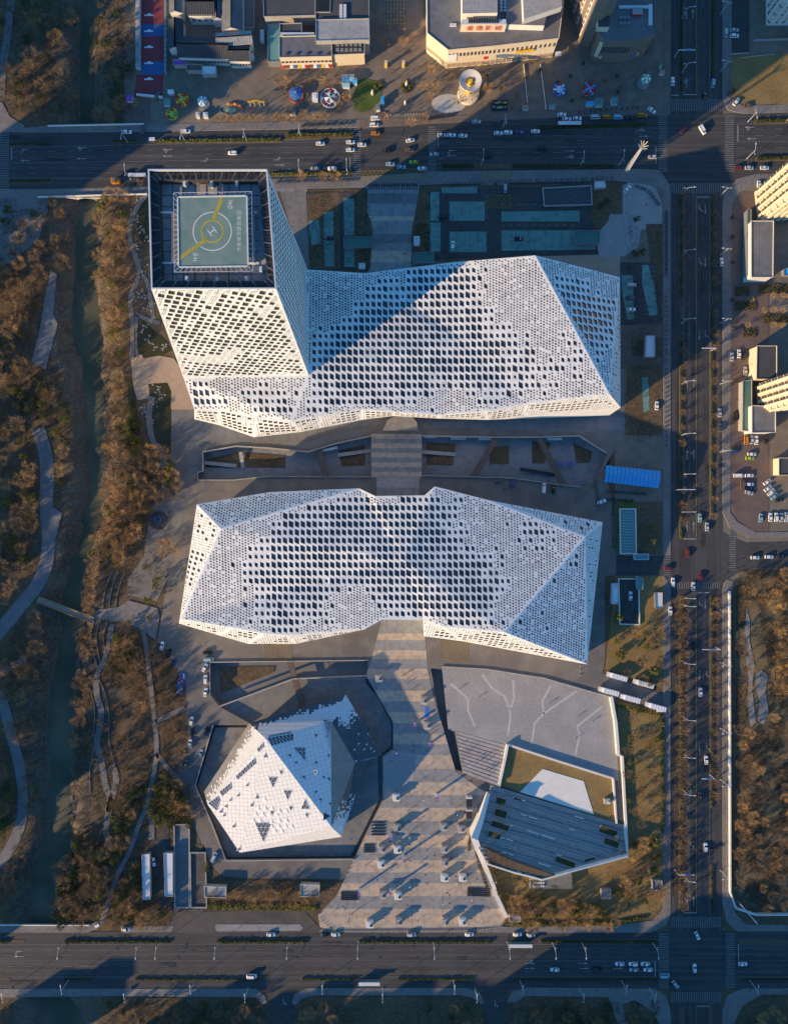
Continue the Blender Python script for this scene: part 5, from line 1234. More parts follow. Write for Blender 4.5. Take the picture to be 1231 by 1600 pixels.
for s, h, m, sd, lab in (('223,1336 234,1334 235,1404 224,1405', 3, 'metal_white', 'concrete', 'left one of two long white canopy sheds in the lower left park'), ('257,1333 270,1333 270,1400 259,1399', 3, 'metal_white', 'concrete', 'right one of two long white canopy sheds in the lower left park'),
                         ('320,1385 353,1386 353,1402 321,1401', 3.2, 'concrete', 'wall_cream', 'small beige pavilion left of the hedge bed by the road'), ('470,1382 499,1383 498,1400 470,1400', 3.2, 'concrete', 'wall_cream', 'small beige pavilion with a roof hatch in the hedge bed'),
                         ('1009,525 1022,525 1022,557 1008,557', 3.5, 'metal_white', 'concrete', 'small white roofed cabin on the planting right of the towered hall'), ('647,370 655,370 655,383 647,383', 2.6, 'metal_white', 'metal_white', 'tiny white cabin right of the upper promenade'), ('561,412 570,412 570,419 561,419', 2.6, 'metal_white', 'metal_white', 'tiny white cabin left of the upper promenade above the roof'),
                         ('956,912 964,912 964,943 955,943', 3, 'metal_white', 'metal_white', 'white container beside the dark vehicle ramp'), ('646,396 677,394 678,410 646,411', 3, 'green_glass', 'metal_grey', 'green glass pavilion touching the upper hall beside the promenade'), ('537,371 581,371 581,385 538,388', 3, 'green_glass', 'metal_grey', 'green glass pavilion left of the upper promenade'),
                         ('897,361 937,361 935,381 898,381', 3, 'green_glass', 'metal_grey', 'green glass pavilion at the right end of the teal parking bays'), ('994,900 1004,905 1003,920 995,920', 2.8, 'teal_glass', 'concrete', 'little glass porch on the dark vehicle ramp'), ('929,284 944,284 946,293 929,294', 2.6, 'metal_white', 'concrete', 'small white hut above the basement ramp by the north road'),
                         ('991,866 1012,866 1012,874 991,874', 2.8, 'teal_glass', 'metal_white', 'small gatehouse beside the campus east gate'), ('1023,926 1034,926 1034,950 1024,950', 2.6, 'metal_white', 'concrete_dark', 'small dark framed cabin against the east pavement'), ('1019,1376 1033,1376 1033,1390 1019,1390', 2.4, 'concrete_dark', 'concrete', 'open concrete bay against the east pavement near the south road'),
                         ('796,1431 812,1431 812,1439 796,1439', 2.5, 'metal_white', 'metal_white', 'small white cabin at the foot of the descending wall'), ('800,456 812,456 812,466 800,466', 0.1, 'asphalt', 'asphalt', '')):
    if lab: simple_building('cabin', s, h, m, sd, lab)
# roof hatch grids on the beige pavilions
# dotted playground circle in the trees and the patterned play mat
r_ = thing('playground', W(248, 813), 'round black play surface with a blue ring among the riverside trees', 'playground'); b = MB(); b.lathe((0, 0, 0.1), [(4.8, 0), (4.8, .06)], M['asphalt'], 24); b.build('surface', r_)
b = MB(); 
for i in range(20):
    a0_, a1_ = i*2*math.pi/20, (i+1)*2*math.pi/20; b.bar((1.6*math.cos(a0_)-.3, 1.6*math.sin(a0_)+.5, .3), (1.6*math.cos(a1_)-.3, 1.6*math.sin(a1_)+.5, .3), .35, .3, M['sign_blue'])
b.build('ring', r_)
r_ = thing('play_mat', W(283, 1067, .12), 'rectangular blue play mat with bright patches on the driveway left of the museum', 'mat', R(-14+0)); b = MB(); b.box((0, 0, 0), (4, 11.5, .12), M['sport_blue']); b.build('mat', r_)
for i in range(16):
    b = MB(); b.box((rnd.uniform(-1.4, 1.4), -5+i*.65, .12), (rnd.uniform(.5, 1.3), rnd.uniform(.4, .9), .1), M[rnd.choice(['sign_red', 'banner_white', 'sign_yellow', 'banner_white', 'blue_roof', 'pink_stone'])], rnd.uniform(0, 3)); b.build('mat_patch', r_)
# riverside footbridge with yellow rails
a, c = W(60, 936, .6), W(146, 969, .6); r_ = thing('footbridge', (a+c)/2, 'footbridge with yellow rails crossing the river', 'footbridge'); b = MB(); b.bar(a, c, 3.2, .5, M['pink_stone']); part(r_, 'deck', b)
d = (c-a).normalized(); nn_ = Vector((-d.y, d.x, 0))*1.6
for sg in (1, -1): b = MB(); b.bar(a+nn_*sg+Vector((0, 0, .9)), c+nn_*sg+Vector((0, 0, .9)), .3, .3, M['marking_yellow']); b.bar(a+nn_*sg+Vector((0, 0, .4)), c+nn_*sg+Vector((0, 0, .4)), .1, .7, M['metal_grey']); part(r_, 'railing', b)
b = MB()
for t in (.2, .5, .8): p = a.lerp(c, t); b.tube((p.x, p.y, -6), (p.x, p.y, .4), .5, .5, M['concrete'], 8)
part(r_, 'pier', b)
# road bridge over the river: arched white parapet
r_ = thing('road_bridge', W(135, 305), 'pale arched bridge side where the north road crosses the river', 'bridge'); 
for x0, x1 in ((88, 118), (118, 147), (147, 178)):
    b = MB(); n = 12; pr = None
    for k in range(n+1):
        t = k/n; x = x0+(x1-x0)*t; y = 308.5-4.5*(1-(2*t-1)**2)*-1 if False else 309.0; z = -4.2+3.2*math.sqrt(max(0, 1-(2*t-1)**2))
        p = W(x, y, 0); cur = (Vector((p.x, p.y, z)), Vector((p.x, p.y, .3)))
        if pr: b.face([pr[0], cur[0], cur[1], pr[1]], M['white_stone']); b.face([pr[0], cur[0], cur[0]+Vector((0, 4, 0)), pr[0]+Vector((0, 4, 0))], M['concrete_dark'])
        pr = cur
    part(r_, 'arch', b)
b = MB(); b.bar(W(60, 308, .9), W(230, 303, .9), .5, 1.2, M['white_stone']); part(r_, 'parapet', b)
rim('75,196 225,193', .5, 1.1, 'white_stone', 'pale bridge parapet on the upper side of the north road'); rim('0,1446 140,1446', .5, 1.0, 'white_stone', 'pale bridge parapet on the upper side of the south road')
# terraced planting arcs in the east bank: curved edging
for s in ('150,965 143,985 143,1010 150,1035 156,1045', '158,968 150,990 152,1012 158,1038', '168,973 162,990 163,1010 168,1025', '178,890 168,910 163,930 161,955', '186,893 176,915 172,935 170,960', '196,893 187,915 182,940 180,962', '155,1062 165,1080 172,1120 170,1160 180,1195', '140,1075 150,1105 146,1140 150,1160 140,1200 142,1240', '60,680 66,735 62,790 55,800'):
    L = smooth([tuple(W(x, y)[:2]) for x, y in pts(s)]); b = MB(); b.prism(strip(L, .28), -.3, .3, M['rock']); tag(b.build('edging'), kind='structure')
# pale rockery stones along the tower garden streams
for s, n in (('222,300 208,330 214,350 224,362 232,378', 60), ('208,372 214,390 224,420 232,430', 40), ('208,455 213,468 222,462 226,450', 24), ('232,505 222,515 232,530 250,545 262,540', 60), ('240,600 248,610 250,625 238,632 222,640 230,660 246,668', 70), ('222,480 236,486 240,470 228,462', 40)):
    L = pts(s); b = MB()
    for k in range(n):
        t = k/n*(len(L)-1); i = int(t); f = t-i; p = W(L[i][0]+(L[i+1][0]-L[i][0])*f+rnd.gauss(0, 3.5), L[i][1]+(L[i+1][1]-L[i][1])*f+rnd.gauss(0, 2.5), 0)
        r0 = rnd.uniform(.15, .7); b.lathe((p.x, p.y, -.05), [(r0, 0), (r0*.9, r0*.5), (r0*.4, r0*.8)], M['rock'], 6, rnd.uniform(.7, 1.3), rnd.uniform(.7, 1.3), rnd.random())
    tag(b.build('rockery_stones'), kind='stuff')
# ------------------------------------------------------------------ buildings round the square and beyond
def gable(name, x, y, lx, ly, rz, h, rise, lab, along='x', roof='roof_dark', wall='wall_white', wins=0, hp=None):
    """gabled house; x,y photo position of the eaves centre at height h; lx, ly sizes in metres"""
    p = W(x, y, h); r_ = thing(name, (p.x, p.y, 0), lab, 'building', rz)
    b = MB(); b.box((0, 0, 0), (lx-.8, ly-.8, h), M[wall])
    if along == 'x':
        for s_ in (-1, 1): b.face([(s_*(lx/2-.4), -ly/2+.4, h), (s_*(lx/2-.4), ly/2-.4, h), (s_*(lx/2-.4), 0, h+rise)], M[wall], s_ < 0)
    else:
        for s_ in (-1, 1): b.face([(-lx/2+.4, s_*(ly/2-.4), h), (lx/2-.4, s_*(ly/2-.4), h), (0, s_*(ly/2-.4), h+rise)], M[wall], s_ > 0)
    b.build('wall', r_)
    for s_ in (-1, 1):
        b = MB()
        if along == 'x': A, B_, C, D4 = [Vector(v) for v in ((-lx/2, s_*ly/2, h-.2), (lx/2, s_*ly/2, h-.2), (lx/2, 0, h+rise+.1), (-lx/2, 0, h+rise+.1))]
        else: A, B_, C, D4 = [Vector(v) for v in ((s_*lx/2, ly/2, h-.2), (s_*lx/2, -ly/2, h-.2), (0, -ly/2, h+rise+.1), (0, ly/2, h+rise+.1))]
        n = max(3, int((lx if along == 'x' else ly)/1.1))
        b.face([A, B_, C, D4], M[roof]); up = Vector((0, 0, .12))
        for k in range(n+1): b.bar(A.lerp(B_, k/n)+up, D4.lerp(C, k/n)+up, .22, .16, M[roof])
        b.bar(D4+up*1.5, C+up*1.5, .5, .35, M['concrete_dark']); b.build('roof_slope', r_)
    for k in range(wins):
        b = MB(); b.box((-lx/2+(k+.7)*lx/(wins+.4), -ly/2+.36, h*.35), (1.1, .15, 1.6), M['glass_dark']); b.build('window', r_)
    return r_
gable('courtyard_house', 318, 74, 26, 11, R(-2), 7, 2.5, 'long dark roofed white house with a row of windows facing the amusement square', wins=16)
gable('courtyard_house', 275, 54, 8, 15, 0, 6, 2.0, 'narrow dark gabled house at the left corner of the courtyard', 'y')
gable('courtyard_house', 314, 6, 14, 12, 0, 8, 2.0, 'pale house with a flat dark top on the upper side of the courtyard', 'x', wins=4)
gable('courtyard_house', 363, 8, 11, 26, 0, 8, 2.4, 'long house with a grey brown ridge roof running up out of the picture', 'y', 'roof_grey')
gable('courtyard_house', 366, 60, 18, 7, R(4), 8.5, 1.6, 'lighter grey roofed block joined between the courtyard roofs', 'x', 'roof_bright')
gable('courtyard_house', 374, 82, 11, 9, 0, 7, 2, 'dark gabled wing with white gable at the right end of the courtyard', 'x', wins=7)
gable('courtyard_house', 340, 12, 6, 12, 0, 7, 1.5, 'small white link house between the courtyard buildings', 'y', 'roof_grey')
gable('courtyard_house', 275, 5, 7, 10, 0, 7, 1.5, 'white house with bluish roof at the upper left of the courtyard', 'y', 'roof_grey')
for x, y, sx, sy, m, lab in ((281, 98, 6, 2.4, 'sign_purple', 'small shop canopy with a purple sign left of the courtyard front'), (304, 106, 7.5, 3, 'brick_red', 'brown red shop canopy under the courtyard front'), (327, 110, 7, 4, 'banner_white', 'white and pink stall canopy in front of the courtyard'), (389, 10, 5, 22, 'concrete_dark', 'narrow passage roof right of the courtyard houses')):
    simple_building('canopy', f'{x-sx*1.5},{y-sy*1.5} {x+sx*1.5},{y-sy*1.5} {x+sx*1.5},{y+sy*1.5} {x-sx*1.5},{y+sy*1.5}', 3.2, m, 'concrete', lab, 'canopy')
def units(r_, x0, y0, x1, y1, h, nx_, ny_, s_, m='metal_white', name='roof_unit', hh=.9):
    for i in range(nx_):
        for j in range(ny_):
            b = MB(); box_px(x0+(x1-x0)*(i+.5)/nx_, y0+(y1-y0)*(j+.5)/ny_, h, s_, s_*.8, hh, m, b=b); part(r_, name, b)
r1 = simple_building('shopping_arcade', '437,58 518,56 518,88 437,90', 10, 'roof_grey', 'wall_warm', 'long arcade with a brown grey roof and lit shop signs on its front')
p0 = W(437, 90, 10); p1 = W(518, 88, 10)
for k in range(13):
    b = MB(); t = (k+.5)/13; p = p0.lerp(p1, t); b.box((p.x, p.y-.3, 1.0+.2*(k % 2)), (1.7, .5, 2.2), M[['sign_red', 'banner_white', 'sign_yellow', 'sign_blue', 'banner_white', 'brick_red'][k*5 % 6]]); part(r1, 'shop_sign', b)
    b = MB(); b.box((p.x, p.y-.15, 5.5), (1.2, .3, 1.2), M['glass_dark']); part(r1, 'window', b)
for k in range(5): b = MB(); box_px(448+k*16, 85, 10, 1.4, 1, .7, 'roof_dark', b=b); part(r1, 'skylight', b)
r2 = simple_building('shopping_arcade', '494,32 576,30 577,62 494,64', 13, 'roof_bright', 'concrete', 'higher block with a light grey roof behind the shopping arcade')
r3 = simple_building('shopping_arcade', '519,65 569,64 569,84 519,86', 9.5, 'roof_dark', 'wall_cream', 'low block with fenced roof machines and a green sign, right end of the arcade')
units(r3, 524, 67, 566, 82, 9.5, 6, 2, 1.6, 'metal_grey')
for k, m in enumerate(('banner_white', 'sign_green', 'sign_yellow', 'banner_white', 'sign_red')): b = MB(); p = W(526+k*10, 86, 6); b.box((p.x, p.y-.2, 3), (2.8, .4, 2.2), M[m]); part(r3, 'shop_sign', b)
r4 = simple_building('shopping_arcade', '518,-30 576,-32 576,30 494,31 494,20 516,20', 12, 'roof_dark', 'concrete', 'dark flat roofed block at the top edge above the arcade')
units(r4, 530, 8, 542, 34, 12, 2, 6, 1.5, 'metal_white')
r5 = simple_building('shopping_arcade', '438,38 471,37 471,52 438,56', 9, 'roof_dark', 'concrete', 'small dark roof left of the arcade with a white duct'); b = MB(); box_px(465, 54, 9, 17, 1.2, .8, 'metal_white', b=b); part(r5, 'duct', b)
simple_building('shopping_arcade', '411,-30 492,-30 492,24 413,26', 9, 'roof_dark', 'concrete', 'wide dark roof with white edging at the top edge beside the passage')
simple_building('pergola', '419,40 437,36 437,96 419,96', 5, 'teal_glass', 'metal_grey', 'narrow glass covered passage left of the arcade')
# cinema
r_ = simple_building('cinema', '667,-40 885,-40 872,60 770,72 700,78 668,52', 16, 'roof_grey', 'wall_warm', 'large pale cinema with stepped roofs, curved olive panel and red lettering')
cin = r_
def add_block(root, poly, z0, z1, m, side, name='wing'):
    b = MB(); b.prism(P2(poly, z1), z0, z1, M[m], M[side]); return part(root, name, b)
def facade_windows(root, a, c, z, n, w_, h_, off=-.12, m='glass_dark', name='window'):
    a, c = Vector(a), Vector(c); d = (c-a); d.z = 0; L = d.length; d.normalize(); nrm = Vector((d.y, -d.x, 0)); rz = math.atan2(d.y, d.x)
    for k in range(n):
        p = a+d*(L*(k+.5)/n); b = MB(); b.box((p.x+nrm.x*.05, p.y+nrm.y*.05, z), (w_, .25, h_), M[m], rz); part(root, name, b)
def W2(x, y, h): return W(x, y, h)
add_block(r_, '722,-40 777,-40 777,20 722,21', 16, 24, 'roof_bright', 'white_stone', 'auditorium_roof'); add_block(r_, '722,30 790,30 791,38 720,38', 16, 22, 'metal_white', 'wall_warm', 'sign_block')
for k in range(12): b = MB(); box_px(733+k*4, 33, 22, .8, 2, .7, 'metal_dark', b=b); part(r_, 'roof_vent', b)
add_block(r_, '790,38 850,40 862,-10 885,-40 800,-40', 16, 20, 'roof_grey', 'white_stone', 'auditorium_roof'); add_block(r_, '815,-30 875,-40 878,10 818,30', 20, 24, 'roof_bright', 'white_stone', 'auditorium_roof')
units(r_, 780, -5, 792, 20, 16, 2, 5, 1.4); units(r_, 703, 38, 712, 42, 16, 2, 1, 1.6)
b = MB(); 
q = [W(671, 32, 15), W(698, 50, 15), W(695, 66, 9), W(669, 46, 9)]; off_ = Vector((-.35, -.5, 0)); b.face([p+off_ for p in q], M['olive_panel'], True); b.face([p+off_ for p in q], M['olive_panel']); part(r_, 'olive_panel', b)
A, B_ = W(668, 52, 16), W(700, 78, 16); facade_windows(r_, A, B_, 3, 7, 1.6, 2.2, m='pink_stone', name='shop_front')
A, B_ = W(700, 78, 16), W(770, 72, 16); facade_windows(r_, A, B_, 10, 12, .9, 2.6); facade_windows(r_, A, B_, 1, 9, 2, 3.0, m='pink_stone', name='shop_front')
A, B_ = W(770, 72, 16), W(872, 60, 16); facade_windows(r_, A, B_, 10, 14, .9, 2.6); facade_windows(r_, A, B_, 1, 12, 2, 3.0, m='pink_stone', name='shop_front')
facade_windows(r_, W(808, 70, 16), W(838, 66, 16), 8.5, 3, 2.8, 2.2, m='sign_yellow', name='poster'); facade_windows(r_, W(700, 78, 16), W(716, 77, 16), 6, 1, 4.5, 6, m='banner_white', name='poster')
facade_windows(r_, W(758, 73, 16), W(766, 72.5, 16), 5.5, 1, 2.2, 2.2, m='sign_red', name='poster')
fm = Matrix.Rotation(R(90), 4, 'X')
a_, c_ = W(722, 38, 22), W(791, 38, 22)
later_text('金逸影城', Vector(((a_.x+c_.x)/2, a_.y-.35, 19.2)), 4.0, fm, 'sign_red', cin, spacing=1.3)
# market awnings at the cinema foot
for k in range(14):
    b = MB(); p = W(690+k*14, 86-k*.2, 3); b.box((p.x, p.y, 2.6), (3.2, 2.4, .15), M[['pink_stone', 'banner_white', 'sign_red', 'brick_red'][k % 4]], R(rnd.uniform(-6, 6)))
    for dx in (-1.4, 1.4): b.tube((p.x+dx, p.y-1, 0), (p.x+dx, p.y-1, 2.6), .06, .06, M['metal_grey'], 4)
    single('stall_awning', b, 'small coloured stall awning at the foot of the pale cinema', 'awning', 'awnings along the cinema front')
# office block right of the cinema: tall slab leaving the frame, and its annex
r_ = thing('office_tower', W(905, 10), 'tall office slab with pale window strips leaving the picture right of the cinema', 'building')
b = MB(); q = [tuple(W(x, y)[:2]) for x, y in ((890, -30), (935, 30), (938, 62), (920, 74), (905, 70), (882, -20))]; b.prism(q, 0, 62, M['stone_brown']); part(r_, 'body', b)
for k in range(5):
    a, c = Vector((*q[5], 0)), Vector((*q[4], 0)); t = (k+.5)/5; p = a.lerp(c, t); d = (c-a).normalized(); n_ = Vector((d.y, -d.x, 0)); n_ = n_ if n_.x < 0 else -n_
    b = MB(); b.box((p.x+n_.x*.2, p.y+n_.y*.2, 4), (2.0, .5, 56), M['wall_white'], math.atan2(d.y, d.x)); part(r_, 'pilaster', b)
    for j in range(14): b = MB(); pp = a.lerp(c, (k+.02)/5+.0); b.box((p.x+n_.x*.48, p.y+n_.y*.48, 5+j*4), (1.0, .2, 2.4), M['glass_dark'], math.atan2(d.y, d.x)); part(r_, 'window', b)
for j, sy_ in enumerate(('○', '王', '府', '井')): pass
r_ = simple_building('department_store', '938,-40 1022,-40 1022,55 990,64 945,64 936,52', 18, 'roof_grey', 'stone_brown', 'brown and white department store with rows of white roof units and a purple sign')
units(r_, 966, 8, 1012, 16, 18, 10, 1, 1.5); units(r_, 1010, 8, 1020, 40, 18, 1, 7, 1.8); units(r_, 966, 24, 984, 42, 18, 3, 2, 1.4, 'metal_grey')
add_block(r_, '934,24 952,24 952,42 934,42', 18, 22, 'roof_dark', 'wall_cream', 'lift_house'); b = MB(); box_px(994, 21, 18, 5, 3, 1.6, 'sign_red', top='roof_bright', b=b); part(r_, 'roof_hut', b)
facade_windows(r_, W(945, 64, 18), W(990, 64, 18), 8, 10, .8, 5); facade_windows(r_, W(945, 64, 18), W(1012, 58, 18), 3, 9, 1.6, 2.4, m='wall_cream', name='shop_front'); facade_windows(r_, W(982, 64, 18), W(1006, 60, 18), 5.4, 1, 6, 1.4, m='sign_purple', name='shop_sign'); facade_windows(r_, W(938, 60, 18), W(945, 64, 18), 4, 1, 2, 12, m='wall_cream', name='sign_column')
# corner rotunda
p = W(1016, 60, 9); b = MB(); b.lathe((p.x, p.y, 0), [(3, 0), (3, 9), (3.3, 9.2), (.3, 11.5)], M['brick_red'], 16); single('rotunda', b, 'small round brown red corner turret of the department store', 'turret')
# ------------------------------------------------------------------ apartment towers east of the road
def apartment(x0, y0, x1, y1, h, lab, rz=0, m='wall_warm', floors=None, vis=True):
    a = W(x0, y1); c = W(x1, y0); r_ = thing('apartment_tower', ((a.x+c.x)/2, (a.y+c.y)/2, 0), lab, 'apartment tower', rz)
    w_, d_ = c.x-a.x, c.y-a.y; b = MB(); b.box((0, 0, 0), (w_, d_, h), M[m]); b.build('wall', r_)
    b = MB(); b.box((0, 0, h), (w_*.4, d_*.5, 5), M[m], top=M['roof_grey']); b.build('lift_house', r_)
    if vis:
        fl = int(h/3)
        for f in range(1, fl):
            b = MB(); b.box((0, 0, f*3-.15), (w_+.9, d_+.9, .35), M['stone_brown' if f % 2 else 'wall_cream']); 
            b.build('floor_band', r_)
        n = max(3, int(w_/3.4)); n2 = max(3, int(d_/3.4))
        for k in range(n):
            b = MB(); b.box((-w_/2+(k+.5)*w_/n, -d_/2-.5, 3), (1.5, 1.2, h-5), M[m]); b.build('pilaster', r_)
        for k in range(n2):
            b = MB(); b.box((-w_/2-.5, -d_/2+(k+.5)*d_/n2, 3), (1.2, 1.5, h-5), M[m]); b.build('pilaster', r_)
            b = MB(); b.box((-w_/2-.1, -d_/2+(k+.98)*d_/n2, 3), (.4, 1.2, h-5), M['glass_dark']); b.build('glazing_strip', r_)
    return r_
apartment(1180, 296, 1262, 344, 84, 'sunlit cream apartment tower leaning out of the right edge, upper one of two', R(6)); apartment(1181, 598, 1270, 640, 84, 'sunlit cream apartment tower leaning out of the right edge, lower one of two', R(6))
apartment(1196, -40, 1290, 40, 70, 'grey white apartment block with balconies in the top right corner', 0, 'wall_white')
for s, h, m, sd, lab in (('1173,346 1207,346 1206,433 1173,433', 9, 'roof_grey', 'wall_white', 'long flat podium roof below the upper cream tower'), ('1167,328 1172,328 1172,432 1166,430', 5, 'green_glass', 'metal_grey', 'green glass shop canopy along the podium below the upper tower'), ('1182,541 1212,541 1212,592 1181,592', 9, 'roof_dark', 'wall_cream', 'dark podium roof with yellow edge above the lower cream tower'),
                         ('1174,634 1210,636 1210,675 1174,676', 9, 'roof_grey', 'wall_white', 'grey podium roof with white sides below the lower cream tower'), ('1160,596 1173,594 1173,674 1159,672', 5, 'green_glass', 'concrete', 'glazed shop roof left of the lower cream tower'), ('1216,716 1260,716 1260,742 1216,742', 6, 'roof_dark', 'wall_cream', 'small house with a white parapet on the right edge above the round car park'),
                         ('1224,420 1240,420 1240,430 1224,430', 3, 'blue_roof', 'metal_grey', 'tiny blue roofed hut on the right edge')):
    simple_building('podium_building', s, h, m, sd, lab)
# ------------------------------------------------------------------ apartment towers outside the frame to the south-west, whose long shadows cross the park and roads
OFF = [(-395, 560, 60, 90, 86), (-420, 690, 50, 40, 52), (-400, 800, 52, 60, 47), (-395, 905, 52, 60, 45), (-380, 1010, 56, 70, 46), (-405, 1120, 50, 60, 49), (-375, 1230, 56, 70, 50), (-360, 1350, 50, 60, 52), (-350, 1470, 54, 60, 54), (-280, 1600, 50, 50, 42), (-640, 420, 100, 130, 115), (-500, 240, 60, 60, 80), (-180, 1760, 50, 50, 38), (-40, 1830, 46, 40, 46),
       (60, 1860, 50, 40, 50), (170, 1870, 46, 40, 52), (255, 1860, 40, 40, 50), (345, 1850, 44, 40, 50), (460, 1800, 44, 40, 56), (600, 1790, 60, 40, 64), (730, 1770, 50, 40, 60), (860, 1740, 60, 40, 58), (985, 1735, 50, 40, 60), (1100, 1730, 60, 40, 62), (1230, 1720, 60, 40, 66)]
for i, (x, y, sx, sy, h) in enumerate(OFF):
    apartment(x-sx, y-sy/2, x+sx, y+sy/2, h, 'pale apartment tower beyond the '+('left' if x < 0 else 'bottom')+' edge of the picture', 0, 'wall_white', vis=False)['group'] = 'apartment towers beyond the frame'
# ------------------------------------------------------------------ trees
def bare_tree_meshes(seed, tw, n_twig=520, Rr=4.2, Ht=8.5, bark='bark'):
    r = random.Random(seed); t = MB(); c = MB()
    t.tube((0, 0, -.2), (0, 0, Ht*.4), .24, .16, M[bark], 7, False)
    tips = []
    for k in range(9):
        a = k*2*math.pi/9+r.uniform(-.3, .3); el = r.uniform(.55, 1.2); L = r.uniform(.5, .8)*Rr
        s = Vector((0, 0, Ht*r.uniform(.28, .42))); e = s+Vector((math.cos(a)*math.cos(el)*L*1.2, math.sin(a)*math.cos(el)*L*1.2, math.sin(el)*L))
        t.tube(s, e, .15, .06, M[bark], 4, False); tips.append((s, e))
        for q in range(3):
            a2 = a+r.uniform(-.9, .9); f = e+Vector((math.cos(a2)*r.uniform(.8, 1.6), math.sin(a2)*r.uniform(.8, 1.6), r.uniform(.5, 1.6)))
            t.tube(e, f, .06, .03, M[bark], 3, False); tips.append((e, f))
    lob = [(r.uniform(0, 6.28), r.uniform(.75, 1.15)) for _ in range(7)]
    for k in range(n_twig):
        s, e = r.choice(tips); p = s.lerp(e, r.uniform(.35, 1.05))+Vector((r.gauss(0, .5), r.gauss(0, .5), r.gauss(0, .4)))
        out = Vector((p.x, p.y, (p.z-Ht*.45)*.9+.5)); out = out.normalized() if out.length > .1 else Vector((0, 0, 1))
        d = (out+Vector((r.gauss(0, .45), r.gauss(0, .45), r.gauss(0, .35)+.15))).normalized()*r.uniform(.7, 1.7)
        sd = d.cross(Vector((r.gauss(0, 1), r.gauss(0, 1), r.gauss(0, 1)))).normalized()*r.uniform(.022, .058)
        a_ = math.atan2(p.y, p.x); lim = Rr*min(lob, key=lambda q: abs(math.atan2(math.sin(q[0]-a_), math.cos(q[0]-a_))))[1]
        if math.hypot(p.x+d.x, p.y+d.y) > lim: d *= .4
        c.face([p-sd, p+sd, p+d], M[tw])
        q = p+d*.45; d2 = (d+Vector((r.gauss(0, .5), r.gauss(0, .5), r.gauss(0, .4)))).normalized()*d.length*.6
        c.face([q-sd*.7, q+sd*.7, q+d2], M[tw])
        q = p+d*.25; d2 = (d+Vector((r.gauss(0, .6), r.gauss(0, .6), r.gauss(0, .5)))).normalized()*d.length*.5
        c.face([q-sd*.7, q+sd*.7, q+d2], M[tw])
    return t.mesh('trunk'), c.mesh('crown')
def leafy_meshes(seed, lf, Rr=2.6, Ht=6, n=36, per=26, fl=.42):
    r = random.Random(seed); t = MB(); c = MB(); t.tube((0, 0, -.2), (0, 0, Ht*.7), .2, .08, M['bark'], 6, False)
    for k in range(n):
        a = r.uniform(0, 6.28); u = r.random()**.6; h = r.random(); rr = Rr*u*(1.05-.55*h)
        cen_ = Vector((math.cos(a)*rr, math.sin(a)*rr, Ht*(.25+.7*h)-u*.4)); cr = r.uniform(.45, .85)*Rr*.36
        for j in range(per):
            d = Vector((r.gauss(0, 1), r.gauss(0, 1), r.gauss(0, .8))).normalized(); p = cen_+d*cr*r.uniform(.6, 1.05)
            u_ = d.orthogonal().normalized(); u_.rotate(Matrix.Rotation(r.uniform(0, 6.28), 3, d)); d2 = (d+Vector((r.gauss(0, .5), r.gauss(0, .5), .3))).normalized(); v_ = d2.cross(u_).normalized()
            s = r.uniform(.5, 1)*fl; c.face([p-u_*s*.5, p+v_*s*.45, p+u_*s*.5, p-v_*s*.45], M[lf])
    return t.mesh('trunk'), c.mesh('crown')
BARE = {k: [bare_tree_meshes(i*7+j, m_, nt_, R_, H_, bk) for j in range(nn2)] for i, (k, m_, nn2, nt_, R_, H_, bk) in enumerate((('brown', 'twig_brown', 4, 620, 4.2, 8.5, 'bark'), ('gold', 'twig_gold', 4, 620, 4.0, 9.0, 'bark_pale'), ('grey', 'twig_grey', 3, 560, 4.0, 8, 'bark'), ('street', 'twig_brown', 3, 330, 2.7, 6.5, 'bark')))}
LEAF = {k: [leafy_meshes(60+i*5+j, m_, R_, H_, n_) for j in range(3)] for i, (k, m_, R_, H_, n_) in enumerate((('dark', 'leaf_dark', 3.2, 7, 44), ('olive', 'leaf_olive', 2.9, 6, 40), ('cone', 'leaf_olive', 1.8, 5.5, 26)))}
def tree(x, y, kind, s, label, group=None, name='bare_tree', z=0., cat='tree', lp=None):
    tm, cm = rnd.choice((BARE if kind in BARE else LEAF)[kind]); p = W(x, y, 0) if lp is None else lp
    r_ = bpy.data.objects.new(name, None); COL.objects.link(r_); r_.location = (p.x, p.y, z); r_.rotation_euler = (0, 0, rnd.uniform(0, 6.28)); r_.scale = (s, s, s*rnd.uniform(.9, 1.1)); r_.empty_display_size = .5
    tag(r_, label, cat, group)
    for nm, me in (('trunk', tm), ('crown', cm)):
        o = bpy.data.objects.new(nm, me); COL.objects.link(o); o.parent = r_
    return r_
def river_px(x, y): p = W(x, y); return river_dist(p.x, p.y)
AVOID = [P2(s) for s in ('186,948 202,938 246,950 250,962 244,1000 226,986 196,972 144,966 148,954', '205,562 300,556 304,640 215,625', '80,424 90,428 91,507 72,577 50,566 70,470', '223,1332 236,1332 236,1406 223,1406', '256,1330 300,1286 324,1330 324,1418 256,1405', '202,300 240,300 240,560 202,560', '1164,940 1182,940 1200,1045 1200,1135 1168,1138')]
PATHS = [(smooth([tuple(W(x, y)[:2]) for x, y in pts(s)]), w_) for s, w_ in (('-20,1010 10,975 38,940 60,915 74,880 78,840 72,790 76,740 70,700 60,670', 4.5), ('0,1078 14,1130 30,1190 37,1230 36,1280 22,1318 0,1350', 3.8), ('224,985 229,1010 236,1070 243,1130 246,1175 241,1210 229,1266 218,1284 205,1329 182,1368 170,1410 160,1440', 2.2), ('60,936 146,969', 3))]
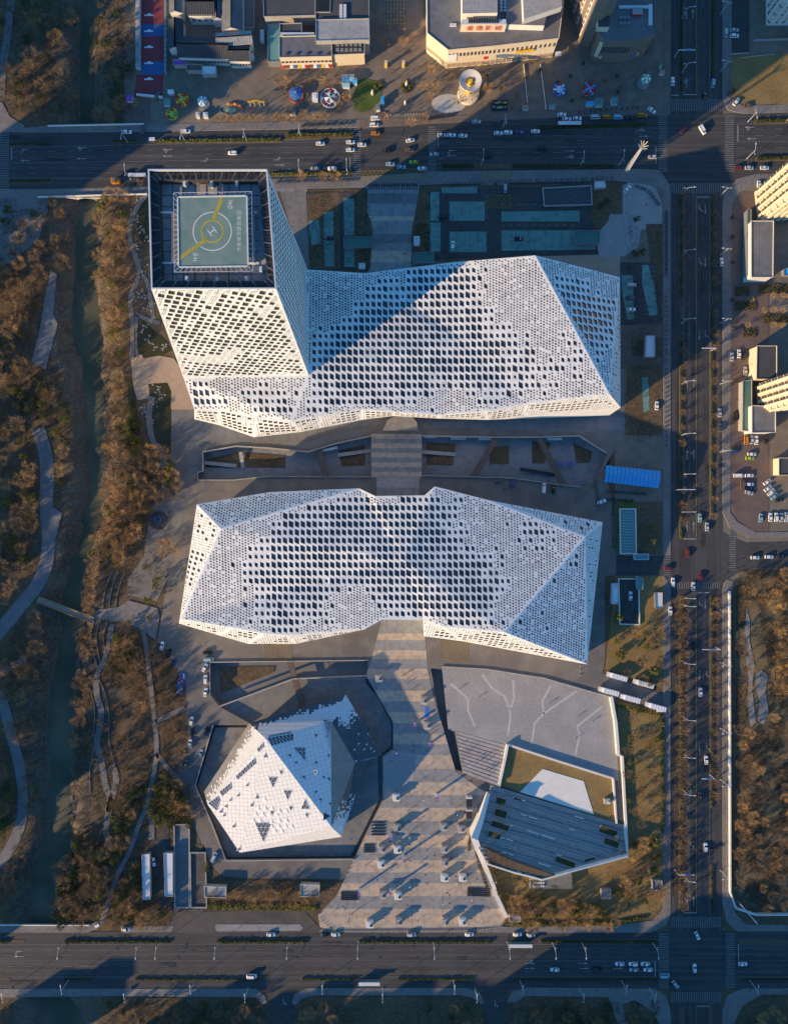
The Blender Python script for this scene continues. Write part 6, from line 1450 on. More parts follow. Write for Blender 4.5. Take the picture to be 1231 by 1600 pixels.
def clear(p, r0=0):
    for a in AVOID:
        if inside(p, a): return False
    for L, w_ in PATHS:
        for q in L:
            if abs(q[0]-p[0]) < w_+r0 and abs(q[1]-p[1]) < w_+r0: return False
    return True
def scatter(poly, n, dmin, kinds, label_fn, group, smin=.75, smax=1.2, mind=2.0, taken=None, name=None, z=0.):
    P = P2(poly); x0, x1 = min(p[0] for p in P), max(p[0] for p in P); y0, y1 = min(p[1] for p in P), max(p[1] for p in P)
    taken = taken if taken is not None else []; out = []; pick = []; tr = 0
    while len(pick) < n and tr < n*60:
        tr += 1; p = Vector((rnd.uniform(x0, x1), rnd.uniform(y0, y1), 0))
        if abs(p.x) > 209 or abs(p.y) > 270: continue
        if not inside(p, P) or any((p-q).length < dmin for q in taken): continue
        if p.x < -110 and river_dist(p.x, p.y) < mind: continue
        if not clear(p, .5): continue
        taken.append(p); pick.append((p, rnd.choice(kinds)))
    pick.sort(key=lambda q: -q[0].y); num = {}
    for p, k in pick: num[k] = num.get(k, 0)+1
    cnt = {}
    for p, k in pick:
        cnt[k] = cnt.get(k, 0)+1; zz = min(0, terrain(p.x, p.y)) if p.x < -110 else z
        sc = rnd.uniform(smin, smax); shrub = k in BARE and smax <= 1.0
        nm = name or ('bare_shrub' if shrub else 'bare_tree' if k in BARE else 'evergreen_tree'); lb = label_fn(k)
        if shrub: lb = lb.replace(' tree ', ' shrub ')
        if 1 < num[k] <= 12 and len(lb.split()) <= 12: lb += ', '+(ORD[cnt[k]-1]+' from the top' if cnt[k] < num[k] else 'lowest one')
        if len(out) % 2 == 0 and group in BULK: bulk_trees.append((p, k, sc, zz)); out.append(0); continue
        out.append(tree(0, 0, k, sc, lb, group+(' with leaves' if k in LEAF else ''), nm, zz, 'shrub' if shrub else 'tree', p))
    return out
kd = dict(brown='leafless brown tree', gold='leafless golden twigged tree', grey='leafless greyish tree', street='small leafless tree', dark='dark evergreen tree', olive='olive green leafy tree', cone='small round evergreen')
T_ = []
ORD = ['first', 'second', 'third', 'fourth', 'fifth', 'sixth', 'seventh', 'eighth', 'ninth', 'tenth', 'eleventh', 'twelfth']
BULK = {'trees '+q for q in ('in the sunlit upper part of the overgrown lot', 'in the middle of the overgrown lot', 'in the shaded top left park', 'right of the river above the south road', 'in the dense sunlit wood left of the lower hall', 'beside the grey riverside terrace', 'between the terrace and the south road', 'left of the river under the north road', 'in the thin brown scrub between river and museum')}; bulk_trees = []
def zone(poly, n, dmin, kinds, where, smin=.75, smax=1.2, **k):
    return scatter(poly, n, dmin, kinds, lambda q: kd[q]+' '+where, 'trees '+where, smin, smax, taken=T_, **k)
zone('0,0 118,0 118,190 40,190 16,170 0,150', 34, 4.3, ['grey', 'brown', 'grey', 'dark'], 'in the shaded top left park', .8, 1.3)
zone('150,0 205,0 208,150 195,188 150,190', 24, 4.0, ['brown', 'grey', 'dark', 'brown'], 'between the stream and the red sports court', .7, 1.1)
zone('0,330 62,330 84,310 108,320 108,440 60,440 0,420', 16, 4.2, ['brown', 'gold', 'brown', 'dark'], 'left of the river under the north road', .75, 1.2)
zone('0,420 78,424 60,560 30,600 0,600', 26, 4.6, ['brown', 'gold', 'brown', 'dark'], 'beside the grey riverside terrace', .9, 1.35)
zone('0,590 60,580 110,640 118,720 95,760 80,700 60,690 0,690', 26, 4.6, ['dark', 'olive', 'dark', 'gold', 'brown'], 'in the mixed grove left of the middle river', .9, 1.3)
zone('0,690 60,690 68,760 62,860 40,920 0,960', 26, 4.8, ['brown', 'gold', 'olive', 'brown'], 'west of the riverside path, above the yellow footbridge', .9, 1.4)
zone('0,1010 60,960 88,1000 70,1080 50,1160 20,1130 0,1070', 20, 4.6, ['gold', 'brown', 'grey', 'brown'], 'west of the river, below the yellow footbridge', .9, 1.3)
zone('0,1180 22,1200 30,1270 0,1330', 10, 4.4, ['dark', 'olive', 'brown'], 'in the corner left of the lower riverside path', .9, 1.2)
zone('40,1190 64,1190 58,1300 38,1360 0,1440 0,1360 30,1330', 18, 4.2, ['brown', 'grey', 'brown'], 'between the lower riverside path and the water', .7, 1.1)
zone('158,310 205,305 200,420 195,560 175,560 160,480 155,400', 36, 3.7, ['gold', 'brown', 'gold', 'olive'], 'on the east bank beside the tower garden', .75, 1.15)
zone('160,560 200,560 200,690 168,690', 16, 4.2, ['brown', 'gold', 'grey'], 'on the east bank left of the pink paved terrace', .6, .95)
zone('190,640 215,640 240,700 200,710 185,690', 11, 3.0, ['olive', 'olive', 'dark'], 'below the pink paved terrace', .8, 1.2)
zone('168,700 262,708 290,745 270,780 240,795 200,880 165,880 150,900 140,880 160,790', 62, 4.0, ['gold', 'brown', 'gold', 'grey', 'gold', 'olive'], 'in the dense sunlit wood left of the lower hall', .95, 1.35)
zone('250,850 278,830 285,850 262,880', 4, 3.5, ['gold'], 'right of the round play surface by the lower hall', .7, .9)
zone('118,860 150,900 145,955 120,940', 8, 3.6, ['brown', 'gold'], 'on the east bank just above the yellow footbridge', .7, .95)
zone('120,985 150,985 150,1080 120,1160 112,1140 122,1060', 18, 3.4, ['gold', 'brown', 'gold'], 'on the east bank just below the yellow footbridge', .6, .95)
zone('185,985 222,990 230,1060 230,1110 200,1060 165,1050', 24, 3.8, ['brown', 'brown', 'olive', 'gold', 'dark'], 'in the triangular grove below the riverside square', .75, 1.15)
zone('232,1010 262,1030 282,1090 260,1108 240,1108', 10, 4.6, ['brown', 'dark', 'grey'], 'in the oval garden left of the blue play mat', .6, .95)
zone('248,1130 285,1110 292,1150 285,1190 262,1195 248,1160', 9, 4.8, ['brown', 'grey', 'brown'], 'in the round lawn left of the museum', .5, .8)
zone('250,1200 280,1218 298,1260 300,1285 262,1290 236,1280 240,1230', 26, 3.2, ['olive', 'dark', 'olive', 'dark', 'gold'], 'in the thick evergreen clump left of the museum moat', .85, 1.25)
zone('188,1240 226,1230 215,1280 200,1330 178,1350 178,1260', 22, 3.6, ['olive', 'brown', 'dark', 'gold'], 'in the strip left of the garden path, lower park', .75, 1.1)
zone('110,1160 180,1100 228,1140 235,1210 175,1230 130,1230', 26, 4.4, ['brown', 'grey', 'grey'], 'in the thin brown scrub between river and museum', .5, .85)
zone('96,1330 120,1300 170,1330 170,1370 160,1430 90,1440 84,1400', 44, 3.7, ['olive', 'brown', 'dark', 'gold', 'dark', 'brown'], 'right of the river above the south road', .85, 1.25)
zone('178,1400 215,1340 222,1410 258,1415 262,1438 172,1440', 26, 3.6, ['dark', 'olive', 'brown', 'gold'], 'in the copse below the white canopy sheds', .75, 1.1)
zone('322,1392 500,1388 500,1404 490,1412 322,1402', 22, 3.4, ['brown', 'grey', 'gold'], 'in the long bed between the museum and the south road', .5, .85)
zone('300,1290 312,1318 326,1340 324,1384 306,1330', 8, 3.0, ['olive', 'brown'], 'beside the short grey ramp left of the museum', .45, .7)
zone('968,1110 1034,1114 1034,1300 985,1320 972,1200', 20, 5.2, ['brown', 'grey', 'olive'], 'on the brown ground right of the long white wall', .5, .9)
zone('990,1300 1034,1330 1030,1400 985,1430 950,1425', 18, 4.2, ['brown', 'gold', 'dark'], 'in the lower right corner of the museum grounds', .6, 1.0)
zone('793,1400 830,1395 950,1415 960,1440 800,1444', 38, 3.4, ['olive', 'dark', 'gold', 'brown'], 'between the terrace and the south road', .65, 1.05)
zone('775,1355 795,1380 795,1410 780,1395', 4, 3.0, ['olive', 'brown'], 'beside the descending white wall', .4, .7)
zone('950,990 1034,985 1034,1075 960,1050', 13, 4.6, ['olive', 'brown', 'grey'], 'on the sunlit lawn right of the lower hall', .6, 1.0)
zone('1150,895 1170,890 1175,1100 1155,1400 1145,1390', 26, 4.4, ['brown', 'gold', 'grey'], 'along the wall of the overgrown lot on the right', .6, .95)
zone('1180,890 1260,890 1260,1080 1185,1080', 24, 4.2, ['gold', 'brown', 'gold'], 'in the sunlit upper part of the overgrown lot', .75, 1.15)
zone('1160,1100 1260,1100 1260,1300 1160,1300', 19, 4.8, ['brown', 'gold', 'grey', 'grey'], 'in the middle of the overgrown lot', .7, 1.1)
zone('1160,1300 1260,1300 1260,1415 1180,1415', 16, 6, ['grey', 'brown'], 'in the dim lower part of the overgrown lot', .6, .9)
zone('168,1562 410,1564 414,1620 168,1620', 30, 4.2, ['grey', 'brown', 'dark'], 'in the bottom left garden below the south road', .6, 1.0)
zone('464,1572 520,1562 545,1620 464,1620', 9, 3.6, ['brown', 'dark', 'gold'], 'in the left end of the lawn below the south road', .6, .95)
zone('670,1565 750,1572 752,1620 660,1620', 10, 4, ['brown', 'dark', 'gold'], 'in the right end of the lawn below the south road', .6, .95)
zone('800,1572 950,1562 965,1620 798,1620', 18, 4.2, ['grey', 'brown', 'dark'], 'in the bottom garden left of the crossroads', .6, 1.0)
zone('980,1578 1012,1582 1028,1620 985,1620', 5, 3.6, ['brown', 'grey'], 'in the little oval garden by the bottom crossing', .6, .9)
zone('1152,1600 1200,1562 1260,1560 1260,1620 1150,1620', 12, 4, ['brown', 'dark', 'gold'], 'in the bottom right corner garden', .6, 1.0)
zone('0,1562 10,1562 40,1600 0,1620', 3, 4, ['brown'], 'in the bottom left corner', .7, .9)
tk = MB(); cr_ = MB()
for p, k, sc, zz in bulk_trees:              # smaller neighbours of the individually built trees, joined into one mass
    for me, b in zip(rnd.choice((BARE if k in BARE else LEAF)[k]), (cr_, cr_)):
        a = rnd.uniform(0, 6.28); ca, sa = math.cos(a)*sc*.85, math.sin(a)*sc*.85; n0 = len(b.v); mi_ = b.mi(me.materials[0])
        b.v += [(v.co.x*ca-v.co.y*sa+p.x, v.co.x*sa+v.co.y*ca+p.y, v.co.z*sc*.85+zz) for v in me.vertices]
        for f in me.polygons: b.f.append([i+n0 for i in f.vertices]); b.m.append(mi_)
tag(cr_.build('woodland'), 'smaller leafless trees filling the woods', None, None, 'stuff')
zone('690,95 840,95 835,172 690,172', 12, 5.5, ['street'], 'on the paving round the big ride', .6, .9); zone('430,105 555,105 555,185 430,185', 9, 5, ['street'], 'between the rides left of the green bed', .6, .9); zone('860,95 1020,90 1000,165 860,170', 5, 6, ['street'], 'on the shaded right part of the square', .5, .8)
def line_trees(xs, ys, kind, lab, grp, s=(.8, 1.05), nm=None):
    if kind == 'street': nm = 'street_tree'
    for x, y in zip(xs, ys): tree(x+rnd.uniform(-1, 1), y+rnd.uniform(-1.5, 1.5), kind, rnd.uniform(*s), lab, grp, nm or ('bare_tree' if kind in BARE else 'evergreen_tree'))
def rng(a, b, s): return [a+i*s for i in range(int((b-a)/s)+1)]
line_trees([1063]*40, rng(935, 1425, 17), 'street', 'small leafless tree in the left median of the lower east road', 'trees in the left median, lower stretch', (.8, 1.15))
line_trees([1055]*30, rng(940, 1390, 22), 'street', 'small leafless tree on the verge left of the left median, lower stretch', 'verge trees, lower stretch', (.8, 1.1))
line_trees([1112]*40, rng(940, 1250, 20), 'street', 'small leafless tree in the right planted median of the east road, lower stretch', 'trees in the right median, lower stretch', (.7, 1.0))
line_trees([1063]*40, rng(310, 830, 24), 'street', 'small shaded leafless tree in the left median of the east road, upper stretch', 'trees in the left median, upper stretch', (.6, .9))
line_trees([1112]*40, rng(312, 830, 26), 'street', 'small shaded leafless tree in the right median of the east road, upper stretch', 'trees in the right median, upper stretch', (.6, .9))
line_trees([1142, 1142, 1142, 1142, 1142, 1142, 1142, 1142], [340, 372, 410, 470, 505, 600, 660, 700], 'dark', 'dark round evergreen in the row by the brick parking court', 'evergreens by the brick parking court', (.35, .5))
line_trees(rng(343, 410, 11), [189]*9, 'gold', 'leafless tree in the row behind the golden gateway', 'trees behind the golden gateway', (.5, .65))
line_trees([435, 447, 459, 476, 489, 497, 510, 540, 600, 642, 664, 672, 680], [188, 192, 189, 186, 188, 187, 186, 154, 190, 196, 190, 156, 140], 'gold', 'leafless tree in the row between the square and the north road', 'trees along the amusement square', (.55, .75))
for x, y, l in ((603, 72, 'left tree of the lit pair in the middle of the square'), (630, 72, 'right tree of the lit pair in the middle of the square'), (606, 46, 'dim tree above the left tree of the lit pair'), (629, 48, 'lit tree above the right tree of the lit pair'), (645, 62, 'small tree right of the lit pair'), (673, 116, 'lit leafless tree above the round flower bed'), (661, 140, 'thin leafless tree right of the round flower bed'), (504, 132, 'thin leafless tree above the ringed ride'), (448, 134, 'thin leafless tree left of the blue topped ride'), (543, 160, 'round bushy tree between the ringed ride and the green bed'), (472, 280, 'lit leafless tree right of the tower top'), (507, 280, 'middle lit tree on the verge right of the tower'), (525, 280, 'right lit tree on the verge right of the tower'), (222, 290, 'small lit leafless tree touching the tower corner'), (760, 145, 'leafless tree right of the big ride'), (214, 165, 'big leafless tree on the dark red paving')):
    tree(x, y, 'gold', rnd.uniform(.55, .8), l)
for x, y, s, l in ((230, 886, .9, 'topmost of the five clipped round evergreens on the riverside square'), (247, 905, .95, 'upper one of the touching pair of round evergreens on the riverside square'), (247, 915, 1.05, 'lower one of the touching pair of round evergreens on the riverside square'), (234, 937, 1.2, 'largest clipped round evergreen on the riverside square'), (204, 971, .75, 'clipped round evergreen at the lower left of the riverside square'), (235, 964, .65, 'smallest clipped round evergreen of the riverside square'), (967, 1023, 1.2, 'olive round tree on the sunlit lawn right of the lower hall'), (1017, 1045, 1.2, 'olive round tree above the parked coaches'), (1020, 1312, 1.2, 'bright round evergreen right of the terrace by the east pavement'), (1014, 823, .9, 'dark round tree on the lawn right of the ribbed glass ramp'), (1014, 845, 1.1, 'larger dark tree on the lawn right of the ribbed glass ramp'), (962, 962, 1.2, 'dark bushy tree at the foot of the dark vehicle ramp')):
    tree(x, y, 'cone', s*1.25, l, name='evergreen_tree')
for x, y, s in ((992, 345, 1), (990, 400, 1.1), (1000, 395, .9), (935, 325, 1.1), (945, 318, 1)): tree(x, y, 'dark', s*.7, 'dark shrub tree beside the pale corner square, '+{992: 'right of the square beds', 990: 'in the blue shaded clump', 1000: 'right end of the blue shaded clump', 935: 'left one in the ramp garden', 945: 'right one in the ramp garden'}[x], name='evergreen_tree')
for i, (x, y) in enumerate([(1204, 463), (1219, 463), (1229, 465), (1205, 486), (1219, 487), (1190, 487), (1204, 509), (1218, 510), (1165, 510), (1170, 470)]): tree(x, y, 'gold', .42, 'little golden tree in the formal beds between the two cream towers', 'little trees in the formal beds')
for x, y in ((783, 1253), (779, 1272), (784, 1291), (958, 1303), (962, 1321)): tree(x, y, 'gold', .32, 'small golden tree in a terrace planter', 'small trees in the terrace planters', z=terr_h(x, y), name='bare_tree')
# hedges: lumpy clipped strips
def hedge(line, wd, h, lab, m='leaf_olive', dens=9, z=.16, fl=.38, kind=None):
    L = [W(x, y) for x, y in pts(line)]; b = MB(); tot = 0
    for a, c in zip(L, L[1:]):
        d = c-a; ln = d.length; n_ = int(ln*wd*dens)
        u = d.normalized(); v = Vector((-u.y, u.x, 0))
        for k in range(n_):
            s = rnd.random()*ln; t = rnd.uniform(-.5, .5)*wd; lump = .6+.4*noise.noise(Vector((s*.45+a.x, a.y, 0)))+.35*(1-(2*t/wd)**2)
            p = a+u*s+v*t+Vector((0, 0, z+h*lump*rnd.uniform(.35, 1.)))
            n1 = Vector((rnd.gauss(0, .6), rnd.gauss(0, .6), 1)).normalized(); e = n1.orthogonal().normalized(); e.rotate(Matrix.Rotation(rnd.uniform(0, 6.28), 3, n1)); f = n1.cross(e); q = fl*rnd.uniform(.6, 1.2)
            b.face([p-e*q, p+f*q*.8, p+e*q, p-f*q*.8], M[m])
        b.bar(a+Vector((0, 0, z+h*.25)), c+Vector((0, 0, z+h*.25)), wd*.8, h*.5, M['hedge'])
    return single('hedge', b, lab, 'hedge')
hedge('246,221.5 438,219', 1.8, 1.4, 'long clipped hedge in the median of the north road, left half'); hedge('446,212.5 552,211', 1.8, 1.7, 'bushy lit hedge in the north median left of the crossing'); hedge('16,226 80,225', 1.2, .7, 'low dark hedge in the median at the left end of the north road', 'leaf_dark'); hedge('176,221 214,220.5', 1.2, .8, 'short low hedge left of the long north median hedge', 'leaf_dark')
hedge('16,283 80,282', 1.2, .7, 'low dark hedge in the lower median of the north road, left end', 'leaf_dark'); hedge('422,273 552,269.5', 1.3, 1.2, 'row of lit shrubs in the lower median right of the tower'); hedge('690,260 740,260', 2.0, 1.2, 'dark hedge in the lower median right of the crossing', 'leaf_dark'); hedge('800,260 958,260', 1.8, 1.1, 'dark patchy hedge in the lower median before the corner', 'leaf_dark')
hedge('840,201 1008,196', 1.8, 1.2, 'dark hedge beside the parked cars on the north road', 'leaf_dark'); hedge('1180,189 1231,188', 1.8, 1.2, 'dark hedge in the north median right of the crossing', 'leaf_dark'); hedge('1182,248 1231,246', 1.8, 1.2, 'dark shrubs in the lower north median right of the crossing', 'leaf_dark')
for a, c, l in ((102, 266, 'long hedge in the upper median of the south road, left'), (340, 480, 'hedge in the upper median of the south road below the service road'), (562, 768, 'thin spiky hedge in the south median below the plaza'), (844, 1026, 'hedge in the upper median of the south road before the crossing'), (0, 16, 'stub of hedge at the left edge of the south road')): hedge(f'{a},1470.5 {c},1470.5', 1.4, 1.1, l, 'leaf_dark')
for a, c, l in ((102, 144, 'short dark hedge in the lower median, bottom left'), (212, 410, 'dark hedge in the lower median of the south road below the sheds'), (472, 558, 'dark hedge in the lower median between the two bottom side streets, left'), (622, 738, 'dark hedge in the lower median between the two bottom side streets, right'), (802, 1024, 'dark hedge in the lower median before the bottom crossing'), (1157, 1231, 'dark hedge in the lower median right of the bottom crossing')): hedge(f'{a},1529 {c},1529', 1.0, .9, l, 'leaf_dark')
hedge('325,1415 495,1417', 3.6, 1.2, 'broad clipped hedge along the service road below the museum', 'leaf_olive'); hedge('800,1444 958,1442 1010,1432', 2.0, 1.2, 'clipped hedge along the south road pavement below the terrace', 'leaf_olive')
hedge('962,1101 1034,1118 1034,1300', 1.6, 1.0, 'hedge bordering the brown ground beside the coaches', 'leaf_olive')
for y0, y1, l in ((306, 464, 'from the corner to the bus bay'), (532, 840, 'down to the side street'), (932, 1426, 'in the lower stretch'), (-20, 144, 'above the top crossing')): hedge(f'1063.5,{y0} 1063.5,{y1}', 1.1, .8, 'low hedge, left median of the east road, '+l, 'leaf_dark')
for y0, y1, l in ((306, 454, 'from the corner downwards'), (482, 808, 'in the middle stretch'), (932, 1260, 'in the lower stretch'), (1352, 1428, 'just above the bottom crossing'), (-20, 138, 'above the top crossing')): hedge(f'1111.5,{y0} 1111.5,{y1}', 1.1, .8, 'low hedge in the right median of the east road '+l, 'leaf_dark')
hedge('585,137 592,128 598,140', 2, .7, 'green clipped edging at the right of the green flower bed', 'leaf_olive'); hedge('628,134 633,128 642,133 640,142 631,143 628,135', 1.6, .8, 'ring hedge of the small round flower bed on the square', 'leaf_olive')
for s, l in (('1147,455 1170,455', 'first'), ('1147,478 1180,478', 'second'), ('1160,520 1180,520', 'third'), ('1185,452 1231,452', 'fourth'), ('1192,498 1231,498', 'fifth')): hedge(s, 5, .6, 'low planting block in the formal beds between the cream towers, '+l+' from the top left', 'scrub', 5)
# undergrowth: nobody could count it
def scrub(poly, n, lab, m='scrub', size=(.3, .9), mind=1., mz=.12, name='undergrowth', hh=.9):
    P = P2(poly); x0, x1 = min(p[0] for p in P), max(p[0] for p in P); y0, y1 = min(p[1] for p in P), max(p[1] for p in P); b = MB(); k = 0; tr = 0
    while k < n and tr < n*5:
        tr += 1; x, y = rnd.uniform(x0, x1), rnd.uniform(y0, y1)
        if not inside((x, y), P) or noise.noise(Vector((x*.12, y*.12, 5)))+noise.noise(Vector((x*.4, y*.4, 8)))*.6 < -.12: continue
        if x < -110 and river_dist(x, y) < mind: continue
        if not clear((x, y)): continue
        k += 1; z = (terrain(x, y) if x < -110 else 0)+mz; s = rnd.uniform(*size)
        for q in range(3):
            a = rnd.uniform(0, 6.28); d = Vector((math.cos(a)*s, math.sin(a)*s, rnd.uniform(.3, hh)*s)); w_ = Vector((-math.sin(a), math.cos(a), 0))*s*.13; p = Vector((x, y, z))
            b.face([p-w_, p+w_, p+d], M[m])
    return tag(b.build(name), lab, None, None, 'stuff')
scrub('0,0 210,0 210,190 0,190', 5200, 'dry undergrowth in the top left park'); scrub('0,310 118,310 110,600 120,940 100,1440 0,1440', 12000, 'dry undergrowth on the west bank')
scrub('150,310 205,310 205,700 290,745 262,905 150,960 120,1440 90,1440 130,900', 9000, 'dry undergrowth on the east bank'); scrub('130,970 290,1060 300,1290 270,1440 90,1440 110,1150', 12000, 'dry undergrowth between river and museum')
scrub('1150,892 1240,886 1240,1425 1200,1425 1147,1395', 16000, 'dry brush in the overgrown lot', 'scrub', (.3, 1.0)); scrub('965,1100 1034,1114 1034,1440 800,1444 795,1400 900,1375 983,1338', 6000, 'dry grass and litter round the terrace', 'twig_brown', (.2, .6))
scrub('945,900 1034,900 1034,1078 945,1045', 1800, 'dry tufts on the lawn right of the lower hall', 'twig_brown', (.2, .5)); scrub('165,1560 410,1560 414,1620 165,1620', 3500, 'undergrowth in the bottom left garden'); scrub('462,1572 752,1572 752,1620 462,1620', 1500, 'tufts on the bottom lawn', 'hedge', (.2, .5)); scrub('797,1574 1030,1562 1030,1620 797,1620', 2600, 'undergrowth in the bottom right gardens')
scrub('322,1376 530,1380 500,1420 322,1420', 2500, 'leaf litter and scrub in the bed below the museum', 'twig_brown', (.2, .7)); scrub('758,1325 800,1345 868,1368 846,1372 765,1348', 900, 'scrub in the upper terrace bed', 'hedge', (.3, .8), mz=12.4)
scrub('480,300 556,296 556,420 484,420', 900, 'dark planting between the left parking bays', 'hedge', (.3, .7)); scrub('655,297 672,300 672,405 643,410', 500, 'dark planting right of the upper promenade', 'hedge', (.3, .7)); scrub('553,297 574,298 583,360 578,420 553,418', 500, 'dark planting left of the upper promenade', 'hedge', (.3, .7)); scrub('980,350 1034,350 1034,690 975,690', 1500, 'dark planting along the east pavement', 'hedge', (.3, .7)); scrub('1190,900 1195,880 1240,880 1240,1000', 10, 'x')
bpy.data.objects.remove(bpy.data.objects['undergrowth.015']) if 'undergrowth.015' in bpy.data.objects and bpy.data.objects['undergrowth.015'].get('label') == 'x' else None
sheet('rubble_strip', ['1166,950 1171,972 1170,1000 1178,1040 1174,1075 1180,1128 1172,1137 1165,1100 1169,1060 1160,1010 1163,975'], 'mud_ash', .12); sheet('rubble_strip', ['1181,1052 1189,1047 1199,1055 1195,1080 1200,1112 1192,1133 1183,1126 1186,1095 1179,1075'], 'mud_ash', .12)
rim('1140,924 1141,1395 1150,1420 1180,1430 1290,1430', .7, 1.9, 'white_stone', 'pale boundary wall of the overgrown lot along the east road pavement'); 
# ------------------------------------------------------------------ vehicles
def car_proto(kind, paint):
    r_ = bpy.data.objects.new({'car': 'car', 'van': 'van', 'suv': 'car'}[kind], None); COL.objects.link(r_)
    L, Wd, H = {'car': (4.6, 1.82, 1.45), 'van': (5.1, 1.9, 2.0), 'suv': (4.7, 1.9, 1.7)}[kind]; m = M['paint_'+paint]; b = MB()
    sec = {'car': [(-2.3, .55, .80, .74), (-2.15, .3, .95, .86), (-1.5, .25, .98, .90), (1.0, .25, .92, .90), (1.9, .28, .82, .86), (2.25, .35, .68, .70)],
           'suv': [(-2.35, .6, 1.0, .80), (-2.2, .35, 1.08, .90), (-1.5, .3, 1.1, .93), (1.0, .3, 1.06, .93), (1.95, .32, .95, .9), (2.3, .4, .75, .74)],
           'van': [(-2.55, .5, 1.2, .86), (-2.45, .3, 1.25, .93), (-1.5, .3, 1.25, .95), (1.4, .3, 1.2, .95), (2.3, .32, .98, .9), (2.55, .4, .7, .76)]}[kind]
    rings = [[(x, -w_, z0), (x, w_, z0), (x, w_, z1*.85), (x, w_*.88, z1), (x, -w_*.88, z1), (x, -w_, z1*.85)] for x, z0, z1, w_ in sec]
    for a, c in zip(rings, rings[1:]):
        for i in range(6): j = (i+1) % 6; b.face([a[i], c[i], c[j], a[j]], m, True)
    b.face(rings[0], m, True); b.face(rings[-1], m)
    b.build('body', r_)
    x0, x1, y0, y1, zt = {'car': (-1.85, .95, -1.35, .15, 1.42), 'suv': (-2.15, 1.05, -1.9, .35, 1.68), 'van': (-2.4, 1.75, -2.25, 1.2, 1.98)}[kind]
    zb = sec[2][2]-.02; wb, wt = .84, .68
    lo_ = [(x0, -wb, zb), (x1, -wb, zb), (x1, wb, zb), (x0, wb, zb)]; hi = [(y0, -wt, zt-.06), (y1, -wt, zt-.06), (y1, wt, zt-.06), (y0, wt, zt-.06)]
    b = MB()
    for i in range(4): j = (i+1) % 4; b.face([lo_[i], lo_[j], hi[j], hi[i]], M['car_glass'])
    b.build('windows', r_)
    b = MB(); b.prism([(y0-.05, -wt-.03), (y1+.05, -wt-.03), (y1+.05, wt+.03), (y0-.05, wt+.03)], zt-.07, zt, m); b.build('roof', r_)
    for x in (-L*.29, L*.30):
        for y in (-Wd/2+.12, Wd/2-.12):
            b = MB(); b.tube((x, y-.11, .33), (x, y+.11, .33), .33, .33, M['tyre'], 10); b.face([(x+.33*math.cos(t), y-.11, .33+.33*math.sin(t)) for t in [i*math.pi/5 for i in range(10)]], M['tyre']); b.build('wheel', r_)
    return r_
PROTO = {}; used_first = set()
def car(x, y, deg, paint='white', kind='car', lab='', z=.06, s=1.):
    k = (kind, paint)
    if k not in PROTO: PROTO[k] = car_proto(kind, paint); o = PROTO[k]
    else: o = copy_tree(PROTO[k])
    o.location = W(x, y, z); o.rotation_euler = (0, 0, R(deg)); o.scale = (s, s, s)
    if 'group' in o: del o['group']
    tag(o, {'car': paint+' car ', 'suv': paint+' high roofed car ', 'van': paint+' van '}[kind]+lab, 'car' if kind != 'van' else 'van'); return o
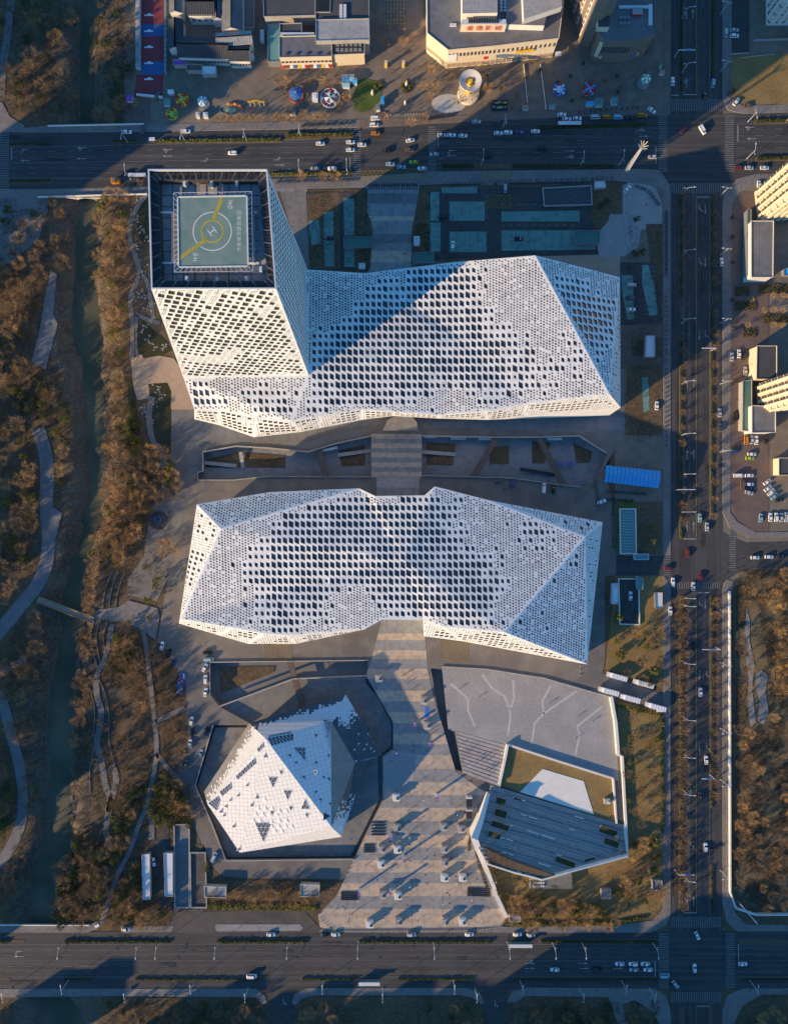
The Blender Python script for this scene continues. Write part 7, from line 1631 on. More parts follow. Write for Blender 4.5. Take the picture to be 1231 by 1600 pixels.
C = '''200,207,0,white,car,on the north side lane right of the stream
224,203,78,grey,car,parked across the kerb above the north road, below the red court
292,206,0,white,car,on the north side lane below the blue and white umbrella
364,240,180,white,suv,alone in the upper lanes left of the tower top
501,225,0,white,car,leftmost of the four at the upper stop line
548,223,0,white,car,upper one waiting at the stop line
548,235,0,white,car,lower one waiting at the stop line
566,227,0,white,car,half way over the left zebra crossing
492,264,180,silver,car,left of two in the lower lanes right of the tower
519,264,180,white,car,right of two in the lower lanes right of the tower
587,186,0,white,van,above the junction next to the square
585,196,0,white,suv,just below the van at the square
587,209,0,orange,car,in the side lane of the junction
641,220,10,white,car,crossing the middle of the junction
640,235,0,brown,car,crossing below the white one in the junction
606,236,0,black,car,in shade in the middle of the junction
610,257,0,cyan,car,leftmost of the lower row in the junction
627,262,0,cyan,car,second of the lower row in the junction
659,264,180,white,car,rightmost of the lower row in the junction
646,254,180,lime,car,taxi coloured among the lower row of the junction
678,242,180,silver,car,on the right zebra crossing
690,212,0,silver,car,first behind the hedge right of the junction
705,212,0,white,car,second behind the hedge right of the junction
723,213,0,white,car,third behind the hedge right of the junction
778,209,0,white,car,left of a close pair in the upper north lanes
793,208,0,white,suv,right of a close pair in the upper north lanes
812,208,0,blue,car,in shade right of the close pair
836,206,0,white,car,alone between the close pair and the crossing
846,233,180,black,car,in the dark middle lanes
761,245,180,black,car,in the dark lower lanes near the lamp
744,191,0,silver,car,at the kerb below the bumper car floor
774,190,0,grey,car,second at the kerb below the bumper car floor
877,180,0,white,car,first in the parked row below the paved lane
885,187,0,white,car,second in the parked row below the paved lane
901,186,0,white,car,third in the parked row below the paved lane
929,184,0,silver,van,parked behind the white three
947,184,0,orange,van,upper left of two parked near the corner
964,184,0,cyan,van,between the two bright vans near the corner
984,185,0,black,car,in the parked row near the corner
1002,181,0,orange,van,rightmost of the parked row near the corner
1017,173,-35,white,car,turning at the corner of the square
1018,246,180,silver,car,waiting at the left zebra of the top crossing
1067,204,45,red,car,dim in the middle of the top crossing
1096,204,-60,white,van,turning in the middle of the top crossing
1050,128,90,white,car,in the side lane above the top crossing
1100,150,90,black,car,waiting above the top crossing
1113,131,80,cyan,car,right of the median above the top crossing
1149,160,50,white,car,parked on the rounded pavement above the dry lawn
1142,145,40,black,car,parked on the rounded pavement left of the white one
1167,166,0,brown,car,dark parked at the edge of the dry lawn pavement
1133,52,85,silver,car,left of three parked in the top right yard
1146,48,0,silver,car,upper of three parked in the top right yard
1146,57,0,white,suv,lower of three parked in the top right yard
1153,263,0,red,car,first of three right of the top crossing
1169,263,0,silver,car,second of three right of the top crossing
1193,263,0,white,car,third of three right of the top crossing
1184,290,90,white,suv,parked above the upper cream tower
1126,410,90,white,car,on the right lane beside the verge, upper stretch
1123,645,90,silver,car,on the right lane beside the verge, middle stretch
1124,668,90,grey,car,behind the silver one beside the verge
1153,553,88,white,car,right of the low grey gate
1142,558,88,silver,car,left of the white one by the low gate
1161,556,90,black,car,right of the white one by the low gate
1163,580,90,silver,car,upper one beside the glazed shop roof
1148,650,90,black,suv,parked in the court left of the glazed shop roof
1164,687,90,orange,van,below the grey podium
1173,687,90,silver,car,second of three below the grey podium
1180,688,90,white,car,third of three below the grey podium
1195,686,90,black,car,right of the three below the grey podium
1146,705,0,blue,car,at the left of the round car park
1173,710,0,white,car,above the lime one in the round car park
1170,716,0,lime,car,in the round car park
1152,743,0,white,van,left of the middle row in the round car park
1169,743,0,white,car,middle row of the round car park
1158,757,90,brown,van,standing upright in the round car park
1169,757,0,white,car,upper one of the short stack in the round car park
1169,763,0,black,car,middle one of the short stack in the round car park
1169,770,-15,silver,car,bottom one of the short stack in the round car park
1197,753,35,white,car,topmost of the slanted row in the round car park
1198,763,40,white,car,second of the slanted row in the round car park
1203,769,45,white,suv,third of the slanted row in the round car park
1208,775,45,cyan,car,fourth of the slanted row in the round car park
1216,781,10,black,car,at the lower end of the slanted row
1187,809,88,cyan,car,leftmost of the row above the side street
1202,808,88,white,car,second of the row above the side street
1211,808,88,white,suv,third of the row above the side street
1219,808,88,silver,car,fourth of the row above the side street
1227,808,88,silver,van,rightmost of the row above the side street
1178,871,0,white,car,first on the side street by the lot
1200,870,0,white,car,second on the side street by the lot
1219,869,0,black,car,third on the side street by the lot
1092,809,90,cyan,car,going down the shaded east road
1103,823,90,silver,car,right of the cyan one on the shaded east road
1082,772,90,black,car,faint in the left lanes of the shaded east road
1073,864,90,red,car,in the left lanes below the stop line
1093,900,80,red,car,above the zebra at the middle junction
1043,888,0,red,car,coming out of the campus gate
1082,916,90,white,car,crossing the zebra of the middle junction
1050,909,90,white,car,at the left end of the zebra of the middle junction
1046,954,90,white,car,small on the pavement below the middle junction
1083,1010,90,black,car,in the lit stretch below the middle junction
1093,1081,90,white,car,higher of two in the lit east road stretch
1102,1187,90,white,car,middle one in the lit east road stretch
1092,1243,90,brown,car,dim between the lanes above the arrows
1101,1323,90,white,car,lower one above the bottom crossing
1088,1461,-65,white,car,turning in the bottom crossing
1084,1512,90,white,car,in the middle of the bottom crossing
1159,1505,0,white,car,waiting right of the bottom crossing
1054,1537,-50,silver,car,small turning at the bottom zebra
967,1505,180,white,car,left of the upper waiting row at the bottom crossing
988,1505,180,white,suv,middle of the upper waiting row at the bottom crossing
1007,1505,180,white,car,right of the upper waiting row at the bottom crossing
989,1514,180,silver,car,left of the lower waiting pair at the bottom crossing
1011,1514,180,white,car,right of the lower waiting pair at the bottom crossing
932,1514,180,black,car,dim behind the waiting rows
866,1514,180,white,car,alone behind the waiting rows
1037,1523,0,cyan,van,on the left zebra of the bottom crossing
424,1459,0,white,car,on the service lane below the beige pavilion
508,1459,0,black,car,left of the white one by the plaza corner
525,1459,0,white,car,at the lower left corner of the plaza
733,1459,0,white,car,below the plaza, right part
808,1459,0,white,car,left of two right of the plaza end
829,1460,0,silver,car,right of two right of the plaza end
643,1459,0,silver,suv,tiny on the lane below the plaza kiosks
394,1524,0,white,van,in the lower lanes of the south road
156,1443,30,white,suv,parked by the path end at the south road
198,1451,5,white,car,parked on the pavement left of the gate road
236,1342,0,white,car,upper of two beside the left canopy shed
237,1350,0,white,car,lower of two beside the left canopy shed
322,1081,80,white,car,lower of three beside the blue mat driveway
322,1061,88,white,suv,middle of three beside the blue mat driveway
321,1043,60,white,car,upper of three beside the blue mat driveway
327,1030,0,cyan,van,short at the court corner below the lower hall
325,1019,0,black,car,above the pale van at the court corner
254,1009,80,white,car,uppermost by the oval garden
265,1020,70,black,car,second by the oval garden
272,1034,65,blue,car,third by the oval garden
300,1126,80,white,car,first along the round lawn
301,1144,88,black,car,second along the round lawn
298,1161,88,white,car,third along the round lawn
324,1142,80,black,suv,against the moat parapet
315,1177,75,silver,car,below the dark one at the moat parapet
292,1193,75,grey,car,at the lower end of the round lawn
335,1338,65,white,van,on the curve below the museum
800,757,85,blue,car,below the right court
849,763,85,white,van,above the lower hall roof, right
864,764,85,black,suv,beside the white van above the lower hall
778,751,0,grey,car,dim below the right court
707,384,85,white,suv,parked in the car park beside the teal bays
691,339,0,black,car,in shade between teal bays
515,373,0,black,car,in shade between the left teal bays
789,295,88,cyan,car,entering the car park from the road
810,374,0,black,suv,under the canopy end of the right bays
985,484,0,white,car,in the small car park right of the towered hall
985,446,0,silver,van,upper one in the small car park right of the towered hall
984,466,0,grey,car,middle one in the small car park right of the towered hall
984,931,88,white,car,on the dark vehicle ramp
1025,634,88,white,car,on the planting right of the towered hall
1029,935,90,silver,car,inside the open bay at the east pavement
1025,1384,60,white,car,inside the concrete bay near the south road
979,296,45,white,car,on the pale corner square
939,784,20,white,car,small at the motorcycle rows
247,150,60,grey,car,on the dark paving below the red court'''
for ln in C.split('\n'):
    f = ln.split(','); x, y, a, p_, k = float(f[0]), float(f[1]), float(f[2]), f[3], f[4]
    z = .24 if (1140 < x < 1160 and 140 < y < 165) else .14
    car(x, y, a, p_, k, ','.join(f[5:]), z)
# coaches and trucks
def truck(x, y, deg, lab, L=10.5, paint='white', name='coach', bus=False):
    r_ = thing(name, W(x, y, .14), lab, name, R(deg)); m = M['paint_'+paint]; b = MB(); b.box((-.9, 0, .5), (L-2.2, 2.5, 2.7), m); b.build('cargo_box', r_)
    b = MB(); b.box((L/2-1.0, 0, .5), (1.9, 2.3, 1.9), m); b.build('cab', r_); b = MB(); b.box((L/2-.5, 0, 1.5), (.95, 2.34, .7), M['car_glass']); b.build('windscreen', r_)
    for x_ in (-L*.35, -L*.2, L*.36):
        for y_ in (-1.1, 1.1): b = MB(); b.tube((x_, y_-.15, .48), (x_, y_+.15, .48), .48, .48, M['tyre'], 10); b.build('wheel', r_)
    for k in range(5): b = MB(); b.box((-L/2+1.2+k*(L-3)/5, 0, 3.2), (.12, 2.4, .05), M['metal_grey']); b.build('roof_rib', r_)
    return r_
for x, y, l in ((962, 1056, 'upper left white truck in the slanted truck park'), (1003, 1067, 'upper right white truck in the slanted truck park'), (949, 1079, 'lower left white truck in the slanted truck park'), (982, 1090, 'lower middle white truck in the slanted truck park'), (1022, 1103, 'lower right white truck against the hedge')): truck(x, y, -15+180, l, 10.5, 'white', 'truck')
truck(959, 926, 90, 'white truck standing beside the dark vehicle ramp', 9, 'white', 'truck'); truck(183, 285, 0, 'orange truck on the side lane left of the tower', 4.5, 'orange', 'truck')
# bus shelters and white canopies on the medians
for x, y, l, lab in ((217, 276.5, 9, 'bluish bus shelter touching the tower corner'), (888, 196, 12, 'grey white bus shelter below the parked row of the north road'), (240, 221, 3, 'small white booth at the start of the long hedge'), (577, 1533, 11, 'white bus shelter in the lower south median'), (812, 1474, 12, 'white bus shelter in the upper south median right of the plaza'), (1027, 1108, 3, 'small hut by the truck park')):
    r_ = thing('bus_shelter', W(x, y, .16), lab, 'bus shelter'); b = MB(); b.box((0, 0, 2.5), (l, 1.8, .18), M['metal_white']); b.build('roof', r_)
    b = MB(); b.box((0, .7, 0), (l*.9, .12, 2.4), M['teal_glass']); b.build('screen', r_)
    for dx in (-.4, .4): b = MB(); b.box((dx*l, .6, 0), (.15, .15, 2.5), M['metal_grey']); b.build('post', r_)
# ------------------------------------------------------------------ street lamps
def lamp_proto():
    r_ = bpy.data.objects.new('street_lamp', None); COL.objects.link(r_); b = MB(); b.tube((0, 0, 0), (0, 0, 9.5), .14, .09, M['metal_white'], 6); b.build('pole', r_)
    b = MB(); b.bar((0, 0, 9.4), (2.6, 0, 10.1), .14, .12, M['metal_white']); b.build('arm', r_); b = MB(); b.box((3.0, 0, 10.05), (1.1, .42, .14), M['metal_white']); b.build('lamp_head', r_)
    b = MB(); b.bar((0, 0, 8.4), (-1.4, 0, 8.8), .1, .1, M['metal_white']); b.box((-1.7, 0, 8.78), (.7, .3, .1), M['metal_white']); b.build('side_lamp', r_)
    b = MB(); b.lathe((0, 0, 0), [(.35, 0), (.3, .3), (.15, .5)], M['concrete'], 8); b.build('base', r_); return r_
lampP = lamp_proto(); nlamp = 0
def lamp(x, y, deg, where):
    global nlamp
    o = lampP if nlamp == 0 else copy_tree(lampP); nlamp += 1; o.location = W(x, y, .16); o.rotation_euler = (0, 0, R(deg)); tag(o, 'white street lamp '+where, 'street lamp', 'street lamps along the roads'); return o
for x, y, d, l in ((290, 221, -90, 'in the hedge above the road left of the tower'), (386, 220, -90, 'in the hedge above the tower roof'), (470, 213, -90, 'in the lit hedge left of the junction'), (543, 272, 90, 'at the lower kerb left of the junction zebra'), (470, 273, 90, 'in the lit shrubs right of the tower'), (205, 280, 90, 'in the lower median by the stream bridge'), (752, 257, 90, 'in the lower median above the teal bays'), (786, 198, -90, 'in the dark upper median right of the junction'), (905, 260, 90, 'in the lower median below the bus shelter'), (966, 258, 90, 'next to the golden mast'), (200, 222, -90, 'left of the small white booth'), (1168, 190, -90, 'right of the top crossing, upper'), (1166, 248, 90, 'right of the top crossing, lower'), (1227, 190, -90, 'on the right edge of the north road')): lamp(x, y, d, l)
for i, y in enumerate((30, 115, 305, 400, 505, 600, 680, 742, 800)): lamp(1064, y, 0, ['high above', 'just above', 'just below', 'a little below', 'second below', 'third below', 'fourth below', 'fifth below', 'last before the middle junction and below'][i]+' the top crossing, left median')
for i, y in enumerate((22, 112, 305, 398, 505, 600, 706)): lamp(1125, y, 180, ['high above', 'just above', 'just below', 'a little below', 'second below', 'third below', 'last dim one below'][i]+' the top crossing, right verge')
for i, y in enumerate((932, 944, 1032, 1118, 1175, 1232, 1364)): lamp(1064, y, 0, ['right under', 'second under', 'third under', 'fourth under', 'fifth under', 'sixth under', 'lowest under'][i]+' the middle junction, left median')
for i, y in enumerate((952, 1035, 1138, 1218, 1360)): lamp(1125, y, 180, ['first', 'second', 'third', 'fourth', 'fifth'][i]+' under the middle junction, right verge')
for i, x in enumerate((103, 222, 252, 342, 452, 560, 677, 792, 862, 908, 1018)): lamp(x, 1471, -90, ['first', 'second', 'third', 'fourth', 'fifth', 'sixth', 'seventh', 'eighth', 'ninth', 'tenth', 'eleventh'][i]+' from the left in the upper median of the south road')
for i, x in enumerate((18, 108, 204, 305, 388, 506, 598, 708, 742, 812, 905, 970, 1014, 1170)): lamp(x, 1531 if i % 2 else 1544, 90, ['first', 'second', 'third', 'fourth', 'fifth', 'sixth', 'seventh', 'eighth', 'ninth', 'tenth', 'eleventh', 'twelfth', 'thirteenth', 'last'][i]+' from the left below the south road')
# sign gantries over the east road
for x0, x1, y, l in ((1060, 1086, 78, 'white sign gantry over the east road, top of the picture'), (1060, 1086, 765, 'white sign gantry over the east road above the side street'), (1096, 1118, 544, 'blue road sign on an arm over the shaded east road'), (1097, 1125, 1015, 'white camera gantry over the lit east road'), (1096, 1116, 1217, 'bluish road sign gantry over the lit east road'), (1060, 1084, 1367, 'white sign arm above the bottom crossing')):
    r_ = thing('sign_gantry', W(x0 if x0 < 1090 else x1, y, .1), l, 'sign gantry'); a, c = W(x0, y, 6.5), W(x1, y, 6.5); b = MB(); q = a if x0 < 1090 else c; b.tube((q.x, q.y, 0), (q.x, q.y, 6.8), .18, .15, M['metal_white'], 6); part(r_, 'post', b)
    b = MB(); b.bar(a, c, .35, .35, M['metal_white']); part(r_, 'beam', b); b = MB(); mid_ = a.lerp(c, .6); b.box((mid_.x, mid_.y+.2, 5.4), (3.2, .2, 1.8), M['sign_blue']); part(r_, 'sign_panel', b)
# thin flagpole-like lamps on the plaza
for i, (x, y) in enumerate(((585, 1282), (560, 1395), (700, 1358), (640, 1375), (690, 1400), (660, 1240), (735, 1395), (750, 1425), (712, 1262), (600, 1425), (690, 1420), (771, 1365), (640, 1300), (612, 1350), (546, 1430), (665, 1200), (730, 1222))):
    r_ = thing('plaza_lamp', W(x, y, .1), 'slender grey lamp column on the striped plaza', 'lamp', 0, 'slender lamp columns on the striped plaza'); b = MB(); b.tube((0, 0, 0), (0, 0, 7.5+(i % 3)), .13, .09, M['metal_grey'], 6); b.build('pole', r_); b = MB(); b.lathe((0, 0, 7.5+(i % 3)), [(.1, 0), (.35, .1), (.35, .2), (.1, .3)], M['metal_white'], 8); b.build('lamp_head', r_)
# ------------------------------------------------------------------ scooters parked in rows
b = MB(); b.box((-.1, 0, .25), (1.1, .26, .3), M['scooter_mix']); b.box((-.35, 0, .55), (.7, .28, .14), M['metal_dark']); b.bar((.55, 0, .3), (.4, 0, 1.0), .08, .08, M['metal_dark']); b.bar((.4, -.34, 1.0), (.4, .34, 1.0), .06, .06, M['metal_dark']); b.box((.52, 0, .4), (.12, .4, .4), M['scooter_mix'])
for x_ in (-.55, .62): b.tube((x_, -.05, .22), (x_, .05, .22), .22, .22, M['tyre'], 8)
scm = b.mesh('scooter')
def scooters(line, n, face, lab, grp, jitter=.25, z=.18):
    L = pts(line); seg = [(Vector(a), Vector(c)) for a, c in zip(L, L[1:])]; tot = sum((c-a).length for a, c in seg)
    for k in range(n):
        d = (k+.5)/n*tot+rnd.uniform(-1, 1)
        for a, c in seg:
            if d <= (c-a).length or (a, c) == seg[-1]: p = a+(c-a).normalized()*d; break
            d -= (c-a).length
        o = bpy.data.objects.new('scooter', scm); COL.objects.link(o); q = W(p.x+rnd.gauss(0, jitter), p.y+rnd.gauss(0, jitter), z); o.location = q; o.rotation_euler = (0, 0, R(face)+rnd.uniform(-.3, .3)); tag(o, lab, 'scooter', grp)
scooters('1040,330 1040,430', 34, 10, 'dark scooter in the tight row along the east pavement, beside the pale corner square', 'scooters beside the corner square'); scooters('1040,460 1040,700', 32, 10, 'dark scooter in the long row along the east pavement, beside the towered hall', 'scooters beside the towered hall')
scooters('430,285 560,281', 26, 80, 'dark scooter in the row under the lit verge right of the tower', 'scooters right of the tower'); scooters('574,290 654,289', 28, 85, 'dark scooter parked on the striped crossing above the upper promenade', 'scooters on the upper striped crossing'); scooters('690,288 960,278', 34, 85, 'dark scooter in the row between the north road and the car park', 'scooters above the car park')
scooters('990,290 1012,298 1030,322', 22, 40, 'dark scooter in the curved row on the pale corner square', 'scooters curving round the corner square'); scooters('658,188 710,180', 22, 80, 'dark scooter in the row at the right of the square entrance', 'scooters at the square entrance'); scooters('470,197 552,193', 22, 80, 'dark scooter in the row at the left of the square entrance', 'scooters left of the square entrance'); scooters('900,176 1000,168', 12, 80, 'dark scooter behind the parked row at the corner', 'scooters behind the parked row')
scooters('946,768 1012,772', 20, 80, 'dark scooter in the first row under the blue roofed shed', 'scooters under the blue shed, first row', z=.1); scooters('948,780 990,783', 16, 80, 'dark scooter in the second row under the blue roofed shed', 'scooters under the blue shed, second row', z=.1); scooters('957,790 958,858', 18, 10, 'reddish dark scooter along the green carpet', 'scooters along the green carpet', z=.1); scooters('928,745 934,790', 12, 10, 'dark scooter at the right corner of the sunken court', 'scooters at the court corner', z=.12)
# ------------------------------------------------------------------ people: small standing and walking figures
def person_mesh(sd, step):
    me = bpy.data.meshes.new('person'); V = [(0, 0, .95), (0, 0, 1.2), (0, 0, 1.42), (0, 0, 1.52), (0, .01, 1.66), (.09, 0, .9), (.1, step*.5, .5), (.1, step, .08), (.1, step+.14, .03), (-.09, 0, .9), (-.1, -step*.4, .5), (-.1, -step, .1), (-.1, -step+.14, .05), (.19, 0, 1.4), (.23, -step*.3, 1.13), (.22, -step*.3+.1, .9), (-.19, 0, 1.4), (-.23, step*.3, 1.13), (-.22, step*.3+.1, .9), (0, .01, 1.74)]
    E = [(0, 1), (1, 2), (2, 3), (3, 4), (0, 5), (5, 6), (6, 7), (7, 8), (0, 9), (9, 10), (10, 11), (11, 12), (2, 13), (13, 14), (14, 15), (2, 16), (16, 17), (17, 18), (4, 19)]
    Rr = [.15, .15, .16, .06, .10, .10, .075, .05, .04, .10, .075, .05, .04, .07, .05, .035, .07, .05, .035, .08]
    me.from_pydata(V, E, []); o = bpy.data.objects.new('tmp', me); COL.objects.link(o); m = o.modifiers.new('s', 'SKIN')
    for i, r in enumerate(Rr): me.skin_vertices[0].data[i].radius = (r, r*.8)
    me.skin_vertices[0].data[0].use_root = True
    dg = bpy.context.evaluated_depsgraph_get(); out = bpy.data.meshes.new_from_object(o.evaluated_get(dg)); bpy.data.objects.remove(o)
    out.materials.clear(); out.materials.append(M['cloth_dark']); out.materials.append(M['skin_tone'])
    for p in out.polygons: p.material_index = 1 if p.center.z > 1.55 else 0
    return out
PM = [person_mesh(i, s) for i, s in enumerate((.05, .22, .32))]
def people(poly, n, lab, grp, z=.12):
    P = P2(poly); x0, x1 = min(p[0] for p in P), max(p[0] for p in P); y0, y1 = min(p[1] for p in P), max(p[1] for p in P); k = 0
    while k < n:
        p = (rnd.uniform(x0, x1), rnd.uniform(y0, y1))
        if inside(p, P): o = bpy.data.objects.new('person', rnd.choice(PM)); COL.objects.link(o); o.location = (p[0], p[1], z); o.rotation_euler = (0, 0, rnd.uniform(0, 6.28)); tag(o, lab, 'person', grp); k += 1
people('600,1040 670,1040 690,1200 760,1250 770,1440 520,1440 600,1250', 30, 'person in dark clothes walking on the striped plaza', 'people on the striped plaza'); people('600,110 700,90 660,180 600,180', 48, 'person in dark clothes in the sunlit part of the amusement square', 'people in the sunlit square'); people('690,92 830,90 820,175 690,175', 46, 'person near the big ride on the amusement square', 'people near the big ride'); people('440,110 560,105 555,178 440,180', 22, 'person between the rides left of the green bed', 'people between the left rides')
people('270,115 420,115 420,190 270,190', 16, 'person in shade on the left of the amusement square', 'people in the shaded square'); people('850,95 1020,90 1000,165 850,170', 14, 'person in shade on the right of the amusement square', 'people in the right of the square'); people('585,690 655,690 655,740 585,740', 4, 'person crossing the upper promenade deck', 'people on the promenade deck'); people('575,300 650,300 640,400 580,400', 9, 'person on the shaded upper promenade', 'people on the upper promenade'); people('720,1150 780,1170 778,1218 728,1200', 10, 'person sitting area visitor standing on the seating steps', 'people on the seating steps', .8); people('950,310 1010,310 1000,370 950,370', 7, 'person crossing the pale corner square', 'people on the corner square'); people('690,745 900,765 900,790 700,760', 8, 'person on the dark forecourt between the two halls', 'people between the halls'); people('600,20 660,20 660,90 600,90', 12, 'person on the alley running up out of the square', 'people on the alley')
people('1036,950 1046,950 1046,1400 1036,1400', 8, 'person walking on the east road pavement', 'people on the east pavement', .18); people('705,1065 940,1100 930,1160 720,1120', 6, 'person on the cobbled plaza', 'people on the cobbled plaza')
# ------------------------------------------------------------------ amusement square
# red sports court with its painted blue bands
ct = bpy.data.objects.new('sports_court', None); COL.objects.link(ct); ct['kind'] = 'structure'
for y0, y1, m in ((-40, 38, 'sport_red'), (38, 57, 'sport_blue'), (57, 97, 'sport_red'), (97, 117, 'sport_blue')):
    b = MB(); b.prism(P2(f'223,{y0} 258,{y0} 256,{y1} 221,{y1}'), None, .11, M[m]); b.build('court_band', ct)
b = MB(); b.prism(P2('214,117 256,117 254,152 210,152'), None, .11, M['sport_red']); b.build('court_band', ct); b = MB(); b.prism(P2('210,152 236,152 236,192 193,192 200,165'), None, .10, M['brick_red']); b.build('court_band', ct)
for y in (24, 49, 74, 99, 124): b = MB(); b.box((W(233, y).x, W(233, y).y, .115), (4.6, .7, .01), M['banner_white']); b.box((W(234, y-1).x, W(234, y-1.6).y, .115), (1.6, .8, .02), M['banner_white']); b.build('court_emblem', ct)
for k in range(14): b = MB(); box_px(217.5, 2+k*8, 0, 2.0, 2.3, 2.4, 'metal_white', top='roof_bright' if k % 3 else 'teal_glass', b=b); single('stall', b, 'white stall box in the row along the left of the red sports court', 'stall', 'stalls left of the red court')
for k in range(15): b = MB(); box_px(260.5, 2+k*8, 0, 1.2, 2.3, 2.4, 'teal_glass', top='metal_grey', b=b); single('stall', b, 'narrow cyan glazed booth in the row along the right of the red sports court', 'stall', 'booths right of the red court')
for k in range(12): b = MB(); box_px(216+k*3.4, 149+k*.35, 0, .9, .9, 1.2, 'banner_white', b=b); single('barrier', b, 'white barrier block across the lower end of the red sports court', 'barrier', 'barriers across the red court')
def ride(x, y, rad, h, c1, c2, lab, n=16, ring=None, arms=0, name='fairground_ride'):
    r_ = thing(name, W(x, y, 0), lab, 'fairground ride'); b = MB(); b.lathe((0, 0, 0), [(rad, 0), (rad, .4), (rad*.97, .45)], M['metal_grey'], 24); b.build('platform', r_)
    if ring:
        b = MB(); 
        for k in range(28): t0, t1 = k*2*math.pi/28, (k+1)*2*math.pi/28; b.bar((rad*math.cos(t0), rad*math.sin(t0), 1.2), (rad*math.cos(t1), rad*math.sin(t1), 1.2), .35, .5, M[ring])
        b.build('fence_ring', r_)
    b = MB(); b.tube((0, 0, 0), (0, 0, h), .5, .35, M['metal_white'], 10); b.build('mast', r_)
    for k in range(n):
        t0, t1 = k*2*math.pi/n, (k+1)*2*math.pi/n; rc = rad*(.62 if arms else .85); b = MB(); A, B_, T2 = Vector((rc*math.cos(t0), rc*math.sin(t0), h*.72)), Vector((rc*math.cos(t1), rc*math.sin(t1), h*.72)), Vector((0, 0, h)); b.face([A, B_, T2], M[(c1, c2)[k % 2]]); b.face([A-Vector((0, 0, .5)), B_-Vector((0, 0, .5)), B_, A], M[(c2, c1)[k % 2]]); b.build('canopy_panel', r_)
    for k in range(arms):
        t = k*2*math.pi/arms; d = Vector((math.cos(t), math.sin(t), 0)); b = MB(); b.bar(d*.4+Vector((0, 0, 1.4)), d*rad*.85+Vector((0, 0, 1.2)), .25, .2, M[c1]); b.build('arm', r_); b = MB(); b.box(tuple(d*rad*.85+Vector((0, 0, .7))), (1.1, 1.1, .9), M[(c2, c1, 'sign_red')[k % 3]], t); b.build('gondola', r_)
    return r_
ride(463, 150, 4.0, 4, 'sport_blue', 'sign_blue', 'round ride with a two tone blue canopy, left of the ringed ride', 16, 'sign_red'); ride(516, 155, 5, 2.2, 'banner_white', 'paint_grey', 'large white ringed ride with coloured figures beside the green bed', 8, 'metal_white', 8)
ride(319, 163, 3.2, 4.5, 'teal_glass', 'banner_white', 'small blue and white umbrella carousel on the shaded square', 12); ride(286, 158, 3.4, 2, 'sign_yellow', 'paint_orange', 'orange and yellow spider ride with radiating arms', 8, None, 12); ride(270, 180, 3.0, 1.8, 'sign_yellow', 'sign_green', 'small yellow and green ride near the kerb', 8, 'sign_yellow', 8)
ride(873, 142, 3.2, 2.5, 'banner_white', 'blue_roof', 'small round blue ride left of the pair on the shaded right square', 12, 'sign_blue', 8); ride(919, 141, 3.6, 2.0, 'blue_roof', 'sign_red', 'round blue ride with many seats right of the pair', 8, 'metal_grey', 12); ride(1004, 131, 3.0, 7, 'sign_green', 'banner_white', 'green and white star shaped tree ride near the corner', 10)
# tall wave ride with its pale ribbed canopy
r_ = thing('fairground_ride', W(731, 148), 'tall round ride with a pale ribbed canopy ring, biggest on the square', 'fairground ride'); b = MB(); b.lathe((0, 0, 0), [(5.6, 0), (5.6, 1.2), (5.2, 1.4), (2, 2)], M['wall_cream'], 28); b.build('base', r_); b = MB(); b.tube((0, 0, 1), (0, 0, 13), 1.5, 1.1, M['sign_yellow'], 14); b.build('column', r_)
for k in range(36):
    t0, t1 = k*2*math.pi/36, (k+.8)*2*math.pi/36; b = MB(); q = [Vector((r0*math.cos(t), r0*math.sin(t), z)) for r0, z, t in ((2.6, 12.2, t0), (5.6, 13.4, t0), (5.6, 13.4, t1), (2.6, 12.2, t1))]; b.face(q, M['wall_white']); b.face([q[1], q[1]-Vector((0, 0, .9)), q[2]-Vector((0, 0, .9)), q[2]], M['wall_cream']); b.build('canopy_rib', r_)
for k in range(20): t = k*2*math.pi/20; b = MB(); b.tube((5.2*math.cos(t), 5.2*math.sin(t), 4.5), (5.4*math.cos(t), 5.4*math.sin(t), 13), .05, .05, M['metal_grey'], 3); b.box((5.2*math.cos(t), 5.2*math.sin(t), 4), (.5, .5, .6), M[('sign_red', 'sign_yellow')[k % 2]]); b.build('swing_seat', r_)
# oval go-kart track, gateway, stalls, statue beds
r_ = thing('toy_train_track', W(361, 172), 'oval blue grey toy train track on the shaded square', 'toy train'); b = MB(); 
for k in range(32):
    t0, t1 = k*2*math.pi/32, (k+1)*2*math.pi/32; b.bar((6*math.cos(t0), 2.9*math.sin(t0), .3), (6*math.cos(t1), 2.9*math.sin(t1), .3), 1.0, .3, M['metal_grey'])
b.build('track', r_); b = MB(); b.lathe((0, 0, 0), [(3.2, 0), (3.1, .3), (1, .5)], M['teal_paving'], 16, 1.0, .45); b.build('island', r_)
for k in range(6): t = .3+k*.3; b = MB(); b.box((6*math.cos(t), 2.9*math.sin(t), .45), (1.3, .7, .7), M[('sign_red', 'sign_yellow')[k % 2]], t+1.57); b.build('wagon', r_)
r_ = thing('gateway', W(403, 166), 'golden lit memorial gateway with three tiled roofs', 'gateway')
for x_ in (-3.6, -1.3, 1.3, 3.6): b = MB(); b.tube((x_, 0, 0), (x_, 0, 4.2 if abs(x_) > 2 else 5.2), .2, .2, M['wall_cream'], 8); b.build('column', r_)
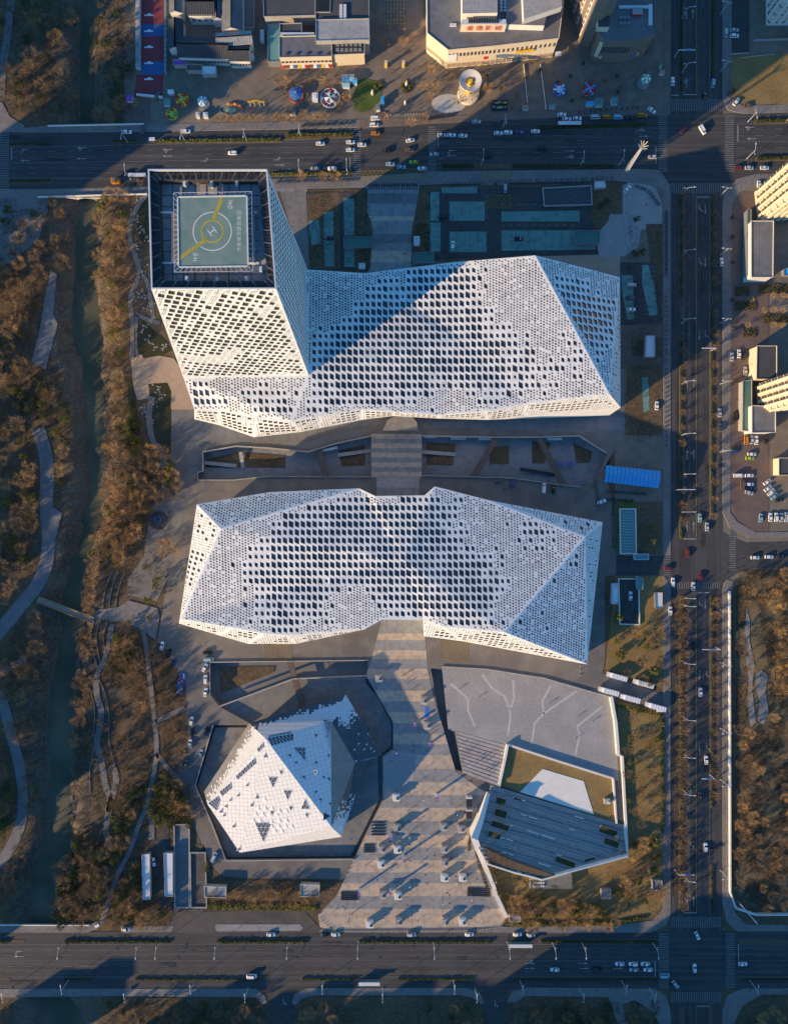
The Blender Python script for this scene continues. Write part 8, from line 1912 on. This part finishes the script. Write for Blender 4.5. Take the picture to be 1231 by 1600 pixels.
for x_, l, z in ((0, 3.4, 5.4), (-2.9, 2.6, 4.3), (2.9, 2.6, 4.3)):
    b = MB(); b.box((x_, 0, z), (l, .5, .7), M['sign_yellow']); b.face([(x_-l/2-.3, -.9, z+.6), (x_+l/2+.3, -.9, z+.6), (x_+l/2, 0, z+1.2), (x_-l/2, 0, z+1.2)], M['marking_yellow']); b.face([(x_+l/2+.3, .9, z+.6), (x_-l/2-.3, .9, z+.6), (x_-l/2, 0, z+1.2), (x_+l/2, 0, z+1.2)], M['marking_yellow']); b.build('roof', r_)
for i, (x, y, sx, sy, c) in enumerate(((540, 126, 4.2, 4, 'blue_roof'), (549, 126, 3.2, 4, 'cyan'), (541, 135, 4.0, 3.4, 'cyan'), (555, 130, 2.4, 3, 'blue_roof'))):
    r_ = thing('market_stall', W(x, y), ('upper left', 'upper right', 'lower left', 'small right')[i]+' stall with a light blue roof above the green bed', 'stall'); m = 'paint_cyan' if c == 'cyan' else c; b = MB(); b.box((0, 0, 0), (sx-.4, sy-.4, 2.4), M['metal_white']); b.build('counter', r_); b = MB(); b.face([(-sx/2, -sy/2, 2.4), (sx/2, -sy/2, 2.4), (sx/2, 0, 3), (-sx/2, 0, 3)], M[m]); b.face([(-sx/2, 0, 3), (sx/2, 0, 3), (sx/2, sy/2, 2.4), (-sx/2, sy/2, 2.4)], M['paint_cyan']); b.build('roof', r_)
for x, y, sx, sy, c1, lab in ((493, 155, 3, 4, 'banner_white', 'white ticket booth left of the ringed ride'), (458, 177, 3, 3, 'concrete_dark', 'grey square booth below the blue topped ride'), (591, 171, 2.2, 3, 'metal_grey', 'grey booth at the right foot of the green bed'), (598, 160, 1.8, 4, 'blue_roof', 'bright blue slide tower right of the green bed'), (958, 161, 3.4, 3.4, 'teal_glass', 'small square teal booth on the shaded right square'), (920, 165, 4, 2, 'blue_roof', 'bluish booth in front of the seat ride'), (934, 163, 4, 4, 'teal_paving', 'teal and orange booth beside the bluish one'), (1032, 116, 2.4, 2, 'pink_stone', 'pinkish kiosk near the top corner'), (1030, 106, 1.4, 1.6, 'sign_green', 'tiny green booth near the top corner'), (862, 169, 3, 2, 'teal_glass', 'dark teal booth beside the paved lane'), (820, 171, 3, 2.2, 'pink_stone', 'low brown booth at the kerb left of the paved lane'), (205, 157, 3, 3, 'sign_purple', 'purple blue booth at the edge of the dark red paving'), (269, 147, 3, 2, 'banner_white', 'pinkish white stall left of the spider ride'), (311, 183, 2, 2.4, 'metal_white', 'white booth below the umbrella carousel, left'), (323, 183, 2.6, 2.4, 'metal_white', 'white booth below the umbrella carousel, right'), (263, 163, 3, 3.4, 'teal_glass', 'grey blue booth left of the spider ride'), (395, 92, 2.2, 3, 'metal_white', 'white box at the right of the courtyard houses'), (411, 60, 2, 6, 'metal_white', 'white van like box row beside the passage')):
    r_ = thing('booth', W(x, y), lab, 'booth'); b = MB(); b.box((0, 0, 0), (sx-.3, sy-.3, 2.3), M['metal_white']); b.build('wall', r_); b = MB(); b.box((0, 0, 2.3), (sx, sy, .25), M[c1]); b.box((0, 0, 2.55), (sx*.5, sy*.5, .2), M[c1]); b.build('roof', r_)
bed = tag(MB().prism(P2('768,158 792,157 793,173 767,174'), .05, .35, M['metal_dark']).build('bumper_car_floor'), 'rectangular bumper car floor with coloured cars at the lower edge of the square', 'bumper cars')
for k in range(14): b = MB(); box_px(771+(k % 7)*3.1, 161+(k//7)*7+rnd.uniform(-1, 1), .35, 1.1, .8, .6, ('sign_red', 'sign_green', 'sign_yellow', 'blue_roof')[k % 4], b=b); single('bumper_car', b, 'tiny coloured bumper car on the rectangular floor', 'bumper car', 'bumper cars')
tag(MB().prism([(W(701, 162).x+9*math.cos(t), W(701, 162).y+5*math.sin(t)) for t in [i*.35 for i in range(18)]], None, .1, M['cobble_line']).build('pale_patch'), kind='structure')
for x, y, lab in ((582, 147, 'white animal statue on the green bed'), (635, 133, 'golden long statue in the round flower bed'), (633, 163, 'small pale statue below the round flower bed')):
    r_ = thing('statue', W(x, y, .1), lab, 'statue'); b = MB(); b.lathe((0, 0, 0), [(.9, 0), (.9, .8), (.7, .9)], M['concrete'], 10); b.build('plinth', r_); b = MB(); b.lathe((0, 0, .9), [(.5, 0), (.75, .8), (.55, 1.6), (.35, 2.0), (.45, 2.4), (.2, 2.9)], M['wall_cream'], 10, 1, 1.4); b.build('figure', r_)
for x, lab in ((603, 'left golden pylon at the mouth of the alley'), (630, 'right golden pylon at the mouth of the alley')):
    r_ = thing('pylon', W(x, 104), lab, 'pylon'); b = MB(); b.box((0, 0, 0), (1.7, 1.7, .8), M['concrete']); b.build('plinth', r_); b = MB(); b.box((0, 0, .8), (1.2, 1.2, 3.2), M['sign_yellow']); b.box((0, 0, 4.0), (1.5, 1.5, .3), M['wall_cream']); b.build('shaft', r_)
# rows of lights and planters up the alley
for j in range(7):
    for i in range(6): b = MB(); box_px(606+i*5, 2+j*6, 0, .5, .5, .6, 'sign_yellow' if (i+j) % 2 else 'concrete', b=b); single('light_box', b, 'small light box in the grid on the alley running up from the square', 'light', 'light boxes on the alley')
# planted tubs on the square
for x, y in ((890, 120), (870, 130), (893, 158), (963, 120), (965, 145), (843, 110), (760, 120), (780, 140), (1012, 70), (910, 100)):
    b = MB(); p = W(x, y); b.lathe((p.x, p.y, 0), [(.7, 0), (.8, .6), (.75, .65), (.9, 1.1), (.3, 1.6)], M['leaf_dark'], 9); single('planter', b, 'dark planted tub on the paving of the amusement square', 'planter', 'planted tubs on the square')
# golden lattice mast
r_ = thing('floodlight_mast', W(977, 268), 'tall leaning looking mast with a golden feathered crown at the corner', 'mast')
b = MB(); H_ = 27
for s_ in ((-1, -1), (1, -1), (1, 1), (-1, 1)): b.bar((s_[0]*.8, s_[1]*.8, 0), (s_[0]*.3, s_[1]*.3, H_), .18, .18, M['metal_white'])
for k in range(18):
    z = k*H_/18; q = .8-.5*z/H_; q2 = .8-.5*(z+1.5)/H_; b.bar((-q, -q, z), (q2, -q2, z+1.5), .09, .09, M['metal_white']); b.bar((q, -q, z), (q2, q2, z+1.5), .09, .09, M['metal_white']); b.bar((q, q, z), (-q2, q2, z+1.5), .09, .09, M['metal_white']); b.bar((-q, q, z), (-q2, -q2, z+1.5), .09, .09, M['metal_white'])
b.build('lattice', r_)
for k in range(9): t = k*2*math.pi/9; b = MB(); b.bar((0, 0, H_-.5), (2.5*math.cos(t), 2.5*math.sin(t), H_+1.2+.8*(k % 2)), .28, .12, M['wall_cream']); b.build('feather', r_)
# solitary lamps / white fence lines on the walls of the paved lane
rim('844,100 853,170', .25, .8, 'white_stone', 'dotted pale kerb on the left of the lane beside the cinema'); rim('818,100 824,160', .25, .8, 'white_stone', 'dotted pale kerb on the far left of the lane beside the cinema')
rim('1141,84 1170,82', .3, 1, 'concrete', 'kerb wall above the dry lawn in the top right'); rim('1156,90 1210,84', .3, .6, 'concrete', 'thin wall below the top right apartment block')
rim('1178,62 1290,58', .4, 1.2, 'concrete', 'garden wall under the top right apartment block')
b = MB(); a, c = W(1156, 1413, 5), W(1182, 1443, 5); b.bar(a, c, .5, .4, M['metal_white']); 
for k in range(10): p = a.lerp(c, k/9); b.bar(p+Vector((-.5, .5, .4)), p+Vector((.5, -.5, .4)), .12, .12, M['metal_white'])
b.tube((a.x, a.y, 0), (a.x, a.y, 5), .2, .2, M['metal_grey'], 6); single('lattice_boom', b, 'white lattice boom lying across the corner of the overgrown lot', 'boom')
for a, k in TEXTS:
    body, loc, size, rz, m, parent = a
    text(body, loc, size, rz, M[m], parent, **k)
